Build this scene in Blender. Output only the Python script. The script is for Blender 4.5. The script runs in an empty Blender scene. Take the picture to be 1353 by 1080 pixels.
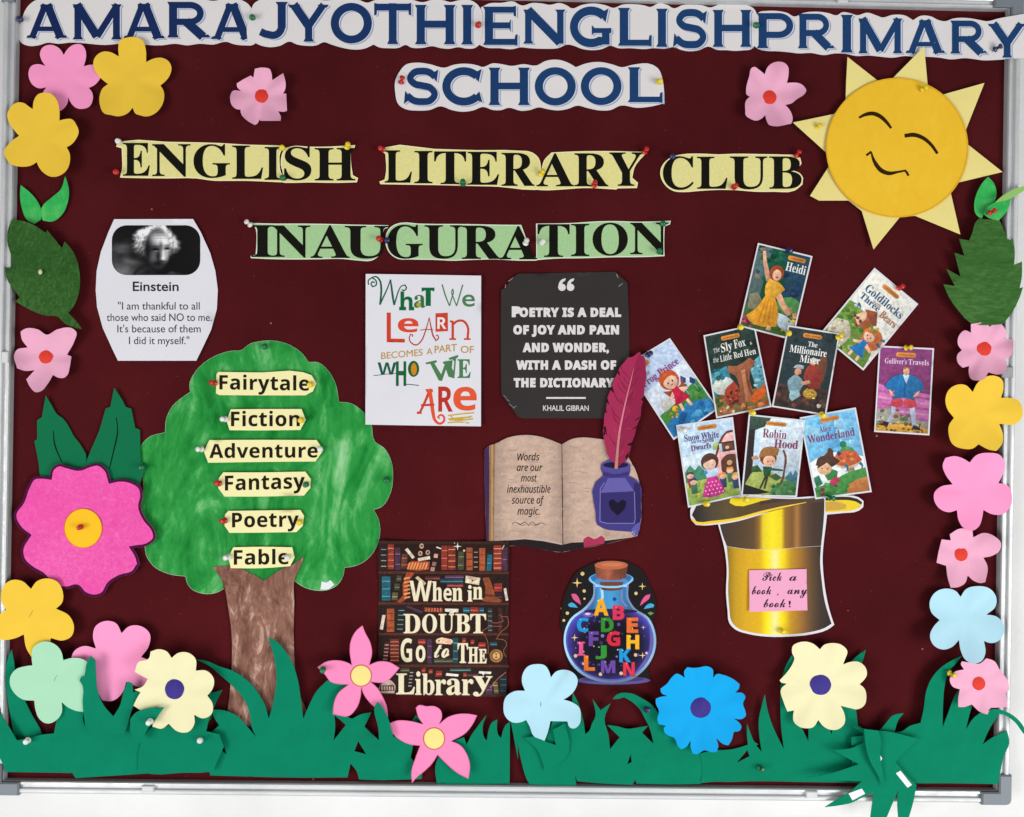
import bpy, math, random
import numpy as np
from mathutils import Vector, Matrix
from mathutils.geometry import delaunay_2d_cdt
random.seed(4)
SC = bpy.context.scene
COL = SC.collection

# ------------------------------------------------------------------ camera
IW, IH, FPX = 1353.0, 1080.0, 1150.0
CM = np.array([[0.9997589497, 0.0163163615, 0.0146907710],
               [-0.0163237130, 0.9998666869, 0.0003806365],
               [-0.0146826019, -0.0006203527, 0.9998920124]])
CC = np.array([-0.0176219, -0.0275968, 1.3801660])
MID = 1.45                                   # height of the board's centre above the floor
cam = bpy.data.cameras.new('camera')
cam.sensor_fit = 'HORIZONTAL'
cam.sensor_width = 36.0
cam.lens = FPX / IW * 36.0
cam.clip_start = 0.05
cam.clip_end = 60.0
camo = bpy.data.objects.new('camera', cam)
COL.objects.link(camo)
def b2w(v): return Vector((float(v[0]), -float(v[2]), float(v[1]) + MID))
ax = [Vector((r[0], -r[2], r[1])) for r in CM]
camo.matrix_world = Matrix(((ax[0].x, ax[1].x, ax[2].x, 0), (ax[0].y, ax[1].y, ax[2].y, 0),
                            (ax[0].z, ax[1].z, ax[2].z, 0), (0, 0, 0, 1)))
camo.location = b2w(CC)
SC.camera = camo

# ------------------------------------------------------------------ light
SC.view_settings.view_transform = 'Standard'
SC.view_settings.look = 'None'
SC.view_settings.exposure = 0.0
SC.view_settings.gamma = 1.0
SC.view_settings.use_curve_mapping = False
world = bpy.data.worlds.new('World')
SC.world = world
world.use_nodes = True
bg = world.node_tree.nodes['Background']
bg.inputs[0].default_value = (0.93, 0.97, 1.0, 1)
bg.inputs[1].default_value = 0.31
def area(name, loc, target, sx, sy, power, col):
    l = bpy.data.lights.new(name, 'AREA')
    l.shape = 'RECTANGLE'; l.size = sx; l.size_y = sy; l.energy = power; l.color = col
    o = bpy.data.objects.new(name, l)
    COL.objects.link(o)
    o.location = loc
    o.rotation_euler = (Vector(target) - Vector(loc)).to_track_quat('-Z', 'Y').to_euler()
    return o
area('daylight_from_right', (1.9, -2.0, 0.75), (0.1, 0, 1.1), 1.2, 1.3, 45, (1.0, 0.985, 0.96))
area('daylight_from_left', (-1.9, -2.1, 0.75), (-0.1, 0, 1.1), 1.2, 1.3, 40, (1.0, 0.975, 0.94))
area('bounce_from_floor', (0.0, -1.9, -0.1), (0, 0, 0.9), 3.0, 1.2, 20, (0.97, 0.99, 1.0))

# ------------------------------------------------------------------ helpers
def P(x, y, h):
    d = CM.T @ np.array([(x - IW / 2) / FPX, (IH / 2 - y) / FPX, -1.0])
    t = (h - CC[2]) / d[2]
    p = CC + t * d
    return (p[0], -h, p[1] + MID)
def PA(xy, h):
    """pixel coordinates (n,2) and heights (n,) above the board -> world"""
    xy = np.asarray(xy, float); h = np.broadcast_to(np.asarray(h, float), (len(xy),))
    d = np.stack([(xy[:, 0] - IW / 2) / FPX, (IH / 2 - xy[:, 1]) / FPX, -np.ones(len(xy))], 1) @ CM
    t = (h - CC[2]) / d[:, 2]
    p = CC + t[:, None] * d
    return np.stack([p[:, 0], -h, p[:, 1] + MID], 1)
FR = {'A': (0, 0, 3.979), 'B': (340, 0, 3.979), 'C': (680, 0, 3.979), 'D': (1013, 0, 3.979), 'E': (0, 220, 3.979),
      'F': (320, 260, 3.979), 'G': (640, 260, 3.979), 'H': (1013, 220, 3.979), 'I': (0, 480, 3.979), 'J': (200, 440, 3.979),
      'K': (470, 350, 4.695), 'L': (640, 450, 3.723), 'M': (0, 740, 3.176), 'N': (270, 680, 3.856), 'O': (480, 700, 4.695),
      'Q': (840, 310, 5.4), 'R': (1000, 340, 4.321), 'S': (840, 440, 4.694), 'T': (970, 520, 6.75), 'U': (890, 640, 4.907),
      'V': (1153, 420, 4.155), 'X': (1153, 670, 3.725), 'W': (973, 800, 3.56), 'Y': (720, 720, 5.4),
      'a': (0, 840, 4.909), 'b': (200, 840, 4.909), 'c': (400, 840, 4.909), 'd': (600, 840, 4.909), 'e': (780, 840, 4.909),
      'f': (960, 840, 4.909), 'g': (1133, 860, 4.909), 't': (180, 440, 3.0), 'p': (0, 0, 3.758), 'q': (330, 0, 3.758),
      'r': (620, 0, 3.758), 's': (970, 0, 3.533), 'u': (510, 70, 3.469), 'h': (140, 170, 3.758), 'i': (490, 170, 3.5605),
      'j': (860, 170, 6.15), 'k': (320, 275, 4.51), 'l': (600, 275, 4.51), 'm': (280, 70, 9.664), 'n': (960, 70, 9.664),
      '0': (0, 0, 1.0)}
def F(fr, *pts):
    """survey points noted on enlarged views, brought to one common scale"""
    ox, oy, s = FR[fr]
    return [(ox + p[0] / s, oy + p[1] / s) for p in pts]
def lin(c):
    return tuple(((v / 255.0) / 12.92 if v <= 10.3 else ((v / 255.0 + 0.055) / 1.055) ** 2.4) for v in c)

def smooth(pts, n=4, corner=58, closed=True):
    m = len(pts)
    p = [np.array(q, float) for q in pts]
    T, C = [], []
    for i in range(m):
        a, b, c = p[(i - 1) % m], p[i], p[(i + 1) % m]
        u, v = b - a, c - b
        lu, lv = np.hypot(*u) + 1e-9, np.hypot(*v) + 1e-9
        ang = math.degrees(math.acos(max(-1, min(1, float(u @ v) / (lu * lv)))))
        sharp = ang > corner or (not closed and i in (0, m - 1))
        C.append(sharp)
        d = u / lu * lv + v / lv * lu
        T.append(d / (np.hypot(*d) + 1e-9))
    out = []
    for i in range(m if closed else m - 1):
        j = (i + 1) % m
        a, b = p[i], p[j]
        L = np.hypot(*(b - a))
        if L < 1e-9: continue
        d = (b - a) / L
        t0 = d if C[i] else T[i]; t1 = d if C[j] else T[j]
        if C[i] and C[j]:
            out.append(tuple(a)); continue
        for k in range(n):
            s = k / n
            h00 = 2*s**3-3*s*s+1; h10 = s**3-2*s*s+s; h01 = -2*s**3+3*s*s; h11 = s**3-s*s
            out.append(tuple(h00*a + h10*L*t0 + h01*b + h11*L*t1))
    if not closed: out.append(tuple(p[-1]))
    return out
def area2(p):
    a = np.asarray(p); x, y = a[:, 0], a[:, 1]
    return float(np.sum(x * np.roll(y, -1) - np.roll(x, -1) * y))
def offset(pts, d):
    """grow (d>0) or shrink a closed outline"""
    m = len(pts); s = 1 if area2(pts) > 0 else -1
    out = []
    for i in range(m):
        a, b, c = (np.array(pts[k % m], float) for k in (i - 1, i, i + 1))
        u, v = b - a, c - b
        u /= np.hypot(*u) + 1e-9; v /= np.hypot(*v) + 1e-9
        n1, n2 = np.array([u[1], -u[0]]), np.array([v[1], -v[0]])
        q = n1 + n2
        q = q / max(0.45, float(q @ q) / 2)
        out.append(tuple(b + q * d * s))
    return out
def stroke(pts, w, closed=False, sm=True, n=4):
    """ribbon of width w (a number, or widths along the way) following pts"""
    if sm and len(pts) > 2: pts = smooth(pts, n, 75, closed)
    p = np.array(pts, float); m = len(p)
    if hasattr(w, '__len__'):
        ws = np.interp(np.linspace(0, 1, m), np.linspace(0, 1, len(w)), w)
    else: ws = np.full(m, float(w))
    polys = []
    if closed:
        o = offset(list(map(tuple, p)), ws[0] / 2); i = offset(list(map(tuple, p)), -ws[0] / 2)
        return [o, i[::-1]]
    L, Rr = [], []
    for i in range(m):
        a = p[max(0, i - 1)]; c = p[min(m - 1, i + 1)]
        if 0 < i < m - 1:
            u = p[i] - a; v = c - p[i]
            u /= np.hypot(*u) + 1e-9; v /= np.hypot(*v) + 1e-9
            q = np.array([u[1], -u[0]]) + np.array([v[1], -v[0]])
            q = q / max(0.5, float(q @ q) / 2)
        else:
            u = c - a; u /= np.hypot(*u) + 1e-9; q = np.array([u[1], -u[0]])
        L.append(tuple(p[i] + q * ws[i] / 2)); Rr.append(tuple(p[i] - q * ws[i] / 2))
    return [L + Rr[::-1]]
def ell(cx, cy, rx, ry=None, n=28, rot=0):
    ry = rx if ry is None else ry; c, s = math.cos(rot), math.sin(rot)
    return [(cx + rx*math.cos(k*2*math.pi/n)*c - ry*math.sin(k*2*math.pi/n)*s,
             cy + rx*math.cos(k*2*math.pi/n)*s + ry*math.sin(k*2*math.pi/n)*c) for k in range(n)]
def rect(x0, y0, x1, y1): return [(x0, y0), (x1, y0), (x1, y1), (x0, y1)]
def rrect(x0, y0, x1, y1, r, n=6):
    out = []
    for cx, cy, a0 in ((x1-r, y0+r, -90), (x1-r, y1-r, 0), (x0+r, y1-r, 90), (x0+r, y0+r, 180)):
        for k in range(n + 1):
            a = math.radians(a0 + 90*k/n); out.append((cx + r*math.cos(a), cy + r*math.sin(a)))
    return out
def star4(cx, cy, r, k=0.2):
    return [(cx + (r if i % 2 == 0 else r*k)*math.sin(i*math.pi/4), cy - (r if i % 2 == 0 else r*k)*math.cos(i*math.pi/4)) for i in range(8)]

def wind(pt, polys, rule):
    w = np.zeros(len(pt), int)
    x, y = pt[:, 0][:, None], pt[:, 1][:, None]
    for q in polys:
        a = np.asarray(q, float); b = np.roll(a, -1, 0)
        ay, by = a[None, :, 1], b[None, :, 1]; axx, bx = a[None, :, 0], b[None, :, 0]
        cr = (bx - axx) * (y - ay) - (x - axx) * (by - ay)
        up = (ay <= y) & (by > y) & (cr > 0); dn = (ay > y) & (by <= y) & (cr < 0)
        w += up.sum(1) - dn.sum(1)
    return (w != 0) if rule == 'nz' else (w % 2 == 1)
def tri(polys, rule='nz', grid=None):
    V, E = [], []
    for q in polys:
        k = len(V); n = len(q)
        V += [Vector((float(a), float(b))) for a, b in q]
        E += [(k + i, k + (i + 1) % n) for i in range(n)]
    if grid:
        a = np.concatenate([np.asarray(q, float) for q in polys])
        x0, y0 = a.min(0); x1, y1 = a.max(0)
        gx, gy = np.meshgrid(np.arange(x0 + grid*.5, x1, grid), np.arange(y0 + grid*.5, y1, grid))
        g = np.stack([gx.ravel(), gy.ravel()], 1)
        g[:, 0] += np.where((np.round((g[:, 1]-y0)/grid) % 2) > 0, grid*.25, -grid*.25)
        if len(g):
            g = g[wind(g, polys, rule)]
            V += [Vector((float(u), float(v))) for u, v in g]
    r = delaunay_2d_cdt(V, E, [], 0, 1e-5)
    v = np.array([(q.x, q.y) for q in r[0]])
    f = np.array([t for t in r[2] if len(t) == 3], int)
    if not len(f): return v, f
    c = v[f].mean(1)
    f = f[wind(c, polys, rule)]
    A = (v[f[:,1],0]-v[f[:,0],0])*(v[f[:,2],1]-v[f[:,0],1])-(v[f[:,2],0]-v[f[:,0],0])*(v[f[:,1],1]-v[f[:,0],1])
    f = np.where((A > 0)[:, None], f[:, ::-1], f)
    return v, f[np.abs(A) > 1e-9]

def dense(q, L):
    out = []; m = len(q)
    for i in range(m):
        a, b = q[i], q[(i + 1) % m]
        k = max(1, int(math.hypot(b[0]-a[0], b[1]-a[1]) / L))
        out += [(a[0] + (b[0]-a[0])*j/k, a[1] + (b[1]-a[1])*j/k) for j in range(k)]
    return out
def put(name, verts, faces, mat, parent=None, origin=None, smoothf=None, cols=None):
    me = bpy.data.meshes.new(name)
    verts = np.asarray(verts, float)
    o0 = Vector(parent.location) if parent is not None else (Vector(origin) if origin is not None else Vector((0, 0, 0)))
    if parent is not None and parent.parent is not None: o0 = o0 + Vector(parent.parent.location)
    me.from_pydata((verts - np.array(o0)).tolist(), [], [list(map(int, f)) for f in faces])
    if smoothf is not None: me.polygons.foreach_set('use_smooth', np.asarray(smoothf, bool))
    if cols is not None:
        at = me.color_attributes.new('ink', 'FLOAT_COLOR', 'POINT')
        at.data.foreach_set('color', np.concatenate([np.asarray(cols, float), np.ones((len(cols), 1))], 1).ravel())
    me.materials.append(mat)
    me.update()
    o = bpy.data.objects.new(name, me)
    COL.objects.link(o)
    if parent is not None: o.parent = parent
    else: o.location = o0
    return o
def tag(o, label, cat, group=None):
    o['label'] = label; o['category'] = cat
    if group: o['group'] = group
    return o
def thing(name, label, cat, at, group=None, h=0.0):
    o = bpy.data.objects.new(name, None)
    COL.objects.link(o)
    o.empty_display_size = 0.02
    o.location = P(at[0], at[1], h)
    return tag(o, label, cat, group)
def hf(h):
    return h if callable(h) else (lambda xy: np.full(len(xy), float(h)))
def sheet(name, polys, mat, parent=None, h=0.001, grid=None, t=0.0004, rule='nz', back=True, origin=None):
    """a piece of paper, card or felt: front, back and cut edge; h = height above the board, maybe a function of place"""
    if not isinstance(polys[0][0], (tuple, list)): polys = [polys]
    H = hf(h)
    if grid: polys = [dense(q, grid) for q in polys]
    v, f = tri(polys, rule, grid)
    h0 = H(v)
    front = PA(v, h0)
    verts = [front]; faces = [list(a) for a in f]; sm = [True] * len(f); k = len(v)
    if back:
        verts.append(front + np.array([0, t, 0])); faces += [[a + k for a in q[::-1]] for q in f]; sm += [True]*len(f); k *= 2
    for q in polys:
        q = list(q)
        if area2(q) < 0: q = q[::-1]
        qa = np.asarray(q, float); n = len(q)
        a = PA(qa, H(qa))
        verts += [a, a + np.array([0, t, 0])]
        for i in range(n):
            j = (i + 1) % n
            faces.append([k + i, k + j, k + n + j, k + n + i]); sm.append(False)
        k += 2 * n
    return put(name, np.concatenate(verts), faces, mat, parent, origin, sm)

_ng = np.random.RandomState(12).rand(64, 64)
def vnoise(x, y):
    xi, yi = math.floor(x), math.floor(y); fx, fy = x - xi, y - yi
    fx = fx*fx*(3-2*fx); fy = fy*fy*(3-2*fy)
    a, b = _ng[yi % 64, xi % 64], _ng[yi % 64, (xi+1) % 64]; c, d = _ng[(yi+1) % 64, xi % 64], _ng[(yi+1) % 64, (xi+1) % 64]
    return (a*(1-fx)+b*fx)*(1-fy) + (c*(1-fx)+d*fx)*fy
def painterly(col, amt=.22, sc=.35, lo=.10, hue=22):
    """printed illustration: brushy variation of one ink colour"""
    def g(x, y):
        k = 1 + amt*(vnoise(x*sc, y*sc) - .5)*2*.6 + lo*(vnoise(x*sc*2.7+9, y*sc*2.7+5) - .5)*2
        h = (vnoise(x*sc*.8+31, y*sc*.8+17) - .5)*hue
        return (min(255, max(0, col[0]*k + h)), min(255, max(0, col[1]*k)), min(255, max(0, col[2]*k - h)))
    return g
class Art:
    """flat printing, drawing and lettering lying on a sheet"""
    def __init__(s, h=0.001, step=0.00005, base=0.00015, grid=None):
        s.items = []; s.H = hf(h); s.step = step; s.base = base; s.grid = grid
    def add(s, polys, col, rule='nz', grid=None):
        if not isinstance(polys[0][0], (tuple, list)): polys = [polys]
        a = np.concatenate([np.asarray(q, float) for q in polys])
        bb = (*a.min(0), *a.max(0))
        lev = 0
        for it in s.items:
            b = it[3]
            if not (b[2] < bb[0] or b[0] > bb[2] or b[3] < bb[1] or b[1] > bb[3]): lev = max(lev, it[4] + 1)
        s.items.append((polys, col, rule, bb, lev, grid or s.grid))
    def build(s, name, mat, parent):
        V, Fc, C = [], [], []; k = 0
        for polys, col, rule, bb, lev, grid in s.items:
            if max(bb[2] - bb[0], bb[3] - bb[1]) > 9: polys = [dense(q, 6.0) for q in polys]
            if min(bb[2] - bb[0], bb[3] - bb[1]) > 14 and grid != 0: grid = min(grid or 8.0, 8.0)
            v, f = tri(polys, rule, grid)
            if not len(f): continue
            V.append(PA(v, s.H(v) + s.base + lev * s.step))
            Fc += (f + k).tolist(); k += len(v)
            if callable(col): C.append(np.array([lin(col(x, y)) for x, y in v]))
            else: C.append(np.tile(lin(col), (len(v), 1)))
        if not V: return None
        return put(name, np.concatenate(V), Fc, mat, parent, None, [True]*len(Fc), np.concatenate(C))
GL = {
'ra':'3r 3b0#3E/m32/g3$/l2|/~2|2V2t332]3]293z1g4012460P4//z3v/Q3S/Q2L0#2w0T341+3<1H391`301p2|1z2f1}2G1}2/1-1n0[1^021I/j10/Q0h/H09/M/r/]/S/t/;07/+0]/$1+/*1S/91|/S2./92D/*2f/$31/,3b/H 1}0/1d/v1I/i1./e0h/m0P0(0H0I0O0g0e0~1)171P1H1}1X',
'rb':'4a 0i6c/j6c/j/G0^/.1]/$2?/*2t/;3E/U3j/z4)0K491&4>1e452S3u373K3g2p4+20461`42154#0i3h 0i2m113-1R3<1u3@2D392g3#3&2^37223=1W361&3#0Y2b0:2;0%1i/z1;/~0i0-',
'rc':'3} 3O3r3%4&2V422&461J400u3{0K3`0*3;/l2j/]24/W1R/^0w/n0F0-/w0O/T0z/;1P/+2-/$2w/-3Y/?3Y0=2v0&2</z1d0%19090t0W0`1&0X1Z0_230r2^142~1Z372-3>2S3:2|3-3O2m',
'rd':'4k 4/6c306c304#2Y422,461P400{3|0Q3b0/3?/p2q/a2@/Z1f/`1+/o0Q0,0%0L/^0u/C1J/32%/.4//. 30/z20/z1T0%1-0;0o0Z0`1(0[1X0c220v2_193#1b39273@2b3<303/',
're':'4K 3}0V3H092o0%29/{1e0$1=060y0Q0d0x0V1M4*1M4$253s2n3^3@3@3d2w3}2K411v461B410p3|0H3b0)3?/l2p/]2=/W1a/]1,/k0T0&0(0F/]0p/?1E/,1~/$2h/+3F/<3}/Z 0X2.0d2U0u2u12301Q3>1x3C2@3>2]302s2s3%2T3,2.',
'rf':'1u 2H6c1]6l1%6`0U6@065t/~5>/w4N/w4-/74-/737/w37/w/.0v/.0v371m371m4-0v4-0v4X0y5#1(5C195Z1T5i1{5n245l2H5f',
'rg':'3r 3l4-1g4-0~4%0G3m/y3L/`2|/V2F/]1s/o1L031,0`0n090]/|0F/s0+/x/s0,/`0E/L/v/>/V/+/?.n/2.N/..*/8-X/T-20%,p0`,^1I,V28,]2t,p3E-23a-Z3j.13f.R3W.q3>/02t/E2A/T1O/f0}/y0m040z0K1A0V1o0`2D0n2o1/3(1J381o3>2:3:2^3+2|2j3B3l3B 2H2E2=1t1z1V1L1K0x1U0W1s0L2C0X2m0y3/1K3:1w3/2<2n 2n.*2_-b24-K1K-C0b-K06-c0(..05.Q0Y.j14.s1X.q2%.j2I.]2d.G',
'rh':'4a 0k6c/l6c/l/.0k/.0k2c173.1[3C2%3I2D3D2]362p2z2{2[3#263#/.3~/.3~233w2v3a3O3@3t2q4/2>461h4.193r0m3L',
'ri':'1U 0o4-/p4-/p/.0o/. 0x5[0q5w0^6/0B660&6//o5w/h5[/o5@0&5-0B5%0^5-0q5@',
'rj':'1U 0k4-/l4-/l.F/c-u/K-S/(->/l,V01,l0J-*0]-K0g-t0k.M 0t5[0m5w0Y6/0>66/~6//k5w/d5[/k5@/~5-0>5%0Y5-0m5@',
'rk':'4K 484-3(4-0p1`3B/.4a/.2,1` 0l6c/m6c/m/.0l/.',
'rl':'1U 0o6c/p6c/p/.0o/.',
'rm':'7b /j4-/j/.0i/.0i2g113.1U3@2#3E2=3A2T352f2|2r2_2v272v/.3u/.3u2g4<3)4_3>5#3E5A3A5[345p2y5}2[6&266&/.7%/.7%2:6z2v6g3L6G3r5x4.5E464e4+433i3d3?3@3m2m4-27461h4/1;3s0i3L0i4-',
'rn':'4a 0k4-/l4-/l/.0k/.0k2c173.1[3C2%3I2D3D2]362p2z2{2[3#263#/.3~/.3~253v2x3a3P3?3u2p4/2>461h4.193r0m3L',
'ro':'5: 21461T400|3z0O3_0+3;/k2l/X2:/R1`/X1%/j0M0*/|0N/W0{/<1R/+21/$2m/+3F/;3t/V4>/{4Y0L4k1$4q1`4k2<4X2n4=3=3s3a3E3{2l40 203@2c39323#3S2_3i253p1_3i1(3T0W34062e/}20/v1Z/}12070n0X0Z1*0S1`0Z260o2`133#1[39',
'rp':'4a 0g/91;/*1g/$2C/+2t/;3D/U3g/y4%0H460{4<1W47284&2l3g3;3A3]2n3u254(1M4-/h4-/h,V0g,V 0g371^3727312a2y3#2Z35213;1X341&2|0W2]0725/}1a/v16/{0g0/',
'rq':'4a 3(,V4&,V4&4-274-1B4#0a3g043D/q2v/_2J/U1{/R1W/X0{/i0H0(/y0J/U0v/;1K/+2(/$2R/)3(/5 3(373(0*2X/v2./q1Y/y12040n0V0Z1%0S1X0[240s2_192|1b322137',
'rr':'3R /t4-/t/.0s/.0s1f0x271-2^1D2|1c342+3;2R3/3#2j3S3]3/3z2g402B461s4+1F3a0u2{0s4-',
'rs':'3G 2e3l1{4-1:460c41093|/u3c/b3@/Z2q/q210J1]1.161c0p1y0L1p011W/{16/t0h/z0503/W0T/W/N03/60f/)1?/$1p/+2>/=2^/X2s/~2z0O2p0z2O1G1o1t1/2@0g2^0[2t0c3.0x3=1<3B1b3=233.2e2n',
'rt':'2n 0|50/.3A/.37/}37/}0X0(0*09/^0W/?1%/,1Z/$25/.2m/C2m0<28/~1b/v1E/|1,060|0`0|372U372U4-0|4-',
'ru':'4a 3|/.3|4-2}4-2}0T2]0128/w1l/p1J/t100%0y0:0n0V0j0y0j4-/k4-/k1#/r0@0,/i0M/C0y/-1Q/$2$/-2S/D2}/h2}/.',
'rv':'3} 1H/$1g/$3y4-2t4-1W1&084-/14-',
'rw':'7- 3O4-2h4-1O1+034-/.4-1B/$1_/$3.2Q4Y/$4v/$7-4-6(4-4h1+',
'rx':'4a 4S4-3;4-1p2G0D4-/.4-171_/./.0D/.1p0v3H/.4a/.2N1_',
'ry':'3} 3}4-2s4-1X1>094-/.4-1(04/C,V0L,V',
'rz':'3h 3Z4-/C4-/C371t37/9/.3[/.3[0#0z0#',
'rA':'6S 306g2E6g/./.08/.141C4H1C5I/.6S/. 2g5*3{2A1Z2A',
'rB':'5E /z/.2U/.3>/43u/C4E/[4f/z4|0A5-0f51105*1e4p274M2]3z2x3A3.3h3D4*3[4?3y4K4@4O4i4K534?5V4+5x3h693A6O2l6^216c/z6c 1&5e2&5e2V5`2y5Q345<3@4}3D4`3>483-3t2l3^2B3P1i3L1&3L 1&2N2C2N2{2I3K2;3j2#3{1b4%1>3}0z3o0]3S0C3)022H0,1&0,',
'rC':'6} 6H635L6S4Y6f3m6l2n6c1x6H125z0S5B0(4Y/h3g/_2l/f2+/{1C0D0^0y0#1b/O2[/03g/$4n/-5d/B6O/b6O0s5Z0H4e0.3p0$3,0+2K0>1s0[1H1(1)1X0q250j2u0q3X1*451I4g1s542K5Q3+5e3l5l4_5d5Q5L6H5#',
'rD':'7L /{/.2w/.3x/84m/S5U/~600Y6X1?6q2+6y2v6r3b6]4K68515a5i4x6;4#6X2v6c/{6c 1(5e2f5e3W5^4<5J4p5,5<4_5W4/5i3T5n2v5k2M5_1y5G1H5$0v4M0O3f062k0,1(0,',
'rE':'4a 4:6c/z6c/z/.4C/.4C0,1&0,1&2L402L403J1&3J1&5e4:5e',
'rF':'4A 4#6c/{6c/{/.1(/.1(2^4#2^4#3[1(3[1(5e4#5e',
'rG':'7B 6Y2q4(2q4(1s5Q1s5Q0@4d0-3r0$3/0+2M0>1u0[1K1(1+1X0s260l2u0s3W1+441J4f1s532I5Q3&5e3e5l4]5d5T5M6K5(6K615H6T4W6g3g6l2k6c1w6H135z0U5C0*4[/j3k/a2r/j1z0)1/0S0I10/o1u/G2h/.3d/$4c/+5]/=6Y/^',
'rH':'77 6E6c5=6c5=3G1&3G1&6c/z6c/z/.1&/.1&2I5=2I5=/.6E/.',
'rI':'1u 1(6c/{6c/{/.1(/.',
'rJ':'1u 1(6c/{6c/{/C/y.e/q.8/_-s/=-`.d-Y.J-Y.],X.{,V/V,]0&,m0J-+0d-M0v-w1$.L1(/%',
'rK':'6H 2=3-5X6c486c1&381&6c/z6c/z/.1&/.1&2r4u/.6G/.',
'rL':'4V 1%6c/y6c/y/.4L/.4L0,1%0,',
'rM':'7l 6~6c5}6c3M3X0z6c/x6c/x/.1$/.1$5$3E2+3U2+5t5$5v/.6~/.',
'rN':'7l 6{6c5y6c5y0o0m6c/y6c/y/.0{/.0{4z6%/.6{/.',
'rO':'8; /[2v/d2&/}190J0R1%/v1j/J2`//3`/$4c//5Y/J6C/v6{0R7G197a2(7i2v7`3k7G4Y6y5A6B5x5X6G4c6c3b6l2b6c1m6G1(5x0K5@/~4Y/e3k 0g2v0n3Y1%461D4g1n542D5R2}5e3b5l4F5e5$5R5V546#4g6C466V3Y6^2v6V286C1Z6#1*5V0]5$0>4F0,3b0$2}0,2D0>1n0]1D1*1%1Z0n28',
'rP':'4k /u6c/u/.0}/.0}2G2.2G2m2L3G2Z3r2q47344N3W4]4%4a4R4]5$4O5N4:5s3v673M6N2w6^2;6c 0}5e2;5e2j5_305N3F563Q4u3U4V3P413@3n3&3W2a3J273E0}3E',
'rQ':'8; 4]/.5F/B6(/c6^037.0g7O1G7d2.7k2t7b3l7G4]6x5D6@5z5W6H4f6c3l6l2l6c1u6J1.5}0O5G0$4a/e3p/[2v/c2./w1G0<0f0h021B/c2%/B2l/.3L.a40.<4s-y5a-d6R-W7P.T7M.W6c.P5l.a4]/- 3h5l4K5e5)5Q5Z526&4e6E436X3U6`2s6Y286F1]6)1,5[0_5+0@4M0,3j0$2|0,2=0@1f0`1>1.0}1_0m2:0g2u0k3I0y3|164R1[5$225I2s5c',
'rR':'5o /|6c/|/.1)/.1)2H1R2H1p2E23292U1z2}1L3S0a4S/.5o/.59/y4l0[4:1O3e243-2e3U2z3v3;423]4@4*4E4W4;5>3y5t3I6A2f6Y1t6c 1)5i1i5i2@5d2g5V3%5A355#3:4[374:3*3v2l3^2D3L1i3F1)3F',
'rS':'46 3U6;3#6V2K6g1r6l1+6d0L6K/|6$/a5M/V4j/g3}063F0q2t1U2M252%2`1U2p0z2l0b2_0J2H062)0(1Z/~0t0.060P/Z1,/Z/e0:/A0z/,1f/$2I/.3#/G3L/p3h0H3q1*3a1|362^2V301r3U173y0h4E0W4w0f5F115d1j5n2@5h2w5Q3U5%',
'rT':'5o 5^6c/?6c/?5e1x5e1x/.3$/.3$5e5^5e',
'rU':'6} 6@6c586c582=551]5(1*4h0]4@0@3f0,2|0$2C0+1m0?1B0`1*1%0x1Q0t270t6c/l6c/l1}/t13000P0S/z1&/T1]/92</*2z/$3q/,4Z/?57/^5d0-6&0a6:1B6@2,',
'rV':'5o 5o6c4h6c2O1E066c/.6c2G/(2[/(',
'rW':':c :b6c9Z6c7T1N5J6c4G6c2>1N066c/.6c24/(2G/(4v5:7G/(7Z/(',
'rX':'6} 6h6c5K6c3*3m0c6c/E6c2H3&/0/.0M/.3*2:5_/.6{/.3f3&',
'rY':'5o 2M4+0J6c/.6c1x3/1x/.3$/.3$3.5o6c4R6c',
'rZ':'6> 4.5e/>/.6//.6/0,1?0,6/6c/Y6c/Y5e',
'r0':'4a 4B2v4=3r4-4c3p5I3N5~3$6J2P6d1u6l1>6d0j6J0@5~/z5I/b4c/Q3r/L2v/Q1z/b1./z0G0@/n0j/F1>/-1u/$2P/-3$/F3N/n3p0G4-1.4=1z 3:2v351x3$1/2g0T2D031u0(1J031(0T0j1/0Y1x0T2v0Y3t0j4b1(5<1J5^1u5i2D5^2g5<3$4b353t',
'r1':'4a 2L6c1D6c1D/.2L/.',
'r2':'4a 4>011G012=1:2z233H2|3a3d3h4J3^573A5r2p6D266b1K6l0p6e0:6N/_6*/_4d095@0n5^1D5f1k5`205N2I522Y4j2`4?2Z3g2J392/2b1B1R0H0?/P/5/P/.4>/.',
'r3':'4a 0$5K0d5b1?5i1h5d2.5V2F5A2V5$2[4]2V4:2E3y2*3e1`3W1.3S1.2S1c2O212@2O2(2a1b2g1;2b0q2S0R2<0;1x0-1R0(0{0.0G0?/o0]/o/L0E/70v/*1K/$28//2t/K3G/w3e0V3o1@3k1k3`273L2Z302w2g3.3>3T3Z4+3d4n3Z5O3?6%2p6K286d1N6l0d6e0$6N',
'r4':'4a 3T6l3*6l/92-/91Z2L1Z2L/.3T/.3T1Z4C1Z4C2X3T2X 2J4g2L2X0c2X',
'r5':'4a 3Z6c096c092h0v2q1P2o1}2c2E2N2`232p1n2u1I2n0}2Y0[2:0@1n0.1A0(0j0.070>/a0Z/a/O0>/70t/)1Q/$2,/*2]/:3+/S3M/u3g0C3w0r3}1K3w2$3g2T3K2~3%3D2S3^1w3l183n185e3Z5e',
'r6':'4a 2^6l1q65135U0[4p044,/r3@/a2R/Z1d/`1(/p0N0-/|0N/W0x/<1M/+2(/$2h/03D/M3q/z430W4=1=441~3t2Z3J3*2q3F223P1P3G0|341N492=553>5{ 0g2)122?1S2J1y2M2C2H2c292{1~3/1a351>300t2|0T2e0<2F0-1}0(1S001.0G0o0n0b1E',
'r7':'4a 4V6c/`6c/`5`2y5`02/K1//$',
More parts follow.
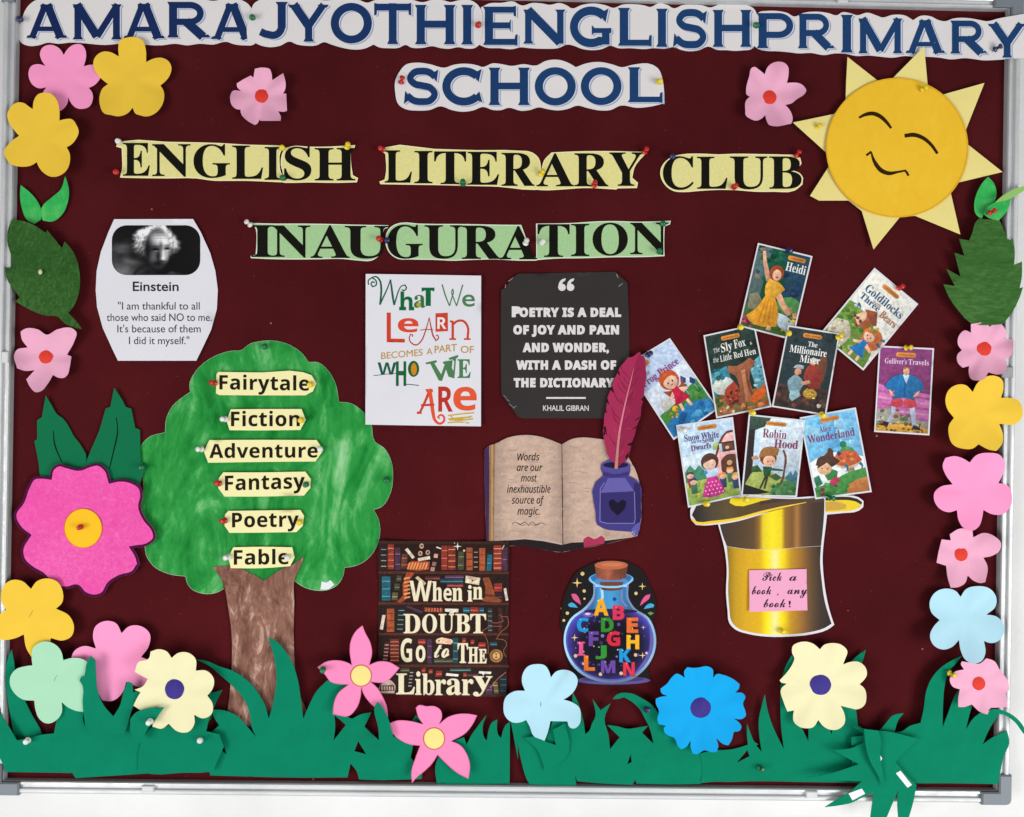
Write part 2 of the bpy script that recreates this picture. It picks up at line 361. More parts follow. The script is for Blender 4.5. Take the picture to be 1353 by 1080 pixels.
'r8':'4a 4@12451u3q2R3;2}3l3M4-4$464Y4,5?3k5w3?6F2c6b1|6l186b0X6F0+5w/i5@/_4[/i3~0)3L0U2}/z2Q/Y1v/N13/Y0O/y/u0M/J10//1w/$2b//3C/J3r/t450N 3.4[3)4;2t3z2]3d2?3T1x3O1V3T183d0|3{0m4=0g4^0l5$0{5A175V1U5d1z5i2A5d2_5U2v5?3)4} 381:330t3$0U2g0>2E0.1u0(1M0-1,0<0m0S0]0r0V1:0]1_0m1}1+281M2G1w2L2C2G2d282}1|321^',
'r9':'4a 15/$25/k3&0f3b1k4,2v494%444b4#5<3f5k3D662w6S2H6f1o6l1(6a0H6A/x5o/]57/R4U/]3q/x390F2i0|2L1`2B2<2J2p2`2^2+2?1O1o0v190B0S/n 0Z4V0`4z0p5=1,5T1K5d1q5i2:5c2Y5P2s553(4n3.4G3-4.3)3k2_3U2:3I1u3E1O3J103Z0q3r0a44',
'r.':'1U 0A0C/~0;/h0$/`/b/h/C/~/-0A/$0`/-0v/C0~/b0v0$0`0;',
'r,':'1U /j-m0:.#0Z.>0s.^1$/$1*/H0|/|0d0C0=0O/z0H/e03/]/q/c/S/t/@03/805.l0).C/j.$',
'r!':'2/ /~510#4O0)3{0B2(0H1_0P1J0[1C0g1J0o1_0u2(133{184O1951136)0{6[0[6l0<6[0)6) 0]0C0>0;0(0$/{/b0(/C0>/-0]/$0{/-16/C1>/b160$0{0;',
'r"':'3( 1l4:2;4:2R5j2R7*1T7*1T5j /v4:0E4:0]5j0]7*/_7*/_5j',
"r'":'16 /x4:0G4:0_5j0_7*/a7*/a5j',
'r&':'6) 4[2t4;2:3m1`2g2t3T3U3}464/4v4&5J3l5t3H692v6N2?6U1_6N1.690d5s0L5G0D4m0O430l3W173(0]2a0/2;/h1n/R1B/J0n/S09/m/h07/D0g/-1B/$2)/.2q/N3g014Z/.6#/.4N0u4~1V5I295d2t 3*0v2T0K2#0/1L0$0~0/0`0I0R0n0a1C1.1o1p2A 1J4v1T5<1o5S2:5]2c5S3#5:3.4q3&4N2h4*2/3[1m3}1T4J',
'r-':'2d 2;2+/V2+/V1(2;1(',
'r|':'2# 00,V0},V0}6c006c',
'r“':'3r 3;6l2n6Z2M6A265|2(5V1~5,2+4W2B462g4)3+403@4D3H4g3A5)3/5=2n5G2n5n2y663;6X 0p6l0G6Z0&6A/k5|/]5V/W5,/`4W/w460@4)0`400u4D0}4g0v5)0d5=0G5G0G5n0R660p6X',
'Ba':'4m 3A.z2r/%2V/=2J/c1u/>1@/(0c.|04/(/k/?/T/b/L02/S0[/j1%031E1+1o2H2;2H3-2D3Q263l1z3z1V4#123{0w3q0p3_0~3D1-31112y1,2a0y2M0c2@0G2<0+2A/r2O/d2e/`3%/f3G/x3f0;3~0b46164B1l4F2Q4B3*453N3z3g3Z3v313{2Y3{013~/j4(/d41/b4</e4I/m4V/W44/83j/$ 1[/a1l/d1~/l26/z2H022H1w1x1i1U1T1=1;1/0w1*0Q1/0&1@/i',
'Bb':'5+ /o.x/o5T/m5|/f66/U6A/:6F/:6_1H6_1H3f1l4,2:4?2j4F3A4?3n4)473b4R334d2V4j1r4c1)4M0D4+/j3X/A34/.2i.~2>.z1m/$1@/80q/X/~.x 20/C2P/I2i/Z2z/x3.0b331i3.2_2y3<2h3T2P3c223h1w3d1b3X1Q3E1H3.1H0:1O/h1f/L',
'Bc':'3| 1c.z1,/&0U/>0,/d/g09/R0t/K1Y/S2D/k3&043Y0d4%1@4?2#4G2Q4D2w493;4(3Q3l3`3Q3d333`2u3S2b3?2T3%2P2`2X2K2p2D3;2E3K2F3Z2A3p233}1w4%1W3z1@3g1/3E1#2s0|271$1N110r1F0F1c0%2)/n2P/h2t/n3:/~3Z0?3o0.37/N2Q/+',
'Bd':'59 1J.z0t/&0H/>/~/c/c07/Q0q/K1U/Q2C/e3(0&3[0M4&0|4>1S4F2$4@2K4-2m3h2m5h2i6&2]692F6B2%6F2%6_4G6_4G0D4I0$4P/l4_/_4{/W4{/>3}/62m.z2m/i2L/?1}/& 1z/X26/^2M/m2a0(2m0E2m3.2e3E2S3X2=3e1~3i1b3d1K3S1<3:1.2X1)1_1-0g1;0+1J/m1`/^',
'Be':'4, 1`.z1(/&0R/>0*/c/f0:/R0x/K1e/R2L/g3,0,3]0V4&1-4>1e4F2?4@2n4-393h3U3<3f2b3l1}3l1r1(1r1.1/1=0U1U001x/u2I/n2p/u38003X0T3o0@3O/o3,/K2`/324/# 1&2>2L2>2L2a2I3=2@3d253t2$3~1k4%1R3{1?3k123N1*3&1&2O',
'Bf':'2_ /D/./D/F/Z/I/j/O/s/W/y/c/|/w/}0A/}3c/F3c/F4:/}4:/}4{0&5Q075{0R6A0w6Y1H6h1~6m2[6f3+6P3>6;3J6#3N5f3J5I3=543*5&2o4~2V5&2C52275B235X265n2?6*2D632F6<2@6H2,6L1n6G1`681X5z1V5W1V4:2O4:2O3c1V3c1V051Z/k1f/T1}/J2I/F2I/.',
'Bg':'4S 1S,l0s,o0A,x/v--/Y-B/I-Y/C-t/L.7/h.O0:.c/p.z/X/;/Q/[/X0#/n0B070_0m0y0A12/{1K/c1k/T23/O2]/U3./j3U0.3u0W421-4A1e4F2D4A2|414D414D3U3U3U3i373u2r3y2O3s2%3b1[3F1=2}1%2Q0s1{0n1e0o1M0p150l0}0b0o0Q0k0>0r0,1+/|1L/x2$/x2m/u3H/k3p/Y4//A4=.{4B.Q4;.#4$-Y3]-:3*,~2E,q 1e131{17201A2<1S2F1|2I2Z2F392<3b203s1{3~1e4%1O3~1>3s133b1(391#2Z1(1|131S1>1A1O17 1j-52F-82r-A36-P3H-f3N.%3I.<39.J2y.R2Q.U0e.U0J.;0A-w0I-^0b-H1/-:',
'Bh':'5I /I/./I/F/c/J/r/T/z/g/}0&/}5e/{6$/s67/d6B/J6G/J6_1V6_1V3S2$4#2T4=304F3`4@4)4-4C3h4S3:4X2[4X0&4[/g4c/U4r/J5//F5//.2M/.2M/F2T/F2l/M2z/a3#0&3#2d2}3-2v3F2h3U2N3Z203T1p3B1V3#1V0&1X/g1a/U1o/J2,/F2,/.',
'Bi':'2G 0k5-0M52055C0#5[/z5y0#6<056T0M6f0k6k1-6f1F6T1V6<1[5y1V5[1E5C1-52 /I/./I/F/c/K/s/T/z/f/}0&/}3=/{3]/u3o/f3x/L3|/M4:1W4:1W0&1Y/g1a/U1o/K2,/F2,/.',
'Bj':'2X 0s5/0U540=5D0,5^0&5{0-6>0=6V0U6h0s6m166h1N6V1`6>1e5{1`5^1N5E1654 /d,l/?,o.y,z.]-/.G-E.9-_.5-{.9.9.E.L.Y.Y.s.^/1.Y/D.N/Q.</U.%/R-q/J-a/>-I/F-9/]-4/x-:0+-M01-l03.8033:003Z0&3o/p3y/O3}/O4:1h4:1h.i1c.21Q-a17-=0m-$0?,q',
'Bk':'5( /H/./H/F/c/K/s/U/z/g/}0&/}5c/{6$/u68/g6A/L6F/M6_1V6_1V1v2s373+3O313e3+3r2u3y2W3|2R3|2R4:4o4:4o3|4I3u4%3d3`3I2l2W4p/b5*/M5B/F5B/.2Z/.2Z/F2d/F2v/I3%/P3*/^3&/j2z/x1m1U1V1B1V0&1X/g1a/U1o/K2,/F2,/.',
'Bl':'2I /I/./I/F/c/K/s/T/z/f/}0&/}5c/{6#/u67/g6B/L6F/L6_1W6_1W0&1Y/g1a/U1o/K2,/F2,/.',
'Bm':'8= /I/./I/F/c/J/r/T/z/g/}0&/}3?/{3Z/s3n/d3y/J3}/J4:1T4:1T3P1}3}2O4=3&4F3c4=413{4I3K4t3{5I4=6%4F6T4@6y4-783h7G3:7L2[7L0&7N/g7V/U7e/J7}/F7}/.5D/.5D/F5]/J5k/U5s/h5u0&5u2d5s3-5l3F5^3U5D3Z5(3T4h3C4O3&4O0&4Q/h4Y/U4h/J5#/F5#/.2I/.2I/F2b/J2p/U2x/h2z0&2z2d2x3,2q3F2c3U2I3Z2+3T1l3B1T3#1T0&1V/h1^/V1l/K2(/F2(/.',
'Bn':'5I /I/./I/F/c/J/r/T/z/g/}0&/}3?/{3Z/s3n/d3y/J3}/J4:1V4:1V3T2#4#2T4>304F3`4@4)4-4C3h4S3:4X2[4X0&4[/g4c/U4r/J5//F5//.2M/.2M/F2T/F2l/M2z/a3#0&3#2d2}3-2v3F2h3U2N3Z203T1p3B1V3#1V0&1X/g1a/U1o/J2,/F2,/.',
'Bo':'4b 1v.z17/&0[/?0./f/g0=/Q0x/J1`/Q2H/g3*0.3[0[4&174>1u4F2W4>334&3a3]4(3+4=2J4D1`4=0v4(0:3a/d34/>2X/& 1v/?24/D2H/Q2W/i2`0(2e0M2h1`2d2s2U3Y2G3q234#1v4)1[4#1G3q193Y1,2s1(1a1,0N110(19/i1H/Q1]/D',
'Bp':'5; /H,n/H-*/]--/k-3/t->/z-L/}.)/}30/{3V/t3m/f3x/K3~/K4:1O4:1O3M1r3}2C4>2x4G3O4?3{4(4D3^4`3.4p2N4v1i4p0~4_0@4B/g3y/@3K/&2s.z2D/%1x/;1V/_1V.21X-j1]-O1f->1t-32,--2F-+2F,n 2C/X2`/^2u/m3*0,390i3>1a3:2V3-372z3P2e3`2H3e2+3^1m3H1V3#1V0:1i/t2%/`',
'Bq':'50 2#,n2#-+2I-/2`-82j-J2n-g2n/Y2J/91|/%1M.{0v/&0I/=0$/a/d04/R0l/L1P/S2>/j2~013X0`4%1:4?1x4G2J4A2v4.3E3j484I4H4I4H-g4K-K4R-94b-/4|-+4|,n 2*/Z2@/_2U/j2f/|2n082n3-2g3Y2P3u2+3~1g3x1N3h1=3K1-2e1(1c1-0j1=0.1N/o1f/`',
'Br':'3s /I/./I/F/c/K/s/T/z/f/}0&/}3=/{3]/t3p/f3x/L3|/M4:1S4:1S3=1p3h274-2Y4@2|4F3F4A3a413q3s3v3R3r383e2~3P2q372l2{2o2l2y2T3:2H3E293I2$3B1l3.1^2h1X2>1X0&1]/f1h/T1}/J2F/F2F/.',
'Bs':'3t 1[.z1//$0U/70A/;0-/4/{.|/d.|/d0r/~0r07090U/i0o/T1//H1K/D1m/H2*/V29/k2>0+280E2%0]1c0q0t1;0E1W0$1w/m2@/f2i/k36/x3Y053x0T440z4B1L4G1r4C2H462S442^422m472x4G314G312k2u2k2a3@2E3d1~3y1X4$1<3|1&3q0u3_0q3H0u321%2{192k1T2[2=2:2j1z3.1]3?173E0b3@0432/i2u/I2S/22-/#',
'Bt':'2u 12.{0i.~0K/-06/>/~/d/w0>/w3f/L3f/L4*0)4a0W580|5d1:6/1Q6/1Q4:2U4:2U3f1Q3f1Q0N1S031Y/{1d/o1u/k20/q2C0&2S0C2l062V/i2=/H1{/21X/#',
'Bu':'5@ 1=.z0n.~0M/105/H0$/h/v04/s0e/s37/q3U/j3l/Y3x/?3}/?4:1M4:1M0B1P0+1[/t1l/h2&/d2D/i2_/x2u062u372r3W2j3m2X3y2:3}2:4:4N4:4N0<4Q/{4Y/i4j/`5*/Z5*/A4*/92u.z2u/k2X/K25/31i/#',
'Bv':'44 1N.z/h37/O3j/@3w/*3|/*4:1o4:1o3}1c3}1L3z1>3q1:3b1<3U23103$3>3-3[3&3n2o3y2O3}2O4:424:423~3u3u3e3f3W3O3I301i.z',
'Bw':'6? 10.z/G3P/73o/,3w.y3|.y4:1H4:1H3|173z1,3v1%3n1#3b1%3R1,3>1s172Z3#2K3R2C3h2:3u2.3{1u3~1u4:4M4:4M3|463x4)3p4#3b4$3W4&3L4a1L5K3C5R3a5O3m5H3u593z5#3~5#4:6O4:6O3~6=3z613o5x3F41.z3u.z2m2E1J.z',
'Bx':'4G /5/./5/D/b/Y000(111E/o3N/R3o/43|/44:1v4:1v3}1_3{1P3t1K3h1N3]1X3I212R2n3D2z3V2~3f2{3p2s3w2d3{2K3}2K4:4;4:4;4$3l3l3@3@2G223y/e4//N49/H4G/E4G/.1b/.1b/F1v/G2)/K21/R24/[20/o1}0,1G1#0f0/0W/t0R/b0W/Q0g/G1#/D1)/D1)/.',
'By':'4+ /},l/Y,r/=-(/*-C/#-f/(-~/5.9/I.H/d.M/|.I03.?0?.-0C-r0C-j0B-a0G-S0T-O0h-X1#-u1;.F1K/&/e3;/S3a/E3s/:3z/)3|/&4:1l4:1l3|1S3z1D3v1<3n193`1;3S1@3D241+2x3-3%3I3(3_3$3m2w3v2f3{2N3|2N4:4*4:4*3|3r3w3d3i3V3P3H3/1l.e1R.&1;-S0}-40c,z0E,p',
'Bz':'3{ /A/./A/C1u3s193s0d3m0@3[0&3:/p2c/U2c/^4:3`4:3`3x15/S1^/S2./V2Q/`2m/p310;3I0u3b0u3U/.',
'BA':'6B .|/..|/I/;/N/Q/[/e/v/x0C2S6o2o6n5N0U5e0&5w/b60/O6L/I6L/.2v/.2v/I3H/N3d/[3m/s3i0,3]0M3>1?0o1?0I0=0E0,0C/w0K/^0d/N12/I18/I18/. 0~1j3.1j2&4G',
'BB':'6K /F/./F/H/r/O01/_0?/|0C0N0C570A5^0;5y0061/{6=/d6C/E6E/E6_2i6_3m6X4]6E566%5V5T5a4w5Y4H5F3}5$3_4R3F3r364_2~5:2d5c2@5z1q6&1>5z0`5c0.5;/c4`/E3x/43(/. 2/3=283=2i3@333K3N3]3a3v3k4?3o4o3i5O3W5y3D603*6:2c6>2F6;2861215x2/5X 2k/R37/V3V/c3m/x4$0M4,194(1l3w283d2U3F2i2y2u2F2y2/2y2/0522/s2</a2M/U',
'BC':'6r 3D.y2_.~1~/21G/L0r/o0H0>0&0q/j1N/Z21/U2u/Z3]/j4?0(4x0I5N0s5x1I6@2$6Y2b6i3H6n486e556G5D6B5S6@5j6E5y6T6(6n6B6n6B476)475j4r5J5H5$5q4U644&6F3Q6L2|6E2R62215l1r5=1`4[1T3n1P2r1T1|1a171v0Z270.2]/k3//W3e/Q4F/Y5&/r5`0=660s6R0X6%/~5M/S4o/64//#',
'BD':'7@ /L/./L/H/t/N02/Z0>/t0B0C0B5?0=5q0/63/o6@/D6E/D6_2k6_4#6T5%675o5a6G4x6h3~6r2t6k1t6T1&6/0C5V/m4p/J3z/52u/. 2l/R3M/Z3~/u4H0D4b1$4r1r4w2v4s3m4g4V4S54485`3p6#3D672m6=2M692:6/225t2/5O2/0?22/w2:/b2L/V',
'BE':'6J /C/./C/G/p/L01/Z0?/w0D0H0D570?5n0162/q6@/F6E/F6_5e6_5e4H5M4H5A5%5+5Q4h5p4=6)3b652z692J662=60256$215n205T20342@342j383/3C3H3W3c4*3t4o414o411*3s1*3k1`3^2.3H2K3-2_2c2i242l202l200823/t2>/c2S/Z2x/W3a/[4?/i4n/~5:0D5[0q5w1O681O5j/.',
'BF':'5m /E/./E/H/r/P01/a0?/~0C0Q0C5@0>5n006./o6=/C6E/C6_5]6_5]4H5D4H575%4~5P4b5p4:6*3`662w6:2J682=63256+205y2/5d2/362;362d3:3*3E3C3Y3V3u3e4@3n4q4.4q4.1*3o1*3f1`3W2.3D2K3+2_2d2j292n2/2n2/0L210,28/o2D/]2X/Q2w/K3D/H3D/.',
'BG':'7R 3U.z2k/#2+/31M/K0v/m0K0<0*0n/l1K/]20/W2v/]3_/l4A0*4y0K5O0u5y1J6@2$6Y2a6i3E6n4<6e586H5F6C5S6A5c6D5o6L5y6Y6(6n6C6n6C466)465k4p5K5F5%5o4V634)6F3T6L3#6E2U62245l1u5=1c4]1W3o1S2t1Y1n1k0x2,092R/f3(/J3a/A46/F4U/W4f/s4k0>4k184f1`4V1y482*3a2/3a2G7G2G7G2/6y2*6a1y6T1a6P196P/Y5R/94T/$',
'BH':'7j /E/./E/H/r/N01/^0?/z0C0L0C5F0>5p016//q6>/F6E/F6_3.6_3.6E2i6A2P6;2@61265}215f2/5F2/3;4j3;4j5F4h5f4c5}4Y614I6;416A3k6E3k6_7Q6_7Q6E7%6>6g606Y5q6U5F6U0L6Y/|6h/`7%/O7Q/H7Q/.3k/.3k/H4;/N4V/]4e/x4j0L4j2j2/2j2/0L23/z2A/^2]/N3./H3./.',
'BI':'3J /B/./B/H/n/P0//_0?/x0D0D0D5R0?5y0265/r6@/B6E/B6_326_326E2`6@2D65255y205R200G220+27/q2A/a2S/U2m/M34/H34/.',
'BJ':'4X 0w.&0I.+/|.8/Y.L/?.h///-/)/P/./q/>0//U0>/q0C030>0J000Y/u0_/W0[/A0R/,0F.l0K.Z0Y.O0q.L15.R1I.d1S/%1V/N1V541T5X1N5t1B6,10690p6@0J6E0J6_4@6_4@6E3z6A3c6:3R6.3I5w3D5Z3B543B0X3>/v30/B2u.s2U.Q2-.:1V.,',
'BK':'7V /F/./F/H/s/N02/^0@/z0D0L0D5F0?5p0260/r6?/G6E/G6_3/6_3/6E2j6A2Q6;2A61275}225f205F202}4J5>4j5d4t6&4j684M6B3x6E3x6_716_716E7#6E6B685Z5l4n5+3Y3o6k/t6}/a73/S7H/K7d/H7d/.3i/.3i/H44/I4K/M4Y/V4^/b4W/u4C062I2_202G200L25/z2B/^2^/N3//H3//.',
'BL':'63 /E/./E/H/r/N01/^0?/z0C0L0C5F0>5q0161/q6?/F6E/F6_3:6_3:6E2q6C2V6>2C64286#215h2/5F2/0O200024/u2</f2J/^2_/X2}/W3e/]4A/j4n0&590K5X0|5t1a641a5i/.',
'BM':'9Z /C/./C/H/o/N00/^0?/y0D0J0D5K0B5i0=5~0362/~6</f6B/D6E/D6_236_4D1N6U6_9A6_9A6E8s6=8Y6.8K5o8F5E8F0S8H0.8M/o8W/[8g/Q8}/K9@/H9@/.5`/.5`/H6$/L6</S6L/_6V/q6[0.6^0P6^5e3t/.3X/.0r5U0r0K0w/w1,/Z1I/L1w/H1w/.',
'BN':'7= 5k.y0t4v0t0I0x/x1+/]1E/N1s/H1s/./I/./I/H/i/K0$/Q04/[0>/m0C0)0E0I0E5T/x6*/e6=/I6E/I6_1d6_5X1v5X5D5V5e5Q5|5G60576;4{6A4Y6E4Y6_7(6_7(6E6W6?6=61605p6,5C6,.y',
'BO':'7m 3J.y2^/$1v/91:/Y0b0*060_/r1A/_2*/W2t/_3b/r4K065-0b5c1;631y6S2b6h3Q6o4>6h5%6T5b646:5e6e507*4M7=3d7D2t7=2*7*1A6e0_690*5`/Y4~/949/$ 3P/@3~/G4J/Z4j/|5(0O59105D1y5G2t5B3{524q4s5U4N6(3}6C3I6L2w6E2O62205l1r5=1a4]1U3o1R2t1W1n1h0x2(082L/e2x/I',
'BP':'6% /E/./E/H/r/N01/^0?/z0C0L0C5F0>5p016//q6>/F6E/F6_2_6_3s6X4a6G546,5V5c5m555t4Z5m4$5W3R543,4^2j3z2X3.2R2/2R2/0L23/z2A/^2]/N3./H3./. 2/2w2L2w2z2{3A3+3[3>3l3Z3w4%3z4V3t5@3a5p3J6*3-662c6:2I672:6/225{2/5d',
'BQ':'7m 5E-64R-=3j-Q30-u2[.I26/-1K/M0l/z0<0U/u1:/_2&/W2t/_3b/r4K065-0b5c1;631y6S2b6h3Q6o4>6h5%6T5b646:5e6e507*4M7=3d7D2t7=2%7&196]0T6*/x5G/M4X/.4r.^54.;5V-~5~-p6N-k6p-n7:-v7?-Y6@-? 3Q/@4#/G4K/Z4k/|5)0O5:105E1y5H2t5C3{534q4s5U4N6(3}6C3I6L2w6E2O62205l1r5=1a4]1U3o1R2t1W1n1i0x2)082M/e2y/I',
'BR':'6y /E/./E/H/r/N01/^0?/z0C0L0C5F0>5p016//q6>/F6E/F6_2d6_3f6Y4U6J55625_5j5x5<6$4_5z405h3c5H3A4y3&4A2n6;/z6Z/T6k/K7%/H7)/.4e/.2L2]2/2]2/0L23/z2A/^2]/N3./H3./. 2/2}2O2}3#3%3J323h3G3{3e4,40404a4+593x5b3a5~3>642o6:2M672:6-225t2/5P',
'BS':'5W /o.y/o1f011f0D0~0]0G0{/y1D/[1o/J2E/D2i/H3,/R3E/e3W/{3b0;3f0Y3]1(3A1K2p1i1m2<0|2j0G3>003b/~4./y4Z0$59085k0W671%6U1V6i236o2S6m2w6h3k6S3y6P4*6N496R4C6]4I6o4f6o4f4G4L4G4:4}3|5O3]5u38672k6H2A6N1n6G1J63135o1,5H135#1F4b1g4H294/3?3]3v3?4E2|4c2[4v285$1l5)1@4|0_4f0*4@/Y3i/:3+/%2>.z1g.}15//0h/<0R/@0D/>0;/905/.0/.y',
'BT':'6. 0^/.0^/H11/M1N/]1^/z1c0L1c6=1X6=1&680W6)055l/v5I/d4y/Y4E/>4E/>6_5v6_5v4D5]4D5O5(565Y4l5|4:663V6=3N6=3N0L3S/x3c/[4#/M4T/H4T/.',
'BU':'7; 37.v2>.}1U/61#/Y0]0/0H0o0A1b0A5F0<5p0/6//o6>/D6E/D6_3,6_3,6E2f6A2N6;2=61235}2/5f2-5F2-1J210o2<0B2O/|2j/c33/T3`/O4D/W4v/q5>0>5S0y5Z1h5Z5E5U5o5G6/5+6=4U6E4U6_6{6_6{6E6T6<6=6,615m6-5E6-2.6%1*5l0:5H/_4p/94..}',
'BV':'65 2].v/q5I/a5k/P6*/:6<.t6E.t6_2Z6_2Z6E226C1s6<1c6.1^5u1a5b1k5E3G1O4s5D4z5^4}5t4x6.4j6;4O6B4)6E4)6_6J6_6J6E6.6A5s655`5w5K5L2w.v',
'BW':'98 1y.y/_5[/R5z/E64/26@.r6E.r6_2-6_2-6E1m6B1Y6;1O6/1K5v1N5]1V5=2m1_4,4z3q5e3e6&3T683=6@2v6E2v6_6F6_6F6E5{6A5d635[5x5e5Q6{1r8)58825X855p816+8$697k6A7K6E7K6_9K6_9K6E926<8z6+8k5l8]5G6P.y65.y4B482;.y',
'BX':'6v /?/./?/H/j/P06/i0Z072@2V0H5Q005t/v61/`6@/F6E/C6_316_316E2v6E2U6A2A652;5}2?5l2L5T3P3v4K5>4_5a4f5{4^644F6@3{6E3{6_6c6_6c6E6^6E646?5k6.5H5j5$5>3i3P5z0)6B/W6S/L6h/H6l/H6l/.3)/.3)/H30/H3W/L3o/X3w/l3q0)3`0J2X201G0L180113/r1;/Z1T/M1~/H1~/.',
'BY':'62 0l/.0l/H1=/N1W/^1f/z1j0L1j2*/t5R/Z5|/C67//6@.u6D.u6_2T6_2T6D2C6D2+6B1s6<1g611c6#1f5o1o5Y382q4]534n5V4t5r4l604R6?4(6D3~6D3~6_6F6_6F6D6.6>5t605a5v5L5Y3U2O3U0L3Z/z3h/^4(/N4T/H4T/.',
'BZ':'6J /L/./L/>3b682`681~641M6*1%5p0a5Q0F5#0/4C/q4C0)6_5p6_5p6L1_/Y3*/Y3k/_4G/o4u0/5>0U5[1.5q1o6/1o5q/.',
'ba':'5o 1M/#0z/)0Q/70./O/n/q/^0A/X0x/`1R/t1~0;2D0k2[1M2k2>2r3C2u3C323=3W3-3r2m4%2H4+1|4(1T3{0c3^014i0`4~19521p5<2N5?385:3q5*4C4k4d4D4x3o4~324~/.3p/.3R/y3N/y3*/R2_/820/) 2+072W0>2}0T340j3?1*3C1J3C1x2d1v2%1o1Y1[1D1?1=0w1B0Y1Q0F1i0;',
'bb':'61 3@/#2e/)2</:1w/P1^/k1S/k1:/./}/./}7V1^7V1^5Y1[4w1W4G1^4G1x4g2>5&2j583D5>3~564U4y5$4Q5E3t5X3-5_225X165D0J5#/m4S/D3|/, 2q0C330H3K0V3`0o3t1G3{243t2{3`3S3J3j313x2o3|2K3x203l1w3W1e3)1^2C1^231d1G1v0o2.0V2K0H',
'bc':'4o 2L/#1[/,0w/B0D/i/z0C/c10/[2./`2n/k3I/~3x0=4C0]4c1(4{1j572Y5>335;3b534-5&4O4t3~3Z3<3r2x3y2Y3{2/3t1j3a1R3?1D2k1?2/1B1W1M1/1_0k1v0T270G2Y0C3+0F3R0P3w0_4>0s4>/M3v/:3Q/-3%/%',
'bd':'61 1v/#1</,0f/D0;/m/v0I/b15/[20/b3,/v3s0;4P0g4y1>561z5>2U583%5&3H4h3c4H3h4H3a4x3]5[3]7V5=7V5=/.4$/.3c/v3]/v3B/V2|/<2P/* 2O0A2u0E370Q3L0g3`193g1z3g2/3a2w3N3O393g2u3u2M3z2/3u1p3g1Z3O1E2v1>2.1A1W1J1/1Z0k1p0S200F',
'be':'5b 2f/#1s/,1./C0b/Z0@/z0$0E/l0s/`1L/[2-/`2j/j3E/}3t0:4?0X4`0}4y1b562O5>3;573x4|4N4X4t4%5/3C562T561g1>1g1C1?1P0y1e0^2#0I2E0=2m093D0<3s0D4D0Q4r0e4r/K4H/:3x/-3E/% 1A2p3_2p3W3C3D3i303{2q4*2P4.2)4&1d3m1L3H',
'bf':'3I 0:/.0:3y/B3y/B4g0:540:5]0@6@0R6p0o751;7K1k7W2G7[2r7Y3=7T3w7D3P613+6;2W6?2<6:2*6,1z5r1v5V1v543B543B3y1v3y1v/.',
'bg':'61 2:,L1],N1),S0R,^/},m/}./0h-s1T-e2C-`2m-e33-t3J.23W.T3]/&3]/23_/U3a/v3]/v3=/P2t/72I/)1v/#19/,0b/E08/p/t0M/b18/[20/b3)/u3o094M0d4x1<561z5>2^55384u3d4H3h4H3t545=545=/-55.?4y-_4R-/3x,h33,S 2P0?2t0C350M3K0a3Z0|3d1F3g1x3g2/3d2e3Z343K3S353i2s3v2N3z2(3s1f3`1P3>1C2j1?2.1C1M1P0{1g0Y2)0F',
'bh':'6I /}/./}7V1^7V1^5p1[4}1V4H1_4H1}4m2G5+2s593H5>4$594U5)4~4j5@4B5R3k5X3*5X/.3x/.3x2`3t3/3j3Q3W3i3?3w2z3|2Q3w223g1w3M1d2o1^1|1^/.',
'bi':'2Q 0n5y0N5}046./}6D/w6h/}70047G0N7R0n7V127R1L7G1_701e6h1_6D1L6.125} /}/./}541^541^/.',
'bj':'2Q 0n5y0N5}046./}6D/w6h/}70047G0N7R0n7V127R1L7G1_701e6h1_6D1L6.125} /P,L.v,O.H,X.H-t.k-m/4-k/P-o/h-|/x.:/}.d/}541^541^.M1X-x1J-L11-&0h,e05,R',
'bk':'6# /}/./}7V1^7V1^3k1[3-1U2I1w2u2>3B3~545r543L2U6#/.4,/.2C1W1^1#1^/.',
'bl':'2Q /}/./}7V1^7V1^/.',
'bm':':% /}/./}541:541N4H1V4H1u4m2A5+2n593A5>3z594M5+4s4m534H5@4H5_4m6,5+6Y597-5>7g598;5)8a4j8{4B903k953*95/.7T/.7T2`7Q3/7G3Q763i6{3w6]3|683w5w3i5c3Q5O2y5I225I/.3i/.3i2`3f3/3[3Q3J3i343w2q3|2K3w2.3g1v3M1d2o1^1|1^/.',
'bn':'6I /}/./}541:541N4H1V4H1v4m2D5+2s593J5>4&594V5)4~4j5@4B5R3k5X3*5X/.3x/.3x2`3s393c3_3Q3o3;3y2z3|2P3w213g1w3M1d2o1^1|1^/.',
'bo':'5~ 2T/#1g/,1&/E0]/_0=0$/~0L/k0z/`1R/[22/d3,/|3r0H4O0~4y1e562W5>3.5:3]5/4+4x4P4_4p4>5.3s5A3E5L2m5P225H18500L4c/o4-/E3F/, 2V0B2{0G3<0T3R0m3f1E3m223f2z3R3R3<3i2z3w2U3{213w1p3i1Z3R1F2z1?221F1E1Z0m1p0T220G',
'bp':'61 /},L/}541A541V4G1^4G1x4g2>5%2j583D5>3~564U4y5$4Q5E3t5X3-5_225W175D0J4~/m4R/D3{/,3@/#2f/)2</:1w/P1^/k1U/k1[/A1^.u1^,L 2q0C350H3N0V3c0o3u1G3{243w2o3k3A3U3b393v2o3|2K3x203l1w3W1e3)1^2C1^231d1G1v0o2.0V2K0H',
'bq':'61 3],L3].~3^/M3c/v3]/v3C/V2}/<2Q/*1v/#1</,0e/D0:/m/u0I/b15/[20/b3,/v3s0;4P0g4y1>561y5>2T583%5&3G4h3c4H3t545=545=,L 2P0?2v0C380O3M0e3`173g1x3g2/3a2w3N3O393g2v3u2N3z2.3u1n3g1Y3O1F2v1?2.1C1M1P0{1g0Y2)0F',
'br':'42 /}/./}5419541O421V421t4Y2>4{2l573E5>3`5=3x5:3m3c3X3g3@3h2v3e2Q3Z213H1t3.1c2f1^261^/.',
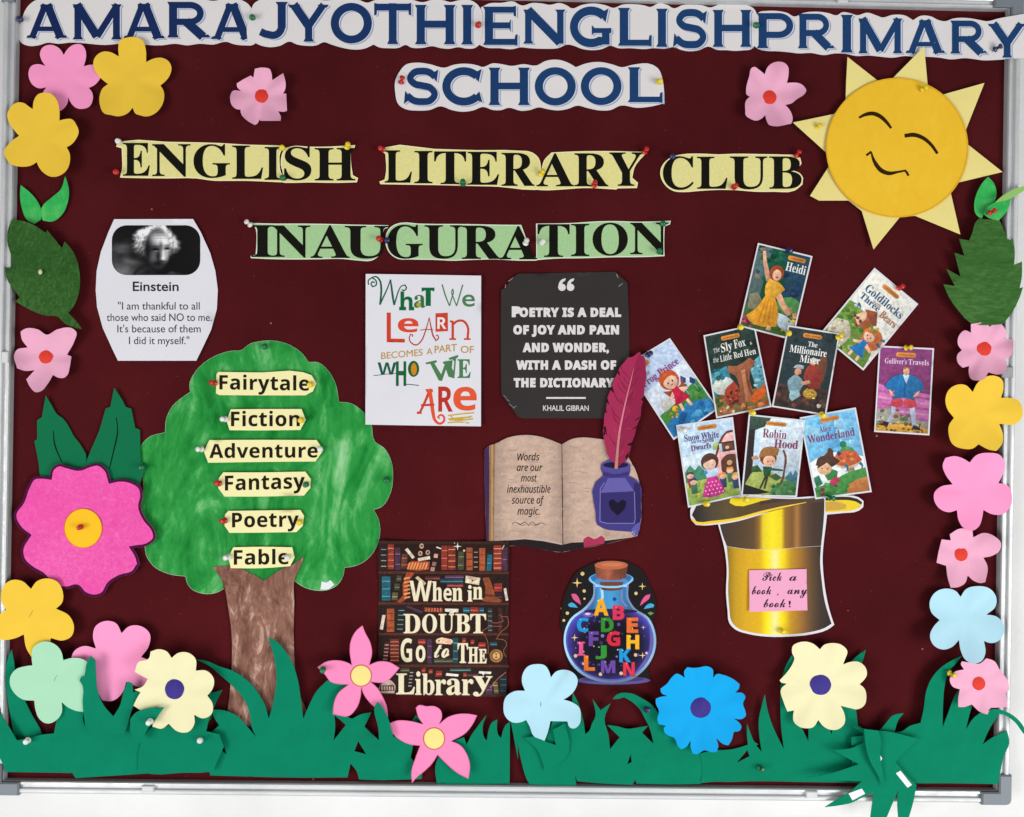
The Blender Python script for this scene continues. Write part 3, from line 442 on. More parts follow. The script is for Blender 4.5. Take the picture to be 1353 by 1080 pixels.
'bs':'4^ 1]/#1&/%0T/+0+/5/]/D/]0f000S0b0D170:1b072-0:2F0D2S0S2X0g2V0t2Q1$2E11201>1<1c0i1y0B230$2K/l2i/`30/[3Z/c4./v4T0<4s0i5-1B5:2$5>2W5<3,543[5&414n3_3]2m3z2H4&1~4*1X4%1B3u1;3a1=3T1D3I1P3>1f322S2m3$2Y3J2E3i2.4$1m421H470w410C3x/s3W/Q3)/82I/)',
'bt':'3y 2)/#1U/(1,/40d/J0I/m080A021$023y/E3y/E4^0=550i6N1n6N1n543R543R3y1n3y1n1$1s0e2$0Q2:0E2T0A3*0F3X0R3X/=2x/+2Q/%',
'bu':'6I 2-/#1P/)0|/90T/T07/{0$0R/z18/z541Z541Z1^1`1*1p0`2%0N2<0D2X0A3&0F3F0V3[0q3o1N3u2A3u545U545U/.4=/.4)/u3|/u3]/P34/72`/)',
'bv':'5K 1J/./.540q542$1f231+2:0O2>0O2E1,2T1f3d545K543//.',
'bw':'8] 0z/./8540s541W2P1e1o1o1+1v0Q1z0Q1~0x2+1M231|282<2|544l545Q2<5[1j5f1*5j0Q5n0Q5u1)6%1n632P6u548R546j/.4|/.4Q194F1m452Z4#3G3t3w3p3w3f3G3T2Z3C1l37172f/.',
'bx':'5T /3/.1827/<5411542A3:3R545G543I275O/.3Z/.2A151(/.',
'by':'5K 0B,L/r,N/P,T/P-q/l-m01-k0[-r0}.,19.L1J.r1S/2/.540x542*1j261<2<0e2H1<2T1j3`545K542s.B2Z-i2<->1s,w1H,`0u,Q',
'bz':'4T /I/./I0,283w/X3w/X544-544-4-1E0F460F46/.',
'bA':'6k /./.1w7+3|7+6k/.4|/.4G1#1Q1#0x/. 1x2I3~2I3H4;3<4g3,5A2z5q2m5?2]4b2P4;',
'bB':'6X 0./.0.7(2X7(3V7#4D6q4}6Z5K695d5e5l5&5e4I5O3u593]4y3K4W3A4W3<4z325>2~5X2h5m2I5z1}5~1I5v0h5_0457/f4^/F3x/43+/. 1l3v2j3v3G3{3l404#4J4*4n4&5,3x5?3g5N3?5]2b5a1l5a 1l0Q2u0Q3C0T3c0^3z0m43104:1X431}3z2?3R2Q2p2W1l2W',
'bC':'65 3A/#2V/)1t/81@/R0o/u0K0E000y/x1X/m2>/i3*/m3p/z4U05550S5i0z6:1M6^2(6x2f7-3O724*7/4a7$5:6p5m6Z5;594E5Z3w5f3O5i2u5b2G5K2#5&1e4P1U3p1P3)1U2=1d1]1|1-2C0e2q0O3O0H3|0K4M0R5Q0o5Q/I4}/84N/-3x/%',
'bD':'7B 0./.0.7(2Z7(3G7#4.6q4j6Z5A6;5m5o655?6N4b6^3|6c326_2G6R1e6=1-5{0X5V004c/W3]/82D/. 1l0Q2R0Q320V3d0e410}4Q1D4h1p4v2J4z3.4t3w4c4V4E5)3x5G3E5Z2c5a1l5a',
'bE':'5B 0./.0.7(4b7(4b5a1l5a1l3x4O3x4O2U1l2U1l0Q4b0Q4b/.',
'bF':'57 0./.0.7(4`7(4`5a1j5a1j3]4M3]4M2:1j2:1j/.',
'bG':'72 3L/#2D/.1L/N0e0(040q/s1s/i3,/n3t/|4Z0:5:0[5n1+6=1_6`2?6y3)7-3v724T7/517%5g6s6;6a5d5A5@5P4s5^4G5f3u5i365a2]5J215%1l4P1W3o1P3)1U2A1d1b1}112E0h2d0V3-0K3V0H430K4]0R4]233/233/3W6<3W6</M5^/<4}//4;/&',
'bH':'7[ 0./.0.7(1l7(1l3y4y3y4y7(6[7(6[/.4y/.4y2T1l2T1l/.',
'bI':'3K /N/./N0*0K0R0K5_/N6,/N7(3+7(3+6,2.5_2.0R3+0*3+/.',
'bJ':'2l /=,k.e,n.>,v.>.?.`.8/+.5/D.7/[.?/o.M/}.f0+/-0./[0.7(1l7(1l/]1e.d1O-|19-Y0y->0Y-)/},q',
'bK':'6P 0./.0.7(1l7(1l3I2.3u2M4C4Z7(6N7(3d3T6P/.4X/.2Q2M1l1z1l/.',
'bL':'5G 0./.0.7(1l7(1l0Q5$0Q5$/.',
'bM':'9Y 0./.0.7(2H7(4=0}6?7(8Y7(8Y/.7%/.7%2s7(3g7+4a7-5A7)5A5$/.3N/.1V5B1R5B1V4a1Z3f1[2m1[/.',
'bN':'81 0./.0.7(297(5b1-5`265^3>5^7(717(71/.5$/.1V5.1R5.1Y3}1[2q1[/.',
'bO':'7{ 3T/#2f/)2$/81I/R0v/v0O0F030z/y1Y/m2@/i3-/m3u/y4Z035:0O5n0u6=1I6a2$6z2g7.3U734D7.5)6z5a6a646=6Y5m6w5:704Y7<3t7@3,7<2?701Y6w0z6Y0F64/v5a/R5)/84C/) 3T0I450P4d0g5+105B1a5P2A5U3,5P3s5B4S5+5)4d5M455c3U5j2v5c2G5M2#5)1g4S1X3s1S3,1X2A1g1a2#102F0g2u0P',
'bP':'6, 0./.0.7(2_7(3X6|4A6i4u6G5=5u5R5=5Y4W5S3v5?3=5*2v4h2W4C2?3p2-391}2R1y1l1y1l/. 1l3@2C3@2}3F3O3Z3d3o3q403u4R3p4x3b5;3I5O3&5]2V5a1l5a',
'bQ':'7{ 5.-83`/#3T/#2f/)2$/81I/R0v/v0O0F030z/y1Y/m2@/i3-/m3u/y4Z035:0O5n0u6=1I6a2$6z2g7.3U734D7.5)6z5a6a646=6Y5m6w5:704Y7<3t7@3,7;2:7-1N6p0l6M055|/f5D/D7<-8 3T0I450P4d0g5+105B1a5P2A5U3,5P3s5B4S5+5)4d5M455c3U5j2v5c2G5M2#5)1g4S1X3s1S3,1X2A1g1a2#102F0g2u0P',
'bR':'6L 0./.0.7(2J7(3I6}476k4o6M5:6#5Q5H5Y4a5T425G3f513C4q3&4P2j4.2W6L/.4X/.2c221l221l/. 1l3S2B3S3(3Y3T3m3g4$3q4>3u4]3q4|3f593R5K3$5[2?5a1l5a',
'bS':'59 1s/#1)/)0@/7/]/O/]1(0m0Z1H0L2#0G2T0L2u0^3+0v31193-1R2z1i2d1{262:1Z2T1#2q0c3(0G3?0.3[/v3|/i4G/e4v/l5V0&6.0K6W0}6u1^7,2H723$7/3Y7$426p4i6Z475>395^2l5f2C5i1x5d1[5T1J5=1D4{1H4c1S4N1g4>264$2r3c3J3H3v3-4=2i4V2D4g1u4l1@4d0`4M0,4&/^3L/=2g/*',
'bT':'5U 1P/.1P5_/B5_/B7(5A7(5A5_335_33/.',
'bU':'7R 3=/#2@/,1R/D0t/m0J0H011.0)1y0)7(1g7(1g251k1Z1w11200n2L0Y2q0M3A0I3o0M480Z4S0q4f154q1_4u264u7(6W7(6W1w6O10670K5x0%5W/a5//G4Y/33}/(',
'bV':'6B 1m/./.7(0n7(2?2A2K1t2Z152f0X2q153$1t302A4^7(6B7(3^/.',
'bW':'9r 10/./.7(0j7(1k2e1x2*2*1>230^2<1?2I2(2T2Z3c7(5=7(6K2Z6W2(6d1>6m0^6v1?7)2*752e867(9r7(7p/.5x/.4q3=4j3_4`444U4g4O504J4g4@45463`4.3<3(/.',
'bX':'6S /./.1h36/=7(107(2q454S7(6B7(3q3.6S/.4Z/.2i2.0w/.',
'bY':'6( 1h/.1h21/.7(0y7(2X3k497(6(7(3I263I/.',
'bZ':'5U /F/./F06345`/O5`/O7(547(545{1F0Q5=0Q5=/.',
'ia':'5J 1;/#0n/)0J/90-/S/q/w/d0J/_1&/d1q/s2]0/3A0N3z0u4M1G4q1{5,2W543-5-3S4s3q4T4*414/414O5*585*3{/.34/.3A072s/i2G/E1r/, 1X/n1~/u2G0.2i0N3-0x3F1N3Y2*3e2a3g333a3_3L4%3.4=2a4D2:4>1s4,1S3j183C0}2p0m2<0b1`0_1$0e0P0u0.15/u',
'ib':'5U 2-/#1V/+10/@0m/^0X0%0S0%02/./J/.177V257V1j5V1Z4o1K481D3{1H3{1o4I2=4n2k5+3E533o5.484z4V4`4m4;4{3i5#314{2D4m1Y4V0u480<3n/h3@/C2h/, 2%/n2L/t2p0-340J3N0r3c1E3s1y3|2U4#323|3Y3q3x3`433H4@3)4D2c4>2@4,1y3j1Z3C1@2p1,2<0y1`0u1$0{0T13011G/{1a/q',
'ic':'41 1r/#19/*0d/:0;/V/w/~/e0U/_18/d2#/s2h0/3I0P4#0y4P1N4s2+5-2i5431523T5-3v5$494u3{4+3K4<3.4B2j4D2E4@1~431`3y193K0w2l0e2(0_190c0n0m0N1#051;/}1X/r1{/n2B/p2d/x3G043G/D3)/72d/-2>/%',
'id':'5U 1;/#0n/)0J/80-/R/q/w/d0I/_1&/d1p/q2Z0,3?0K3x0r4K1D4p1x5,2W533.5,3T4s3q4T4*414/41494s4E5[4k7V5h7V3{/.32/.3=0739072n/h2D/D1q/, 1Y/n1{/t2B0,2d0H3&0o3A1A3V1u3d2R3h323b3_3P4%3=472~4A2^4D274>1p4+1P3h163@0|2m0l290b1^0_1$0b0X0m0:0~0#1:/r',
'ie':'4` 1m/#13/*0^/<07/[/u0)/e0Z/_1:/d1{/r2`0-3@0L3x0t4K1G4p1|5,2]5431503W5$3v4n404T4=454A3l49393|2g3Q2?2p1}1{1i0q1c0`1c0_1O0^1=0a0r0k0Q0|0718/~1W/r1}/n2G/q2k/y3Z0<3Z/K2k//2A/& 0m2O0t2O1S2R2.2Z2]2i3%2~3=3?3E3e3A3}34452x4A2W4E274@1t411U3t193Q0~3&',
'if':'2_ .X,L.5,O-s,V-s-F.3->.P-;.q-B/.-X/@-}/N.S0c4A/`4A/g4g0q5-0|5^136@1I6p1d752)7K2O7W2~7[3W7V4&7H3k6`3L6j3&6n2_6i2D6W2/671z5^1n5*3,5*2z4A1a4A0J.I04-Y/m,|/O,b/*,Q',
'ig':'5U 14,L0`,N04,U/h,a/G,o/G-f/g-V04-H0a->11-;1k-B2=-Y2U-r2i.92v.d3#//32/g3=0739072p/i2F/E1r/,1</#0n/)0J/90-/S/q/w/d0J/_1&/d1p/q2Y0,3>0K3x0r4L1D4q1x5,2W543.5-3T4s3r4T4+414/414P5*595*3t.j3`.$3B-I2y,}2K,b1q,Q 1Y/n1|/t2C0,2e0I3(0q3A1C3U1w3c2S3g323a3_3P4%3=473#4A2_4D284>1p4+1P3h163@0|2m0l290b1^0_1$0b0X0m0:0~0#1:/r',
'ih':'5U /J/.177V257V1e5E1U4b1D3{1I3{1w4R284j2X4}2|5/3J533r5/475#4S4l4h4P4t4.4x3_4u374m2g4%/.3(/.3p2q3y3X3u3v3i423R4?324D2j4>2C4-1w3i1T3:162V0z1b0H/.',
'ii':'1} 1O6)1<6,1-660}6D0z6X0~6q1/7+1A791Z7>1u792)7*2.6l2*6O1w6;1d6- /J/.0c5*1a5*0H/.',
'ij':'1} 1N6)1<6,1-660}6D0z6X0~6q1/7+1A791Z7>1t792(7*2-6l2(6O1v6;1c6- .H,L.%,N-e,V-e-F.$->.D-;.i-F/*-h/<.C0c5*1`5*07.;/}-R/^,y/@,a.v,Q',
'ik':'4[ /I/.167V257V1N46112p0z253l5*4z5*2G2R3}/.2v/.1_1v0q1<0H/.',
'il':'1} /I/.177V257V0G/.',
'im':'8p /J/.0c5*1P5*1E3|1J3|1v4S254k2S4~2v503B543e514%5%4=4p4U4I4b3r4|445;4P5X4j5y4~6B506j5475507U5$7p4m8(4R8341873e84388,2g7A/.6B/.702q773=793]753x7)426n4@6O4D6.4>5f4,5A3h4|3<4`2[4J1m3r/.2t/.3a2q3j3X3f3v3Z423F4?3(4D2b4>2=4-1t3i1R3:152V0z1b0H/.',
'in':'5U /F/+0`5-1S5-1H4#1v4V274n2W5%2|533J573s534:5&4V4o4k4S4w424{3e4x354p2f4(/+3#/+3m2r3u3=3w3[3o4$3X4:324A2k4;2E4*1z3f1W38192U0}1a0J/+',
'io':'5E 1s/%18/,0c/?0:/_/w0-/e0`/_1@/c2#/p2b0*3A0H3w0n4I1B4n1y5)2]513<5+3n4s4;4T4X4*4k3R4q2q4m234`1P4J0q4-0;3b/i33/E2W/. 1x/p2K/x2u073=0`3Y1=3k2(3q2{3n3>3g3[3X3v3C403&4=2^4B2:4>1u411X3x143K0t2n0c2+0^1=0a0r0l0Q0}07190#1U/t',
'ip':'5U .s,L0c5*1P5*1D3{1H3{1n4I2=4n2m5+3G533q5.494z4V4`4m4;4{3i5#304{2C4m1X4V0t480;3m/g3@/B2g/,2-/#1V/+10/@0n/^0X0%0S0%0N/T0F/$/p,L 2%/n2L/t2p0-340J3N0r3c1E3s1y3|2U4#323|3Y3q3x3`433H4@3)4D2c4>2@4,1y3j1Z3C1@2q1,2=0y1a0u1$0{0T13011G/{1a/q',
'iq':'5U 2J,L2{.}3+/L37/{3=0739072p/i2F/E1r/,1</#0n/)0J/80-/R/q/w/d0I/_1&/d1p/q2Y0,3>0K3x0r4L1D4q1y5,2X543.5-3T4s3q4T4*414/414P5*585*3G,L 1Y/n1{/t2B0,2d0I3&0q3@1C3U1w3c2S3g323a3[3O4#3<462~4@2_4D284>1p4+1P3h163@0|2m0l290b1^0_1$0b0X0m0:0~0#1:/r',
'ir':'3T /J/.0c5*1P5*1E3|1J3|1w4V244m2P5#2p5039543W533t5-3a483-4>2X462.3x1e3R1G2~112J0}1p0H/.',
'is':'3w 0p/#0A/%/u/-/Q/8/3/F/30=/P0./v/{0C/p0m/m1F/s1m0*2)0D210g2,1&1y1=1^1R111n0Y23052U/z2|/s3P/y3{0.4E0J4e0o4|1@5/1u542I512v5)3A4w3c4j3F3~2g4:2C4A1u4D1M4?10400w3s0q3U0u3=1(3(1B2m1o2Q2C242k1o2}1U3-18310p3+0=2s/o2S/N2)/71P/)',
'it':'2m 13/#0[/*02/>/x/T/l/s/h0?/k0b/q1,0S4A/Z4A/c4j0c551F6J1{6J1`5*325*3#4A1R4A0o1+0i0i0f0I0i040s/}1(/q1@/m1d/q2-/z2-/61c/*',
'iu':'5U 17/#0l/(0K/300/F/v/a/j0&/f0O/j0|/q1K0]5*1[5*0n1A0g0v0e0X0i0;0v0%10/s1P/n1t/t2@0+2g0J300y3N1]3e2Q4;5*585*3{/.32/.3=0738072g/a2J/H2+/51a/(',
'iv':'4? 0B/./_5*0]5*0{1i1%1+1*0D1+/r1H0P1h162&1l3l5*4p5*1[/.',
'iw':'71 /~/./h5*0d5*0l1u0l0l0h/|0l/|1#0S1<121R1d3+5*405*4A1t4D0y4B/|4F/|4h0|59216T5*7W5*4n/.3^/.3N2B3L353M4/3I4/3/3E2d2L11/.',
'ix':'4O .d/.1=24/~5*0}5*1v2s3_5*4k5*2?203a/.2b/.1a1J/p/.',
'iy':'4? .p,L.G,O.*,V.*-C.H-<.k-:/6-@/U-S/r-s02.B0U/%/_5*0]5*1$2/1-1C110T12/w1J0L1i142)1m3l5*4p5*1)..0Z-F0/,r/i,^/A,P',
'iz':'4) .z/./+/k2k4B084B0F5*3~5*3p4=06/q3&/q2u/.',
'iW':'8] 0^/.0?7(1=7(1K271K1<1G0B1m1B2;2F4K7(5L7(5a2H5e1@5e0B6*1;6M2:8T7(9Y7(5~/.4}/.4g484e5$4c5j4H5,4#451`/.',
'i.':'1U 0A0C/~0;/h0$/`/b/h/C/~/-0A/$0`/-0v/C0~/b0v0$0`0;',
'sa':'4~ 2Y/&2A/+2,/91y/N1t/k1L/E0}//0P/(0(/./c/A/M/_/F0*/L0P/^0x/y1C0@1f0i2)192@1g2O272T2Y2O2q2@2~2(362P4L2T3I0J35/z3-/f3//_36/[3@/_3O/g3t0%4;0D4O003y/a3L/A2~/- 0f/@1-/J1S/k1{0>2D0w2`1O2i1o2f1}2_2.2R252E2823241z2&1d1m1L1S0|0q0[010Q/o0N/V0P/O0V/H0_/B',
'sb':'4L 4+0L3h053K0%3//y2n/v2g/v2]/w1|/J1?/00]/&0:/,/|/;/k/S/f/s/j00/v0Q0/0|0L1S0119/r0~/a170G1r0[2.0m2G2j5P455]1k1[1O1/120V0u0(0k/g0n/U0w/K1*/H1=/L1X/W1z/j2A0*230L2.0y221@2>1c2P2&2g2A2~2R392X3U2Q3f2<3l1u3g1L3X1#3>0W2u0432073I0?3`0M3w0a 2]0;2|0`320|3:183=1K3:1^321h3$1l2t1i2i1_2_1P2V1>2P1+2N0r2R0S',
'sc':'3H 0c/&03/./k/C/T/e/L06/R0^/e1)0#1L0G1m0n2-1=2B1g2P222T2X2P2v2D3.20341p311]3&1J2r1=2Z192K1<2@1D281O261_281k2@1w2J2(2X2.2H252:212(1~1Z1O120o0o020f/s0c/_0i/L0}/F14/H1G/O1o/e2<0(2Z0D2o002</`1h/@18/-',
'sd':'5o 0V/(0-/./f/A/T/T/I/m/F0//L0V/`0~/|1G0D1j0n2+1>2A1k2O2:2T2`2O2z2A3.2*4}5Q6D5]3X0]36/x3*/Z3-/P37/M3_/b4H0D4^004//b3c/B3>//2v/(2S/-29/:2)/N1~/h1~/o1T/G1)/0 0q/B1*/G1B/V1]/n1y01280R2O0x2i1O2q1u2n2+2e262U292C252.2&1r1n1[1T100y0k0H0X/~0R/^0U/N0`/E',
'se':'3b 0k/&0F/*0%/5/f/G/P/^/C/w/?07/E0Z/X1#/u1G0=1i0f2*162A1b2O2/2T2Q2O2n2B3%2,3,1l3$1M2k112I0r1y0[1E0H0f0:0X/v0S/Z0[/J0s/E1C/J1q/Z2D/w2t0D3+002R/`1w/@1A/- 0p0T150[1U0k1q1#2-1=2<1W2A1q2=2-2/251{201h1|1R1e1=1E1(0|',
'sf':'5& 2a002?/e1|/I1_/71C/+1)/%0j/#0[/$.y,,-V+y/_/S/T/b/Q/r/U0)/c08/s0B0)0E0.0E0|1h0W1D0/0~/y170Q1d0v2-1G2c2)3]2k4]3H5A3l5[435m4V5r5$5k5>5V5F555=4b4~4/4R3U3u2|302H2;1s0n/E0v/E18/I1X/V1}/r2J0D 2;2;3#2g3[384+3f4H484Z4d4a534_5A4W5K4F5Q425I3s5/3S4`2x3^',
'sg':'4| 4?003w/n3P/T3&/?2X/-1i-f0y,c0F,7/o+y/;+p.j+u.H,).3,B.,,c.7-6.Y-c/8.20-.Z19/&1O/O1//90j/,0I/(/|/./]/B/G/`/@0+/F0R/X0z/t1D0<1h0e2*152A1b2O222T2T2O2l2A2x2*322O4S2Y2r/W3M/t3i0,4,0D 0[/@0u/E14/U1N/o1i032&0W2>1$2W1Y2`1y2Y222G2828232#2#1O1J0z0c0T/~0I/e0E/R0K/E /4,2/I,8/a,I/y,g0J-P1(.]0H.F/q.+/H-g/)-E.r,~.l,[.p,D.|,7',
'sh':'5I 4k004D/g4(/M3W/13,/(2k/.2S/>2C/Y2>/}2A0:2H0P2Y0n2|1>3Z2$3_2.3^223Y233;2*2l1i26151s0l1U0B0i///C/&0l1i0I1C0&0~/o170R1t0o291/2^1g3]2j5O4.5]1o1>2U1}332H3e2T4&2O4>2>4L1~4Q1Z4L1=4=0z3b043I/n3A/W3C/P3H/M3U/R3l/b4V0D',
'si':'2y 22301x331h3<1^3I1Y3]1_3r1m4)2&452?492R462c4-2m3z2q3i2l3S2_3A2I34 2A001c/U1:/80u/+0S/&0)///k/E/c/l/g0(/u0J0Q1V091=/x0~/d170%1Q0N1{0u2K2L2T1@0P0|/r0r/V0s/O0w/M1,/R1B/`1b/y2.0D',
'sj':'2y 2;302%331q3<1g3I1c3]1h3r1v4)20452H492[462l4-2v3z2z3i2u3S2h3A2R34 22001p/q1K/W0~/A0U///l-y/)-%.D,D-b+|-%+p,g+t,R,%,F,:,B,T,J,{,c-H-.-s-c.A.G.i/7/10T1N0A1<0%0~/m170/1Q0W1{0~2K2Z2T0q/[1G/w1a0-1z0D ,~,4->,:-X,L-t,k.E-T.y.].1.4-T-h---A,p,w,h,S,m,<',
'sk':'51 /B/&0p1p0J1F0%0~/m170`2-1;2r1g3]2j5O4,5]0b// 2f/&2M/+29/72,/H2(/`2*/s200*2@0H2P0a2X0q2T0{2G1#2:0}2,0{1y1#1t1/1{1=231A2N1D2a1L2p1[3(1v3<263P2G3e2Q4#2T4>2Q4R2G4^274b1~4_1l4S1]4D1Q411N3{1P3n1W3d1c3a1p3c1{3i2)3a2,3V2#3E1h311L2y1:36103I0|3V0i3Z0R3Y0>3T0.3O/{3L/q3N/k3T/i3_/m3n/x4=0D4P003{/^3Q/>3,/-',
'sl':'3i 2O001|/`1U/@10/-0b/&0A/,0&/;/p/Q/j/p/t0F071,0I1L/x0~/c130N1w0l2@1,2i2h5O4-5]1e1=1.040|/r0w/`0{/R1*/M18/R1N/a1n/z2<0E',
'sm':'8$ /,/%/s000H0x0f1I0o1_0n1d0i1f0S1V/{0~/h170f21102J1U2R1m2K1{262$1m1y1>2_1}3;2H3j2T4#2P452C4@2-4D1l4>1>5#1}5]2H622T6O2O6h2@6x2&6}1_6w186f0l6M0G650(5~/k5x/W5z/P6#/M6//R6E/b6e/{710D7F006l/Z6G/?6(//5s/*5c/(5F/.5//>4z/Y4u/}4w064|0I5)0]570r5a1L5}1s6,2-6+226&235]1~5(1L4>0R3>/.1]/%2`0S351C3I1i3O1{3M2(3G2*2q1g1|0i0i/.',
'sn':'5S /,/%/s000H0x0f1I0o1_0n1d0i1f0S1V/{0~/h170f21102J1U2R1m2J1z242#1i1y1>2`1}3=2H3n2T402O4G2>4U1~4Z1Z4W1D4L1+4+0R3c0%3Q/j3K/W3M/P3R/M3^/R3t/b48/{4`0D4u004?/Z3v/?3V//3F/*36/(2u/.2^/>2M/Y2H/}2J092Q0P2c0o3*1>3d2$3h2+3g223c233<1~2]1L281&1k0Q0i/.',
'so':'4+ 0]/&00/./h/D/P/e/H04/N0X/`0~/{1F0B1i0k2*1;2A1h2O282T2d2N3*2=3=1{3D1S3@11330l2y0K2Y0(2}063F0P3Y0:37/z2o/g2J/Z2&/V1W/<1-/, 0s/G1//M1K/`1G/o1K/}1W0/1j0:2$0?2I0s2_1F2f1q2c2&2Z212M24282,1v1m1Q1A1.0f0n0/0f/s0c/a0g/M',
'sp':'5/ /e170,1T0G1q0_230w2X1M3Q2?5#3`511y1t2E292l2M372S3R2N3i2?3w2&3|1e3x1@3j0y3S0U37002z/i2r/R2t/K2z/I32/O3N/b3p/}4:0D4O003u/Z3K/<3*/,2g/&2F/-2+/>1t/X1n/y1u0<2.0a2l1R3+1s332+31223)242l2.2M1w2-1Y1g141E0b1&0/.p,--N+|0G1I0316/w0~',
'sq':'4u 0z+j0T+p07,&0$,C/z,f0#-004-W0T.71//<0j/,0J/%0#/-/a/B/K/a/D0,/J0N/Z0t/u1>0;1b0b2%122?1_2O212T2M2O2a2@2k2(2~2L4H2T1Y-W17,r1,,M12,81B,11[,81z,M2<,p2R-A2a-t2f.Q2c.n2Y/<3A/k3|0D45003]/]3#/23).g3+.E3$-c2m-)2N,S2&,.1S+r 0W/E1//]1i0F2O1^2Q1h2Q1p2M2(2?2.222)1|1v1P1E0}0c0W0&0L/i0I/W0M/J',
'sr':'3a 3&002D/R1{/71a/,1D/(0u/-0T/=0>/T07/t0;040G0R0Y0r0r17141U1V1p1,1m0l1m0G1H/y0~/e170.1V0M1u0Y2K0b2b0j2i0s2k1$2h1&2Y1&2R1%2K102?1O292)222?2+2P1|2[1n2`1Y2U1=2<0n1z0C1c0#1U/k1Q/Z1U/P1`/M1m/R2(/`2F/y2p0E',
'ss':'3# 2S0=2$/m1Y/N19/90v/-0X/(08/%/j/+/L/</:/S/4/n/70$/A05/P0?/d0B/v0?0)06000)03/v00/g0&/Z/v/R/j/O/c/P/m/F/}/C08/I0L/[0^/z0i0<0q0^0u1(0w1Q0w1e0u1v0^1a0<1A/w0~/e170:1e0}2I1-2X1<2l1J2r1X2n1]2c1Z2Y1S2P1L2F1J2:1L211S2%1m1X1|112%0g1{0A1j0%2@0Q',
'st':'4% /d170F1s0x2Q1K3=2a5C4+5H3;3~4#3~3v3^3$3^292?1S1(0}0%0s/i0o/X0r/O0z/L11/Q1K/`1l/y2;0D2N001|/b1P/B1%//0V/(07/-/{/</m/S/h/q/k0*/r0B0*0l0P1V/u0~',
'su':'5a 5(004L/X4)/=3c/.3@/)2u/.2X/<2G/Q2A/n2C/}2F001z/a1O/B1$//0W/)08/./{/</k/Q/f/n/j0)/v0J000v0M1Q0117/v0~/e170A1m0x2K2T2T1F0P100%1)/f1-/Z19/V1Y/i250F2U0n2u1@371q3T2K512T3n043S/Z3W/Q3b/N4-/c4p0D',
'sv':'4D 0{/(0L/-0*/=/p/V/i/z/p0D0+0p0N1G0W1T0Z1_0Y1d0U1f0G1^/}17/m1H0-1e0M2)0l2@1/2P1G2T1]2N1i2:1m1u1k1_1f1H1V1(1?0X1)030w/z0o/k0k/]0q/O1(/J1R/P1}/e2K0*290B200X2-0s211:2=1^2O1}2g2=3#2N3<2T3T2P3e2C3o2/3r1r3j1A3P0j3&07390:3L0D3a0R3t0e4,0P3l093R0)36/z2o/w2i/w2>/S1q/;1I/- 2d0=2}0W370x3E1<3J1Y3E1h361m3%1j2r1`2d1P2X1>2Q1*2N0q2P0_2V0O',
'sw':'7T 0y/(0R/+04/5/z/E/m/]/i/z/n0>/~0]090z0R1:0g1P0m1_0l1d0h1f0Y1^0*15/r1H0D1q0z2=152L2l2T1@0<1,/u1$/]1)/N14/J1D/O1X/^21052i0y3A1g3f2L5H2T410O3y0*3s/d3u/Y3}/P4,/I4:/G4R/K4q/V59/i5[0*5I0B5@0X5=0s5A1:5M1^5`1}5w2=642N6L2T6e2P6u2C7#2/7&1r6~1M6p1&6X0]67086K0=6`0F6s0S7+0f7>0Q6s046L/}6#/w5y/w5M/S5#/;4S/-3~/(3R/,31/82t/M2f/j2a042,/Z1a/;1?/- 5t0=620W6G0x6U1<6Z1Y6U1h6F1m661j6&1`5t1P5i1>5a1*5_0q5a0_5g0O',
'sx':'41 /h17/x1H031a0R1~0}2C152N1F2Q1Y2I1i231s1j1v171v1(2.1`2F202b2K2~2T3>2O3O2@3T2(3Q1r3G1d391Y3)1V2p1Z2c1g2[1{2A1O2/0y1~0D1z/q2#/Z22/R2X/f3>0D3S003$/`2Z/C28/31s/.1V/21?/<1-/N0u/t0m0I0I/g0*/@/h/-/J/&/3/,/%/;.|/S/#/e/,/u/;0#/N0(/_0%/l/y/u/m/x/^03/r0H030Z0R0j0t0s180v1R0s1b0j1g0`1c0Q1U0;1>/|0~',
'sy':'5S 4n004%/U39/02a.622-J1d,p1?,J0l,)0<+q/e+j/:+p.x,$.g,?.a,`.h-*.}-M/D-p03.E18.q1o/*2C0%1o/O1C/10y/&0W/,0=/;0,/Q0%/p0)02030O0B0m0W130i1N0o1^0n1d0j1f0^1`0F1J0116/x0~/c17001_0Z2&0z2>1<2N1V2S1v2L2-27231n2/1K1|1)1L0116/h1./T11/J1;/G1Y/Z22072t133c2J532S3R/Z4)/z4]0D /d,)/|,00;,D0U,g1)-V1`.c0_.7/t-b/S-?/@,x/:,V/=,F/E,7/R,,',
'sz':'3| /6+j.o+o.W+}.J,7.F,O.M,t.e-?//-i/W./0..O0j.q1U/81[/O1X/b1M/q11/Z0m/M0I/I0-/L/w/T/q/b/w/t0/0%0O0.0y0118001D0.1s0h1O0e1(0k0l0~0d1C0f1Q0m1c0j1g0[1]0B1B0(0~/m17021^0]2*1-2H1A2P1Q2S1d2P1u2G2$282)2#1~1g1m1N1[1:1U1/1X1)1`1&1t1)2,1+2S1j2j202y2D302P3D2T3T2O3Z2>3X2/3Q1|3<1e2j1;250b1b0)1u/}2)/s27/h2B/Z2h/x310D3C002{/g2M/D2R/02T.t2N.K2<-|1z-P1U-%1+,Z0X,:/q+u /,,,/D,3/a,H0(,k0D-30c-_1J.s0?.;/p-z/L-]/(-6.n,o.g,O.i,B.o,7.y,/',
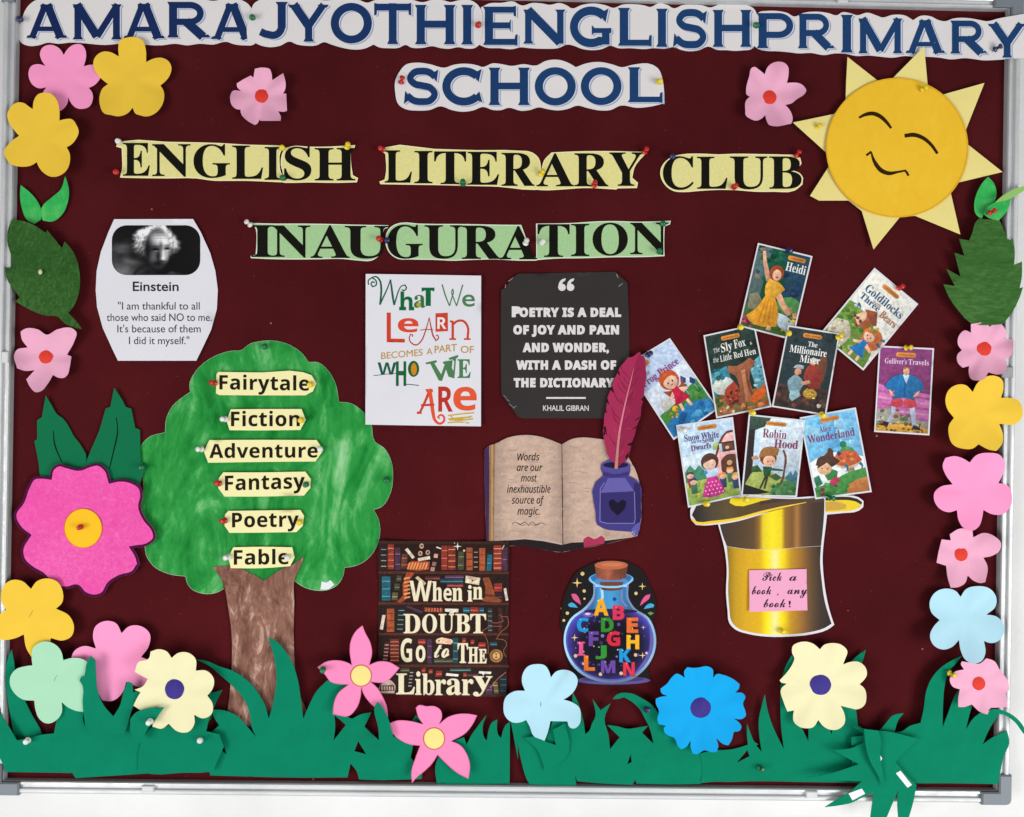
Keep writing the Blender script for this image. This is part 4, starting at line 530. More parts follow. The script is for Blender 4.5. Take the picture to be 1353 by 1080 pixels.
'sP':'6i 1l/&1</+0p/50N/G06/^0&/y/}0=0)0c0>1%0^1:1(1@1D1<1Z111h0z1l0d1g0O1V0?1?051(0/0r0(0l/u0r/e1(/S1B/E1d/A22/G2X/Y2~/y3W0f411s3]1c3T1`3E1Y351S3(1Q2|1T2z1]3#1e331o3c2(4>264m305C3y5y4Y6W5/7:5R6_5d5x5j4s5c3r5L39542b4q244J1l3}1V3V1O311T2r1e2_1z2R262N2V2S2x2b3=2w3]373w3W413z4F4N4O4r4V5-4`544k5&4o4Z4h3w4S3@422m3c2I30222S2+1z211R2E1@2W152o113/183V1K4$1l4M2=4u2t5<3X5Z4D5r506#5x6)6n5|7]5c845q8a5v8k5t8o5m8i5h8T5a7|5Q8?5:8V4y8e4X8j488a3f8G3;7y2p7C2O6[275k2(5G144s0K49/p3Q/H2b// 5w2F6E2U6l2p71377J3a7[437a4b7]5(7Q5?7-4x6e4A6A3N',
}
# ------------------------------------------------------------------ lettering
AL = [chr(c) for c in range(35, 127) if c not in (92, 39, 34)]
AI = {c: i for i, c in enumerate(AL)}
def _dec(s): return [(AI[s[i]] * len(AL) + AI[s[i + 1]] - 1000) / 1000.0 for i in range(0, len(s), 2)]
_gc = {}
def glyph(k):
    if k not in _gc:
        if k in GL:
            p = GL[k].split(' ')
            cs = []
            for q in p[1:]:
                n = _dec(q); cs.append([(n[i], n[i + 1]) for i in range(0, len(n), 2)])
            cs = [c for c in cs if len(c) > 2]
            if area2(max(cs, key=lambda c: abs(area2(c)))) > 0: cs = [c[::-1] for c in cs]
            _gc[k] = (_dec(p[0])[0], cs)
        else: _gc[k] = (0.26, [])
    return _gc[k]
def gkey(st, ch):
    if st + ch in GL: return st + ch
    return 'r' + ch
def run(s, st, track=0.0):
    x = 0.0; out = []
    for ch in s:
        a, cs = glyph(gkey(st, ch))
        out += [[(px + x, py) for px, py in c] for c in cs]
        x += a + track
    return out
def text(s, st, x0, x1, base0, cap, base1=None, fr='0', shear=0.0, bold=0.0, track=0.0, capchar='H'):
    """lettering from x0 to x1 on a baseline base0 -> base1, capitals reaching the height 'cap' at the left"""
    cs = run(s, st, track)
    a = np.concatenate([np.asarray(c) for c in cs])
    mn, mx = a[:, 0].min(), a[:, 0].max()
    ch = max(p[1] for c in glyph(gkey(st, capchar))[1] for p in c)
    b1 = base0 if base1 is None else base1
    hpx = base0 - cap
    out = []
    for c in cs:
        q = []
        for px, py in c:
            u = (px - mn) / (mx - mn)
            q.append((x0 + u * (x1 - x0) + shear * py / ch * hpx, base0 + (b1 - base0) * u - py / ch * hpx))
        out.append(q)
    out = [F(fr, *q) for q in out]
    return [boldc(q, bold) for q in out] if bold else out
def boldc(q, d):
    # y points down: outer contours and holes have opposite turns, both grow the ink
    m = len(q); out = []
    for i in range(m):
        a, b, c = (np.array(q[k % m], float) for k in (i - 1, i, i + 1))
        u, v = b - a, c - b
        u /= np.hypot(*u) + 1e-9; v /= np.hypot(*v) + 1e-9
        n = np.array([u[1], -u[0]]) + np.array([v[1], -v[0]])
        n = n / max(0.6, float(n @ n) / 2)
        out.append(tuple(b - n * d * GSIGN))
    return out
GSIGN = -1
def boxed(ch, st, x0, x1, top, bot, fr='0', bold=0.0):
    cs = COPPER[ch] if st == 'copper' else glyph(gkey(st, ch))[1]
    a = np.concatenate([np.asarray(c) for c in cs]); mn, mx = a.min(0), a.max(0)
    out = [[(x0 + (px-mn[0])/(mx[0]-mn[0])*(x1-x0), bot - (py-mn[1])/(mx[1]-mn[1])*(bot-top)) for px, py in c] for c in cs]
    out = [F(fr, *q) for q in out]
    return [boldc(q, bold) for q in out] if bold else out

# wide capitals of even weight with tiny spurs (the printed school name)
def _ccw(q): return q if area2(q) > 0 else q[::-1]
def _bar(x0, y0, x1, y1): return [(x0, y0), (x1, y0), (x1, y1), (x0, y1)]
def _ln(pts, w, sm=False): return [_ccw(q) for q in stroke(pts, w, False, sm, 5)]
def _arc(cx, cy, rx, ry, a0, a1, n=14):
    return [(cx + rx*math.cos(math.radians(a0+(a1-a0)*k/n)), cy + ry*math.sin(math.radians(a0+(a1-a0)*k/n))) for k in range(n+1)]
def _stem(x, w=.22, y0=0, y1=1, sp=.05, top=True, bot=True):
    o = [_bar(x - w/2, y0, x + w/2, y1)]
    if bot: o.append([(x-w/2-sp, y0), (x+w/2+sp, y0), (x+w/2, y0+.09), (x-w/2, y0+.09)])
    if top: o.append([(x-w/2, y1-.09), (x+w/2, y1-.09), (x+w/2+sp, y1), (x-w/2-sp, y1)])
    return o
def _foot(x, w, y, s=1): return [_ccw([(x-w/2, y), (x+w/2, y), (x+w/2-.05, y+.08*s), (x-w/2+.05, y+.08*s)])]
COPPER = {}
COPPER['I'] = _stem(0)
COPPER['H'] = _stem(.16) + _stem(.94) + [_bar(.2, .42, .9, .6)]
COPPER['T'] = _stem(.52, top=False) + [_bar(.02, .82, 1.02, .99), _ccw([(.0, 1.01), (.09, .99), (.07, .72), (-.0, .7)]), _ccw([(1.04, 1.01), (.95, .99), (.97, .72), (1.04, .7)])]
COPPER['E'] = _stem(.16) + [_bar(.1, .84, .86, 1), _bar(.1, 0, .9, .16), _bar(.1, .43, .72, .59), _ccw([(.88, 1.02), (.79, 1), (.82, .76), (.88, .74)]), _ccw([(.92, -.02), (.82, 0), (.86, .26), (.92, .28)]), _ccw([(.66, .51), (.74, .68), (.74, .34)])]
COPPER['L'] = _stem(.16) + [_bar(.1, 0, .86, .16), _ccw([(.88, -.02), (.78, 0), (.82, .27), (.88, .29)])]
COPPER['N'] = _stem(.14, .17) + _stem(.98, .17, bot=False) + _ln([(.12, 1), (.98, .02)], .24)
COPPER['M'] = _stem(.13, .18) + _stem(1.13, .18) + _ln([(.1, 1.0), (.63, .08)], .23) + _ln([(1.16, 1.0), (.63, .08)], .17)
COPPER['A'] = _ln([(.16, 0), (.57, 1)], .19) + _ln([(1.04, 0), (.63, 1)], .25) + [_bar(.3, .2, .92, .34), _bar(.42, .9, .8, 1)] + _foot(.15, .34, 0) + _foot(1.05, .4, 0)
COPPER['Y'] = _ln([(.13, 1), (.58, .42)], .25) + _ln([(1.03, 1), (.58, .42)], .2) + _stem(.58, .22, 0, .46, top=False) + _foot(.14, .38, 1, -1) + _foot(1.02, .34, 1, -1)
COPPER['P'] = _stem(.16) + _ln([(.1, .91), (.6, .91)] + _arc(.6, .645, .3, .265, 88, -88) + [(.6, .38), (.1, .38)], .18)
COPPER['R'] = _stem(.16) + _ln([(.1, .91), (.62, .91)] + _arc(.62, .675, .28, .235, 88, -88) + [(.62, .44), (.1, .44)], .18) + _ln([(.5, .46), (.97, .02)], .25) + _foot(1.0, .34, 0)
COPPER['J'] = [_bar(.5, .3, .72, 1), _ccw([(.5, .91), (.72, .91), (.78, 1), (.44, 1)])] + _ln([(.61, .4)] + _arc(.37, .36, .24, .26, 0, -95) + [(.16, .14), (.03, .2)], .2)
def _ring(cx, cy, rx, ry, w): return [ell(cx, cy, rx, ry, 40), ell(cx, cy, rx - w, ry - w*.84, 40)[::-1]]
COPPER['O'] = _ring(.6, .5, .6, .52, .24)
COPPER['C'] = _ln(_arc(.58, .5, .47, .42, 42, 318, 26), .22) + [_ccw([(.80, .84), (1.06, .98), (.98, .62)]), _ccw([(.80, .16), (1.08, .06), (1.0, .36)])]
COPPER['G'] = _ln(_arc(.58, .5, .47, .42, 42, 300, 26) + [(.9, .12)], .22) + [_ccw([(.80, .84), (1.06, .98), (.98, .62)]), _bar(.88, .04, 1.09, .46), _bar(.62, .34, 1.14, .47), _ccw([(.6, .28), (.68, .36), (.68, .46), (.6, .55)])]
COPPER['S'] = _ln([(.9, .76), (.74, .88), (.5, .915), (.26, .86), (.17, .71), (.28, .58), (.52, .52), (.78, .45), (.89, .29), (.78, .13), (.52, .085), (.26, .12), (.08, .25)], .19, True) + [_ccw([(.78, .84), (1.0, .96), (.95, .62)]), _ccw([(.2, .17), (-.02, .02), (.02, .38)])]

# ------------------------------------------------------------------ materials
def nm(name):
    m = bpy.data.materials.new(name); m.use_nodes = True
    nt = m.node_tree
    return m, nt, nt.nodes['Principled BSDF']
def node(nt, t, **kw):
    n = nt.nodes.new(t)
    for k, v in kw.items(): setattr(n, k, v)
    return n
def ramp(nt, stops):
    r = node(nt, 'ShaderNodeValToRGB'); e = r.color_ramp.elements
    while len(e) < len(stops): e.new(0.5)
    for i, (p, c) in enumerate(stops):
        e[i].position = p; e[i].color = (*c, 1)
    return r
def noise(nt, scale, detail=4, rough=.55, vec=None, dist=0.0):
    n = node(nt, 'ShaderNodeTexNoise')
    n.inputs['Scale'].default_value = scale; n.inputs['Detail'].default_value = detail
    n.inputs['Roughness'].default_value = rough; n.inputs['Distortion'].default_value = dist
    if vec: nt.links.new(vec, n.inputs['Vector'])
    return n
def coords(nt, scale=(1, 1, 1), rot=(0, 0, 0)):
    c = node(nt, 'ShaderNodeTexCoord'); m = node(nt, 'ShaderNodeMapping')
    m.inputs['Scale'].default_value = scale; m.inputs['Rotation'].default_value = rot
    nt.links.new(c.outputs['Object'], m.inputs['Vector'])
    return m.outputs['Vector']
def bump(nt, b, h, strength, dist):
    n = node(nt, 'ShaderNodeBump'); n.inputs['Strength'].default_value = strength; n.inputs['Distance'].default_value = dist
    nt.links.new(h, n.inputs['Height']); nt.links.new(n.outputs[0], b.inputs['Normal'])
ALB = 0.84                                        # brightness of paint and paper against their look in even light
def alb(c): return tuple(min(0.9, v * ALB) for v in lin(c))
def paper(name, c, rough=.75, var=.06, grain=500, relief=.25, soft=26, coat=0.0):
    m, nt, b = nm(name)
    v = coords(nt)
    n1 = noise(nt, soft, 3, .6, v); n2 = noise(nt, grain, 3, .6, v)
    base = alb(c)
    r = ramp(nt, [(.25, tuple(x * (1 - var) for x in base)), (.75, tuple(min(.92, x * (1 + var)) for x in base))])
    mx = node(nt, 'ShaderNodeMix'); mx.data_type = 'FLOAT'; mx.inputs[0].default_value = .35
    nt.links.new(n1.outputs[0], mx.inputs[2]); nt.links.new(n2.outputs[0], mx.inputs[3])
    nt.links.new(mx.outputs[0], r.inputs[0]); nt.links.new(r.outputs[0], b.inputs['Base Color'])
    b.inputs['Roughness'].default_value = rough; b.inputs['Specular IOR Level'].default_value = .10
    n3 = noise(nt, 18, 2, .5, v)
    ad = node(nt, 'ShaderNodeMath', operation='MULTIPLY_ADD'); ad.inputs[1].default_value = 6.0
    nt.links.new(n3.outputs[0], ad.inputs[0]); nt.links.new(n2.outputs[0], ad.inputs[2])
    bump(nt, b, ad.outputs[0], relief, .0006)
    return m
def strokes(name, cols, scale, rough=.6, dist=1.2, rot=(0, 0, 0), fine=(1, 1, 1)):
    """hand-painted poster colour: streaky brush marks"""
    m, nt, b = nm(name)
    v = coords(nt, scale, rot)
    n1 = noise(nt, 1.0, 6, .62, v, dist)
    n2 = noise(nt, 6.0, 2, .6, coords(nt))
    v3 = coords(nt, tuple(s * 3.1 for s in scale), rot)
    n3 = noise(nt, 1.0, 4, .7, v3, .6)
    a = node(nt, 'ShaderNodeMix'); a.data_type = 'FLOAT'; a.inputs[0].default_value = .38
    nt.links.new(n1.outputs[0], a.inputs[2]); nt.links.new(n2.outputs[0], a.inputs[3])
    a2 = node(nt, 'ShaderNodeMix'); a2.data_type = 'FLOAT'; a2.inputs[0].default_value = .28
    nt.links.new(a.outputs[0], a2.inputs[2]); nt.links.new(n3.outputs[0], a2.inputs[3])
    r = ramp(nt, [(p, alb(c)) for p, c in cols])
    nt.links.new(a2.outputs[0], r.inputs[0]); nt.links.new(r.outputs[0], b.inputs['Base Color'])
    b.inputs['Roughness'].default_value = rough; b.inputs['Specular IOR Level'].default_value = .10
    bump(nt, b, a2.outputs[0], .25, .0008)
    return m
def ink(name, rough, spec):
    m, nt, b = nm(name)
    at = node(nt, 'ShaderNodeAttribute', attribute_name='ink')
    v = coords(nt)
    n = noise(nt, 260, 3, .6, v)
    r = ramp(nt, [(.3, (ALB*.93,)*3), (.7, (ALB*1.05,)*3)])
    nt.links.new(n.outputs[0], r.inputs[0])
    mx = node(nt, 'ShaderNodeMix'); mx.data_type = 'RGBA'; mx.blend_type = 'MULTIPLY'; mx.inputs[0].default_value = 1
    nt.links.new(at.outputs['Color'], mx.inputs[6]); nt.links.new(r.outputs[0], mx.inputs[7])
    nt.links.new(mx.outputs[2], b.inputs['Base Color'])
    b.inputs['Roughness'].default_value = rough; b.inputs['Specular IOR Level'].default_value = spec
    return m
def plastic(name, c, rough=.28, trans=0.0):
    m, nt, b = nm(name)
    n = noise(nt, 90, 2, .5, coords(nt)); base = alb(c)
    r = ramp(nt, [(.3, tuple(x*.95 for x in base)), (.7, base)])
    nt.links.new(n.outputs[0], r.inputs[0]); nt.links.new(r.outputs[0], b.inputs['Base Color'])
    b.inputs['Roughness'].default_value = rough
    return m
INK = ink('printed_ink', .6, .06)
GLOSS = ink('glossy_print', .4, .10)
PAINT = ink('marker_ink', .7, .05)
M = {}
M['white'] = paper('white_paper', (226, 225, 232), .7, .02)
M['title'] = paper('title_paper', (230, 226, 226), .7, .025)
M['pink'] = paper('pink_card', (252, 142, 192), var=.03)
M['pink2'] = paper('pink_craft_paper', (255, 158, 205), var=.03)
M['pale'] = paper('pale_pink_card', (238, 174, 202), var=.05)
M['yellow'] = paper('yellow_card', (243, 201, 66), var=.03)
M['mint'] = paper('mint_card', (172, 222, 188), var=.03)
M['sky'] = paper('pale_blue_card', (183, 226, 242), var=.025)
M['azure'] = paper('azure_card', (18, 168, 236), var=.04)
M['cream'] = paper('cream_card', (240, 233, 188), var=.03)
M['violet'] = strokes('violet_paint', [(.3, (52, 42, 120)), (.55, (66, 55, 142)), (.75, (96, 84, 168))], (60, 60, 60))
M['grass'] = paper('green_felt_paper', (0, 128, 95), .85, .13, 700, .5, 22)
M['magenta'] = strokes('magenta_crayon', [(.3, (226, 66, 158)), (.5, (238, 88, 172)), (.72, (248, 130, 196))], (120, 60, 120), rough=.8)
M['leafdark'] = paper('dark_green_card', (10, 112, 72), .8, .08, 600, .3, 40)
M['mossy'] = strokes('mottled_green_paint', [(.34, (30, 66, 24)), (.5, (48, 92, 38)), (.68, (78, 122, 62))], (70, 90, 55), rough=.8, dist=2.5)
M['mossy2'] = strokes('streaked_green_paint', [(.34, (40, 80, 30)), (.5, (58, 104, 46)), (.68, (88, 134, 72))], (30, 60, 120), rough=.8, dist=1.5)
M['sprout'] = strokes('leaf_green_paint', [(.3, (22, 140, 62)), (.52, (58, 186, 92)), (.74, (132, 208, 112))], (34, 60, 22), rot=(0, .5, 0))
M['crown'] = strokes('brushed_green_paint', [(.37, (4, 104, 34)), (.45, (20, 132, 50)), (.525, (46, 154, 68)), (.585, (96, 182, 106)), (.66, (160, 212, 156))], (11, 20, 5.0), dist=3.0, rot=(0, .3, 0))
M['bark'] = strokes('brushed_brown_paint', [(.38, (96, 62, 50)), (.45, (124, 84, 70)), (.52, (150, 108, 92)), (.59, (204, 168, 154))], (32, 50, 12), dist=2.4, rot=(0, -.16, 0))
M['sunray'] = paper('pale_yellow_card', (240, 224, 142), var=.04)
M['sundisc'] = strokes('sunflower_yellow_paint', [(.3, (238, 186, 40)), (.5, (243, 194, 48)), (.72, (248, 203, 62))], (26, 26, 16))
M['strip'] = paper('cream_strip_paper', (250, 242, 190), var=.02)
M['green_strip'] = paper('mint_strip_paper', (226, 238, 214), var=.02)
M['tag'] = paper('genre_tag_paper', (246, 238, 178), var=.02)
M['note'] = paper('sticky_note_paper', (240, 168, 200), var=.02)
M['black'] = paper('black_print_paper', (52, 48, 48), .5, .10, 400, .3, 12)
M['redc'] = strokes('red_crayon_card', [(.3, (200, 44, 32)), (.55, (226, 66, 50)), (.75, (238, 100, 78))], (90, 90, 90))
M['ycentre'] = paper('soft_yellow_card', (250, 226, 142), var=.05)
M['ycentre2'] = paper('golden_card', (253, 196, 38), var=.03)
M['tape'] = paper('white_tape', (238, 240, 240), .6, .02)
for k, c in (('red', (196, 34, 28)), ('green', (14, 112, 66)), ('yellow', (240, 212, 40)), ('navy', (36, 38, 92)), ('white', (232, 232, 226))):
    M['pin_' + k] = plastic(k + '_pin_plastic', c)
M['grey'] = plastic('grey_corner_plastic', (120, 128, 136), .5)
M['clip'] = plastic('pale_clip_plastic', (214, 216, 216), .4)
M['clipd'] = plastic('grey_clip_plastic', (150, 152, 152), .45)

def felt():
    m, nt, b = nm('maroon_felt')
    v = coords(nt)
    n1 = noise(nt, 4, 5, .65, v); n2 = noise(nt, 420, 3, .75, v); n3 = noise(nt, 1.0, 3, .6, coords(nt, (500, 500, 40)))
    mx = node(nt, 'ShaderNodeMix'); mx.data_type = 'FLOAT'; mx.inputs[0].default_value = .45
    nt.links.new(n1.outputs[0], mx.inputs[2]); nt.links.new(n2.outputs[0], mx.inputs[3])
    r = ramp(nt, [(.25, lin((52, 11, 15))), (.5, lin((69, 17, 21))), (.8, lin((90, 26, 29)))])
    nt.links.new(mx.outputs[0], r.inputs[0])
    def dots(scale, size, col, src, prob):
        w = node(nt, 'ShaderNodeTexVoronoi'); w.inputs['Scale'].default_value = scale
        nt.links.new(v, w.inputs['Vector'])
        lt = node(nt, 'ShaderNodeMath', operation='LESS_THAN'); lt.inputs[1].default_value = size
        nt.links.new(w.outputs['Distance'], lt.inputs[0])
        sx = node(nt, 'ShaderNodeSeparateColor'); nt.links.new(w.outputs['Color'], sx.inputs[0])
        pr = node(nt, 'ShaderNodeMath', operation='LESS_THAN'); pr.inputs[1].default_value = prob
        nt.links.new(sx.outputs[0], pr.inputs[0])
        mu = node(nt, 'ShaderNodeMath', operation='MULTIPLY'); nt.links.new(lt.outputs[0], mu.inputs[0]); nt.links.new(pr.outputs[0], mu.inputs[1])
        mc = node(nt, 'ShaderNodeMix'); mc.data_type = 'RGBA'; nt.links.new(mu.outputs[0], mc.inputs[0])
        nt.links.new(src, mc.inputs[6]); mc.inputs[7].default_value = (*col, 1)
        return mc.outputs[2]
    o1 = dots(26, .045, (.22, .13, .10), r.outputs[0], .22)
    o2 = dots(60, .06, (.012, .002, .002), o1, .12)
    o3 = dots(85, .07, (.10, .035, .03), o2, .25)
    nt.links.new(o3, b.inputs['Base Color'])
    b.inputs['Roughness'].default_value = .95; b.inputs['Specular IOR Level'].default_value = .03
    b.inputs['Sheen Weight'].default_value = .04; b.inputs['Sheen Roughness'].default_value = .5
    ad = node(nt, 'ShaderNodeMath', operation='ADD')
    nt.links.new(n2.outputs[0], ad.inputs[0]); nt.links.new(n3.outputs[0], ad.inputs[1])
    bump(nt, b, ad.outputs[0], .5, .0006)
    return m
M['felt'] = felt()
def plaster():
    m, nt, b = nm('white_wall_paint')
    v = coords(nt)
    n1 = noise(nt, 3, 5, .6, v); n2 = noise(nt, 60, 5, .65, v)
    r = ramp(nt, [(.35, (.65, .645, .64)), (.65, (.73, .73, .728))])
    nt.links.new(n1.outputs[0], r.inputs[0]); nt.links.new(r.outputs[0], b.inputs['Base Color'])
    b.inputs['Roughness'].default_value = .8; b.inputs['Specular IOR Level'].default_value = .15
    bump(nt, b, n2.outputs[0], .5, .002)
    return m
M['wall'] = plaster()
def alu():
    m, nt, b = nm('satin_aluminium')
    n = noise(nt, 1.0, 3, .5, coords(nt, (6, 6, 6))); n2 = noise(nt, 200, 2, .5, coords(nt))
    r = ramp(nt, [(.3, (.48, .49, .50)), (.7, (.58, .59, .60))])
    nt.links.new(n.outputs[0], r.inputs[0]); nt.links.new(r.outputs[0], b.inputs['Base Color'])
    b.inputs['Metallic'].default_value = .35
    rr = ramp(nt, [(.35, (.34,)*3), (.65, (.58,)*3)]); n4 = noise(nt, 1.0, 5, .7, coords(nt, (40, 40, 40)))
    nt.links.new(n4.outputs[0], rr.inputs[0]); nt.links.new(rr.outputs[0], b.inputs['Roughness'])
    return m
M['alu'] = alu()
# ------------------------------------------------------------------ wall and notice board
BW, BH = 1.5624, 1.2402
def bx(u, v, n): return (u, -n, v + MID)
wv = [bx(-3, -1.45, -.016), bx(3, -1.45, -.016), bx(3, 1.7, -.016), bx(-3, 1.7, -.016)]
wall = put('wall', wv, [[0, 1, 2, 3]], M['wall'], None, bx(0, 0, -.016))
wall['kind'] = 'structure'
board = thing('notice_board', 'large aluminium framed notice board covered in maroon felt with grey corners', 'notice board', (676, 540))
w2, h2 = BW / 2, BH / 2
pv = []; pf = []
NX, NZ = 24, 20
for j in range(NZ + 1):
    for i in range(NX + 1): pv.append(bx(-w2 - .004 + (BW + .008) * i / NX, -h2 - .004 + (BH + .008) * j / NZ, 0))
for j in range(NZ):
    for i in range(NX):
        a = j * (NX + 1) + i; pf.append([a, a + 1, a + NX + 2, a + NX + 1])
put('felt_panel', pv, pf, M['felt'], board)
prof = [(0, -.003), (0, .0105), (.0012, .0130), (.0042, .0135), (.0052, .0100), (.0098, .0100), (.0108, .0142), (.0125, .0150), (.0160, .0150), (.0185, .0125), (.0185, -.0155)]
def rail(side):
    v = []
    for e in (-1, 1):
        for d, n in prof:
            if side == 'b': v.append(bx(e * (w2 + d), -h2 - d, n))
            elif side == 't': v.append(bx(-e * (w2 + d), h2 + d, n))
            elif side == 'l': v.append(bx(-w2 - d, -e * (h2 + d), n))
            else: v.append(bx(w2 + d, e * (h2 + d), n))
    k = len(prof)
    f = [[i, i + k, i + k + 1, i + 1] for i in range(k - 1)]
    f = [q[::-1] for q in f]
    o = put('frame_rail', v, f, M['alu'], board)
for s in 'btlr': rail(s)
def corner(sx, sz):
    L = .027
    pts = [(-L, .0004), (0.0004, .0004), (.0004, -L), (.0206, -L), (.0206, .012), (.0195, .0165), (.0165, .0195), (.012, .0206), (-L, .0206)]
    v = []
    for n, ins in ((-.0158, 0), (.0160, 0), (.0185, .0018)):
        q = offset(pts, -ins) if ins else pts
        v += [bx(sx * (w2 + a), sz * (h2 + b), n) for a, b in q]
    k = len(pts); f = []
    for l in range(2):
        for i in range(k): f.append([l*k+i, l*k+(i+1) % k, (l+1)*k+(i+1) % k, (l+1)*k+i])
    f.append([2*k+i for i in range(k)])
    if sx * sz > 0: f = f
    else: f = [q[::-1] for q in f]
    put('corner_cap', v, f, M['grey'], board)
for sx in (-1, 1):
    for sz in (-1, 1): corner(sx, sz)
def clip(px, py, wx, wy, mat):
    a = P(px - wx/2, py - wy/2, .017); b = P(px + wx/2, py + wy/2, .017)
    x0, x1, z0, z1 = a[0], b[0], b[2], a[2]; y0, y1, c = .016, -.0175, .0014
    q0 = [(x0, y0, z0), (x1, y0, z0), (x1, y0, z1), (x0, y0, z1)]
    q1 = [(p[0], y1 + c, p[2]) for p in q0]
    q2 = [(x0+c, y1, z0+c), (x1-c, y1, z0+c), (x1-c, y1, z1-c), (x0+c, y1, z1-c)]
    v = q0 + q1 + q2; f = []
    for l in (0, 4):
        for i in range(4): f.append([l+i, l+(i+1) % 4, l+4+(i+1) % 4, l+4+i])
    f.append([8, 9, 10, 11])
    put('mounting_clip', v, f, mat, board)
clip(195, 1043, 16, 9, M['clip']); clip(1073, 1050.5, 15, 9, M['clip']); clip(6, 472, 9, 15, M['clip']); clip(1331.5, 492, 15, 15, M['clipd']); clip(1114, 1, 14, 5, M['clip'])

# ------------------------------------------------------------------ paper flowers
def cupf(c, R, base, cup, n=0, ph=0.0, rip=0.0, pw=1.7, tilt=(0, 0)):
    rs = random.Random(int(c[0]*7 + c[1]*13)); har = [(k, rs.uniform(-.7, .7)*rip, rs.uniform(0, 6.28)) for k in (1, 2, 3, 4)]
    cre = [(rs.uniform(0, 6.28), rs.uniform(.4, 1.0)*rip) for _ in range(3)] if n else []
    def g(xy):
        d = np.asarray(xy) - np.array(c); r = np.hypot(d[:, 0], d[:, 1]) / R; th = np.arctan2(d[:, 1], d[:, 0])
        out = base + cup * r**pw + rip * np.minimum(r, 1.2)**1.5 * (np.cos(n * (th - ph)) if n else 0)
        for k, a_, p_ in har: out = out + a_ * r**2 * np.cos(k * th + p_)
        for a_, dep in cre:
            al = d[:, 0]*math.cos(a_) + d[:, 1]*math.sin(a_); ac = np.abs(-d[:, 0]*math.sin(a_) + d[:, 1]*math.cos(a_))
            out = out - dep * np.maximum(0, 1 - ac/9.0) * np.clip(al/R*2, 0, 1)
        out = out + (d[:, 0] * tilt[0] + d[:, 1] * tilt[1]) / R
        return np.maximum(out, base * .45)
    return g
def discf(c, R, base, dome):
    def g(xy):
        d = np.asarray(xy) - np.array(c); r2 = (d**2).sum(1) / R**2
        return base + dome * np.maximum(0, 1 - r2)
    return g
def flower(outline, mat, label, c, R, base=.004, cup=.006, n=5, ph=0.0, rip=.0015, centre=None, group='paper flowers', t=.0005, pw=1.7, tilt=(0, 0), crease=None, marks=None):
    H = cupf(c, R, base, cup, n, ph, rip, pw, tilt)
    pts = smooth(outline, 5)
    if centre is None and marks is None:
        o = sheet('paper_flower', pts, mat, None, H, 4.5, t, origin=P(c[0], c[1], base))
        return tag(o, label, 'flower', group), H
    o = thing('paper_flower', label, 'flower', c, group, base)
    sheet('petals', pts, mat, o, H, 4.5, t)
    if centre:
        cx, cy, rx, ry, cm, dome = centre
        hb = float(H(np.array([[cx, cy]]))[0]) + .0012
        sheet('flower_centre', smooth([(x + random.uniform(-.2, .2), y + random.uniform(-.2, .2)) for x, y in ell(cx, cy, rx, ry, 16)], 3), cm, o, discf((cx, cy), rx, hb, dome), 2.2, .0012)
    if marks:
        ar = Art(H, base=.0002, grid=7)
        marks(ar)
        ar.build('pencil_marks', PAINT, o)
    return o, H
def Z(fr, x, y): return F(fr, (x, y))[0]

flower(F('A', (335,290),(350,265),(385,237),(430,237),(448,262),(452,300),(440,350),(465,343),(500,343),(525,365),(532,390),(515,430),(490,452),(467,462),(485,490),(487,525),(470,560),(435,573),(400,568),(375,545),(358,512),(355,540),(335,570),(318,582),(280,575),(240,540),(225,490),(243,460),(205,465),(175,450),(152,410),(150,380),(165,348),(200,338),(238,347),(220,320),(210,285),(220,255),(250,238),(290,242),(318,262)),
       M['pink2'], 'plain pink six petalled paper flower under the first word of the title', Z('A', 340, 405), 48, .004, .004, 6, 0, .001)
flower(F('A', (625,298),(622,250),(630,215),(670,198),(715,197),(750,215),(765,255),(768,328),(805,310),(850,305),(885,322),(900,350),(895,390),(872,425),(843,450),(860,480),(862,520),(845,565),(810,600),(768,613),(730,605),(715,600),(697,567),(672,595),(625,612),(580,605),(548,597),(525,550),(525,500),(540,465),(568,443),(545,425),(510,390),(492,350),(492,320),(510,290),(545,272),(580,275)),
       M['yellow'], 'yellow paper flower overlapping the lower edge of the title banner', Z('A', 697, 415), 52, .006, .006, 5, -1.57, .0015)
flower(F('A', (172,575),(178,530),(198,498),(235,488),(270,495),(300,530),(312,580),(312,635),(345,627),(378,628),(400,655),(413,695),(400,730),(375,760),(350,775),(365,805),(367,850),(350,895),(315,923),(270,930),(230,910),(205,880),(193,853),(165,870),(110,877),(60,865),(30,830),(20,800),(40,765),(70,735),(100,715),(75,685),(45,640),(38,605),(55,565),(90,540),(130,545),(150,560)),
       M['yellow'], 'yellow paper flower lapping over the left frame above two bright green leaves', Z('A', 213, 705), 52, .018, .003, 5, -1.4, .001)
CEN = dict(red=M['redc'])
flower(F('m', (530,318),(548,205),(600,192),(690,192),(735,205),(760,260),(770,350),(840,305),(908,260),(925,310),(942,420),(930,480),(905,520),(948,520),(958,740),(920,752),(845,745),(880,820),(875,868),(620,868),(610,850),(575,905),(545,922),(450,865),(370,770),(365,725),(320,720),(255,670),(235,610),(248,510),(270,485),(330,482),(372,490),(320,430),(318,390),(400,340),(495,290)),
       M['pale'], 'small pale pink curled flower with orange red centre above the word ENGLISH', Z('m', 635, 560), 36, .004, .011, 7, .3, .003, (*Z('m', 635, 550), 8.9, 8.9, M['redc'], .0015), 'pale pink curled flowers')
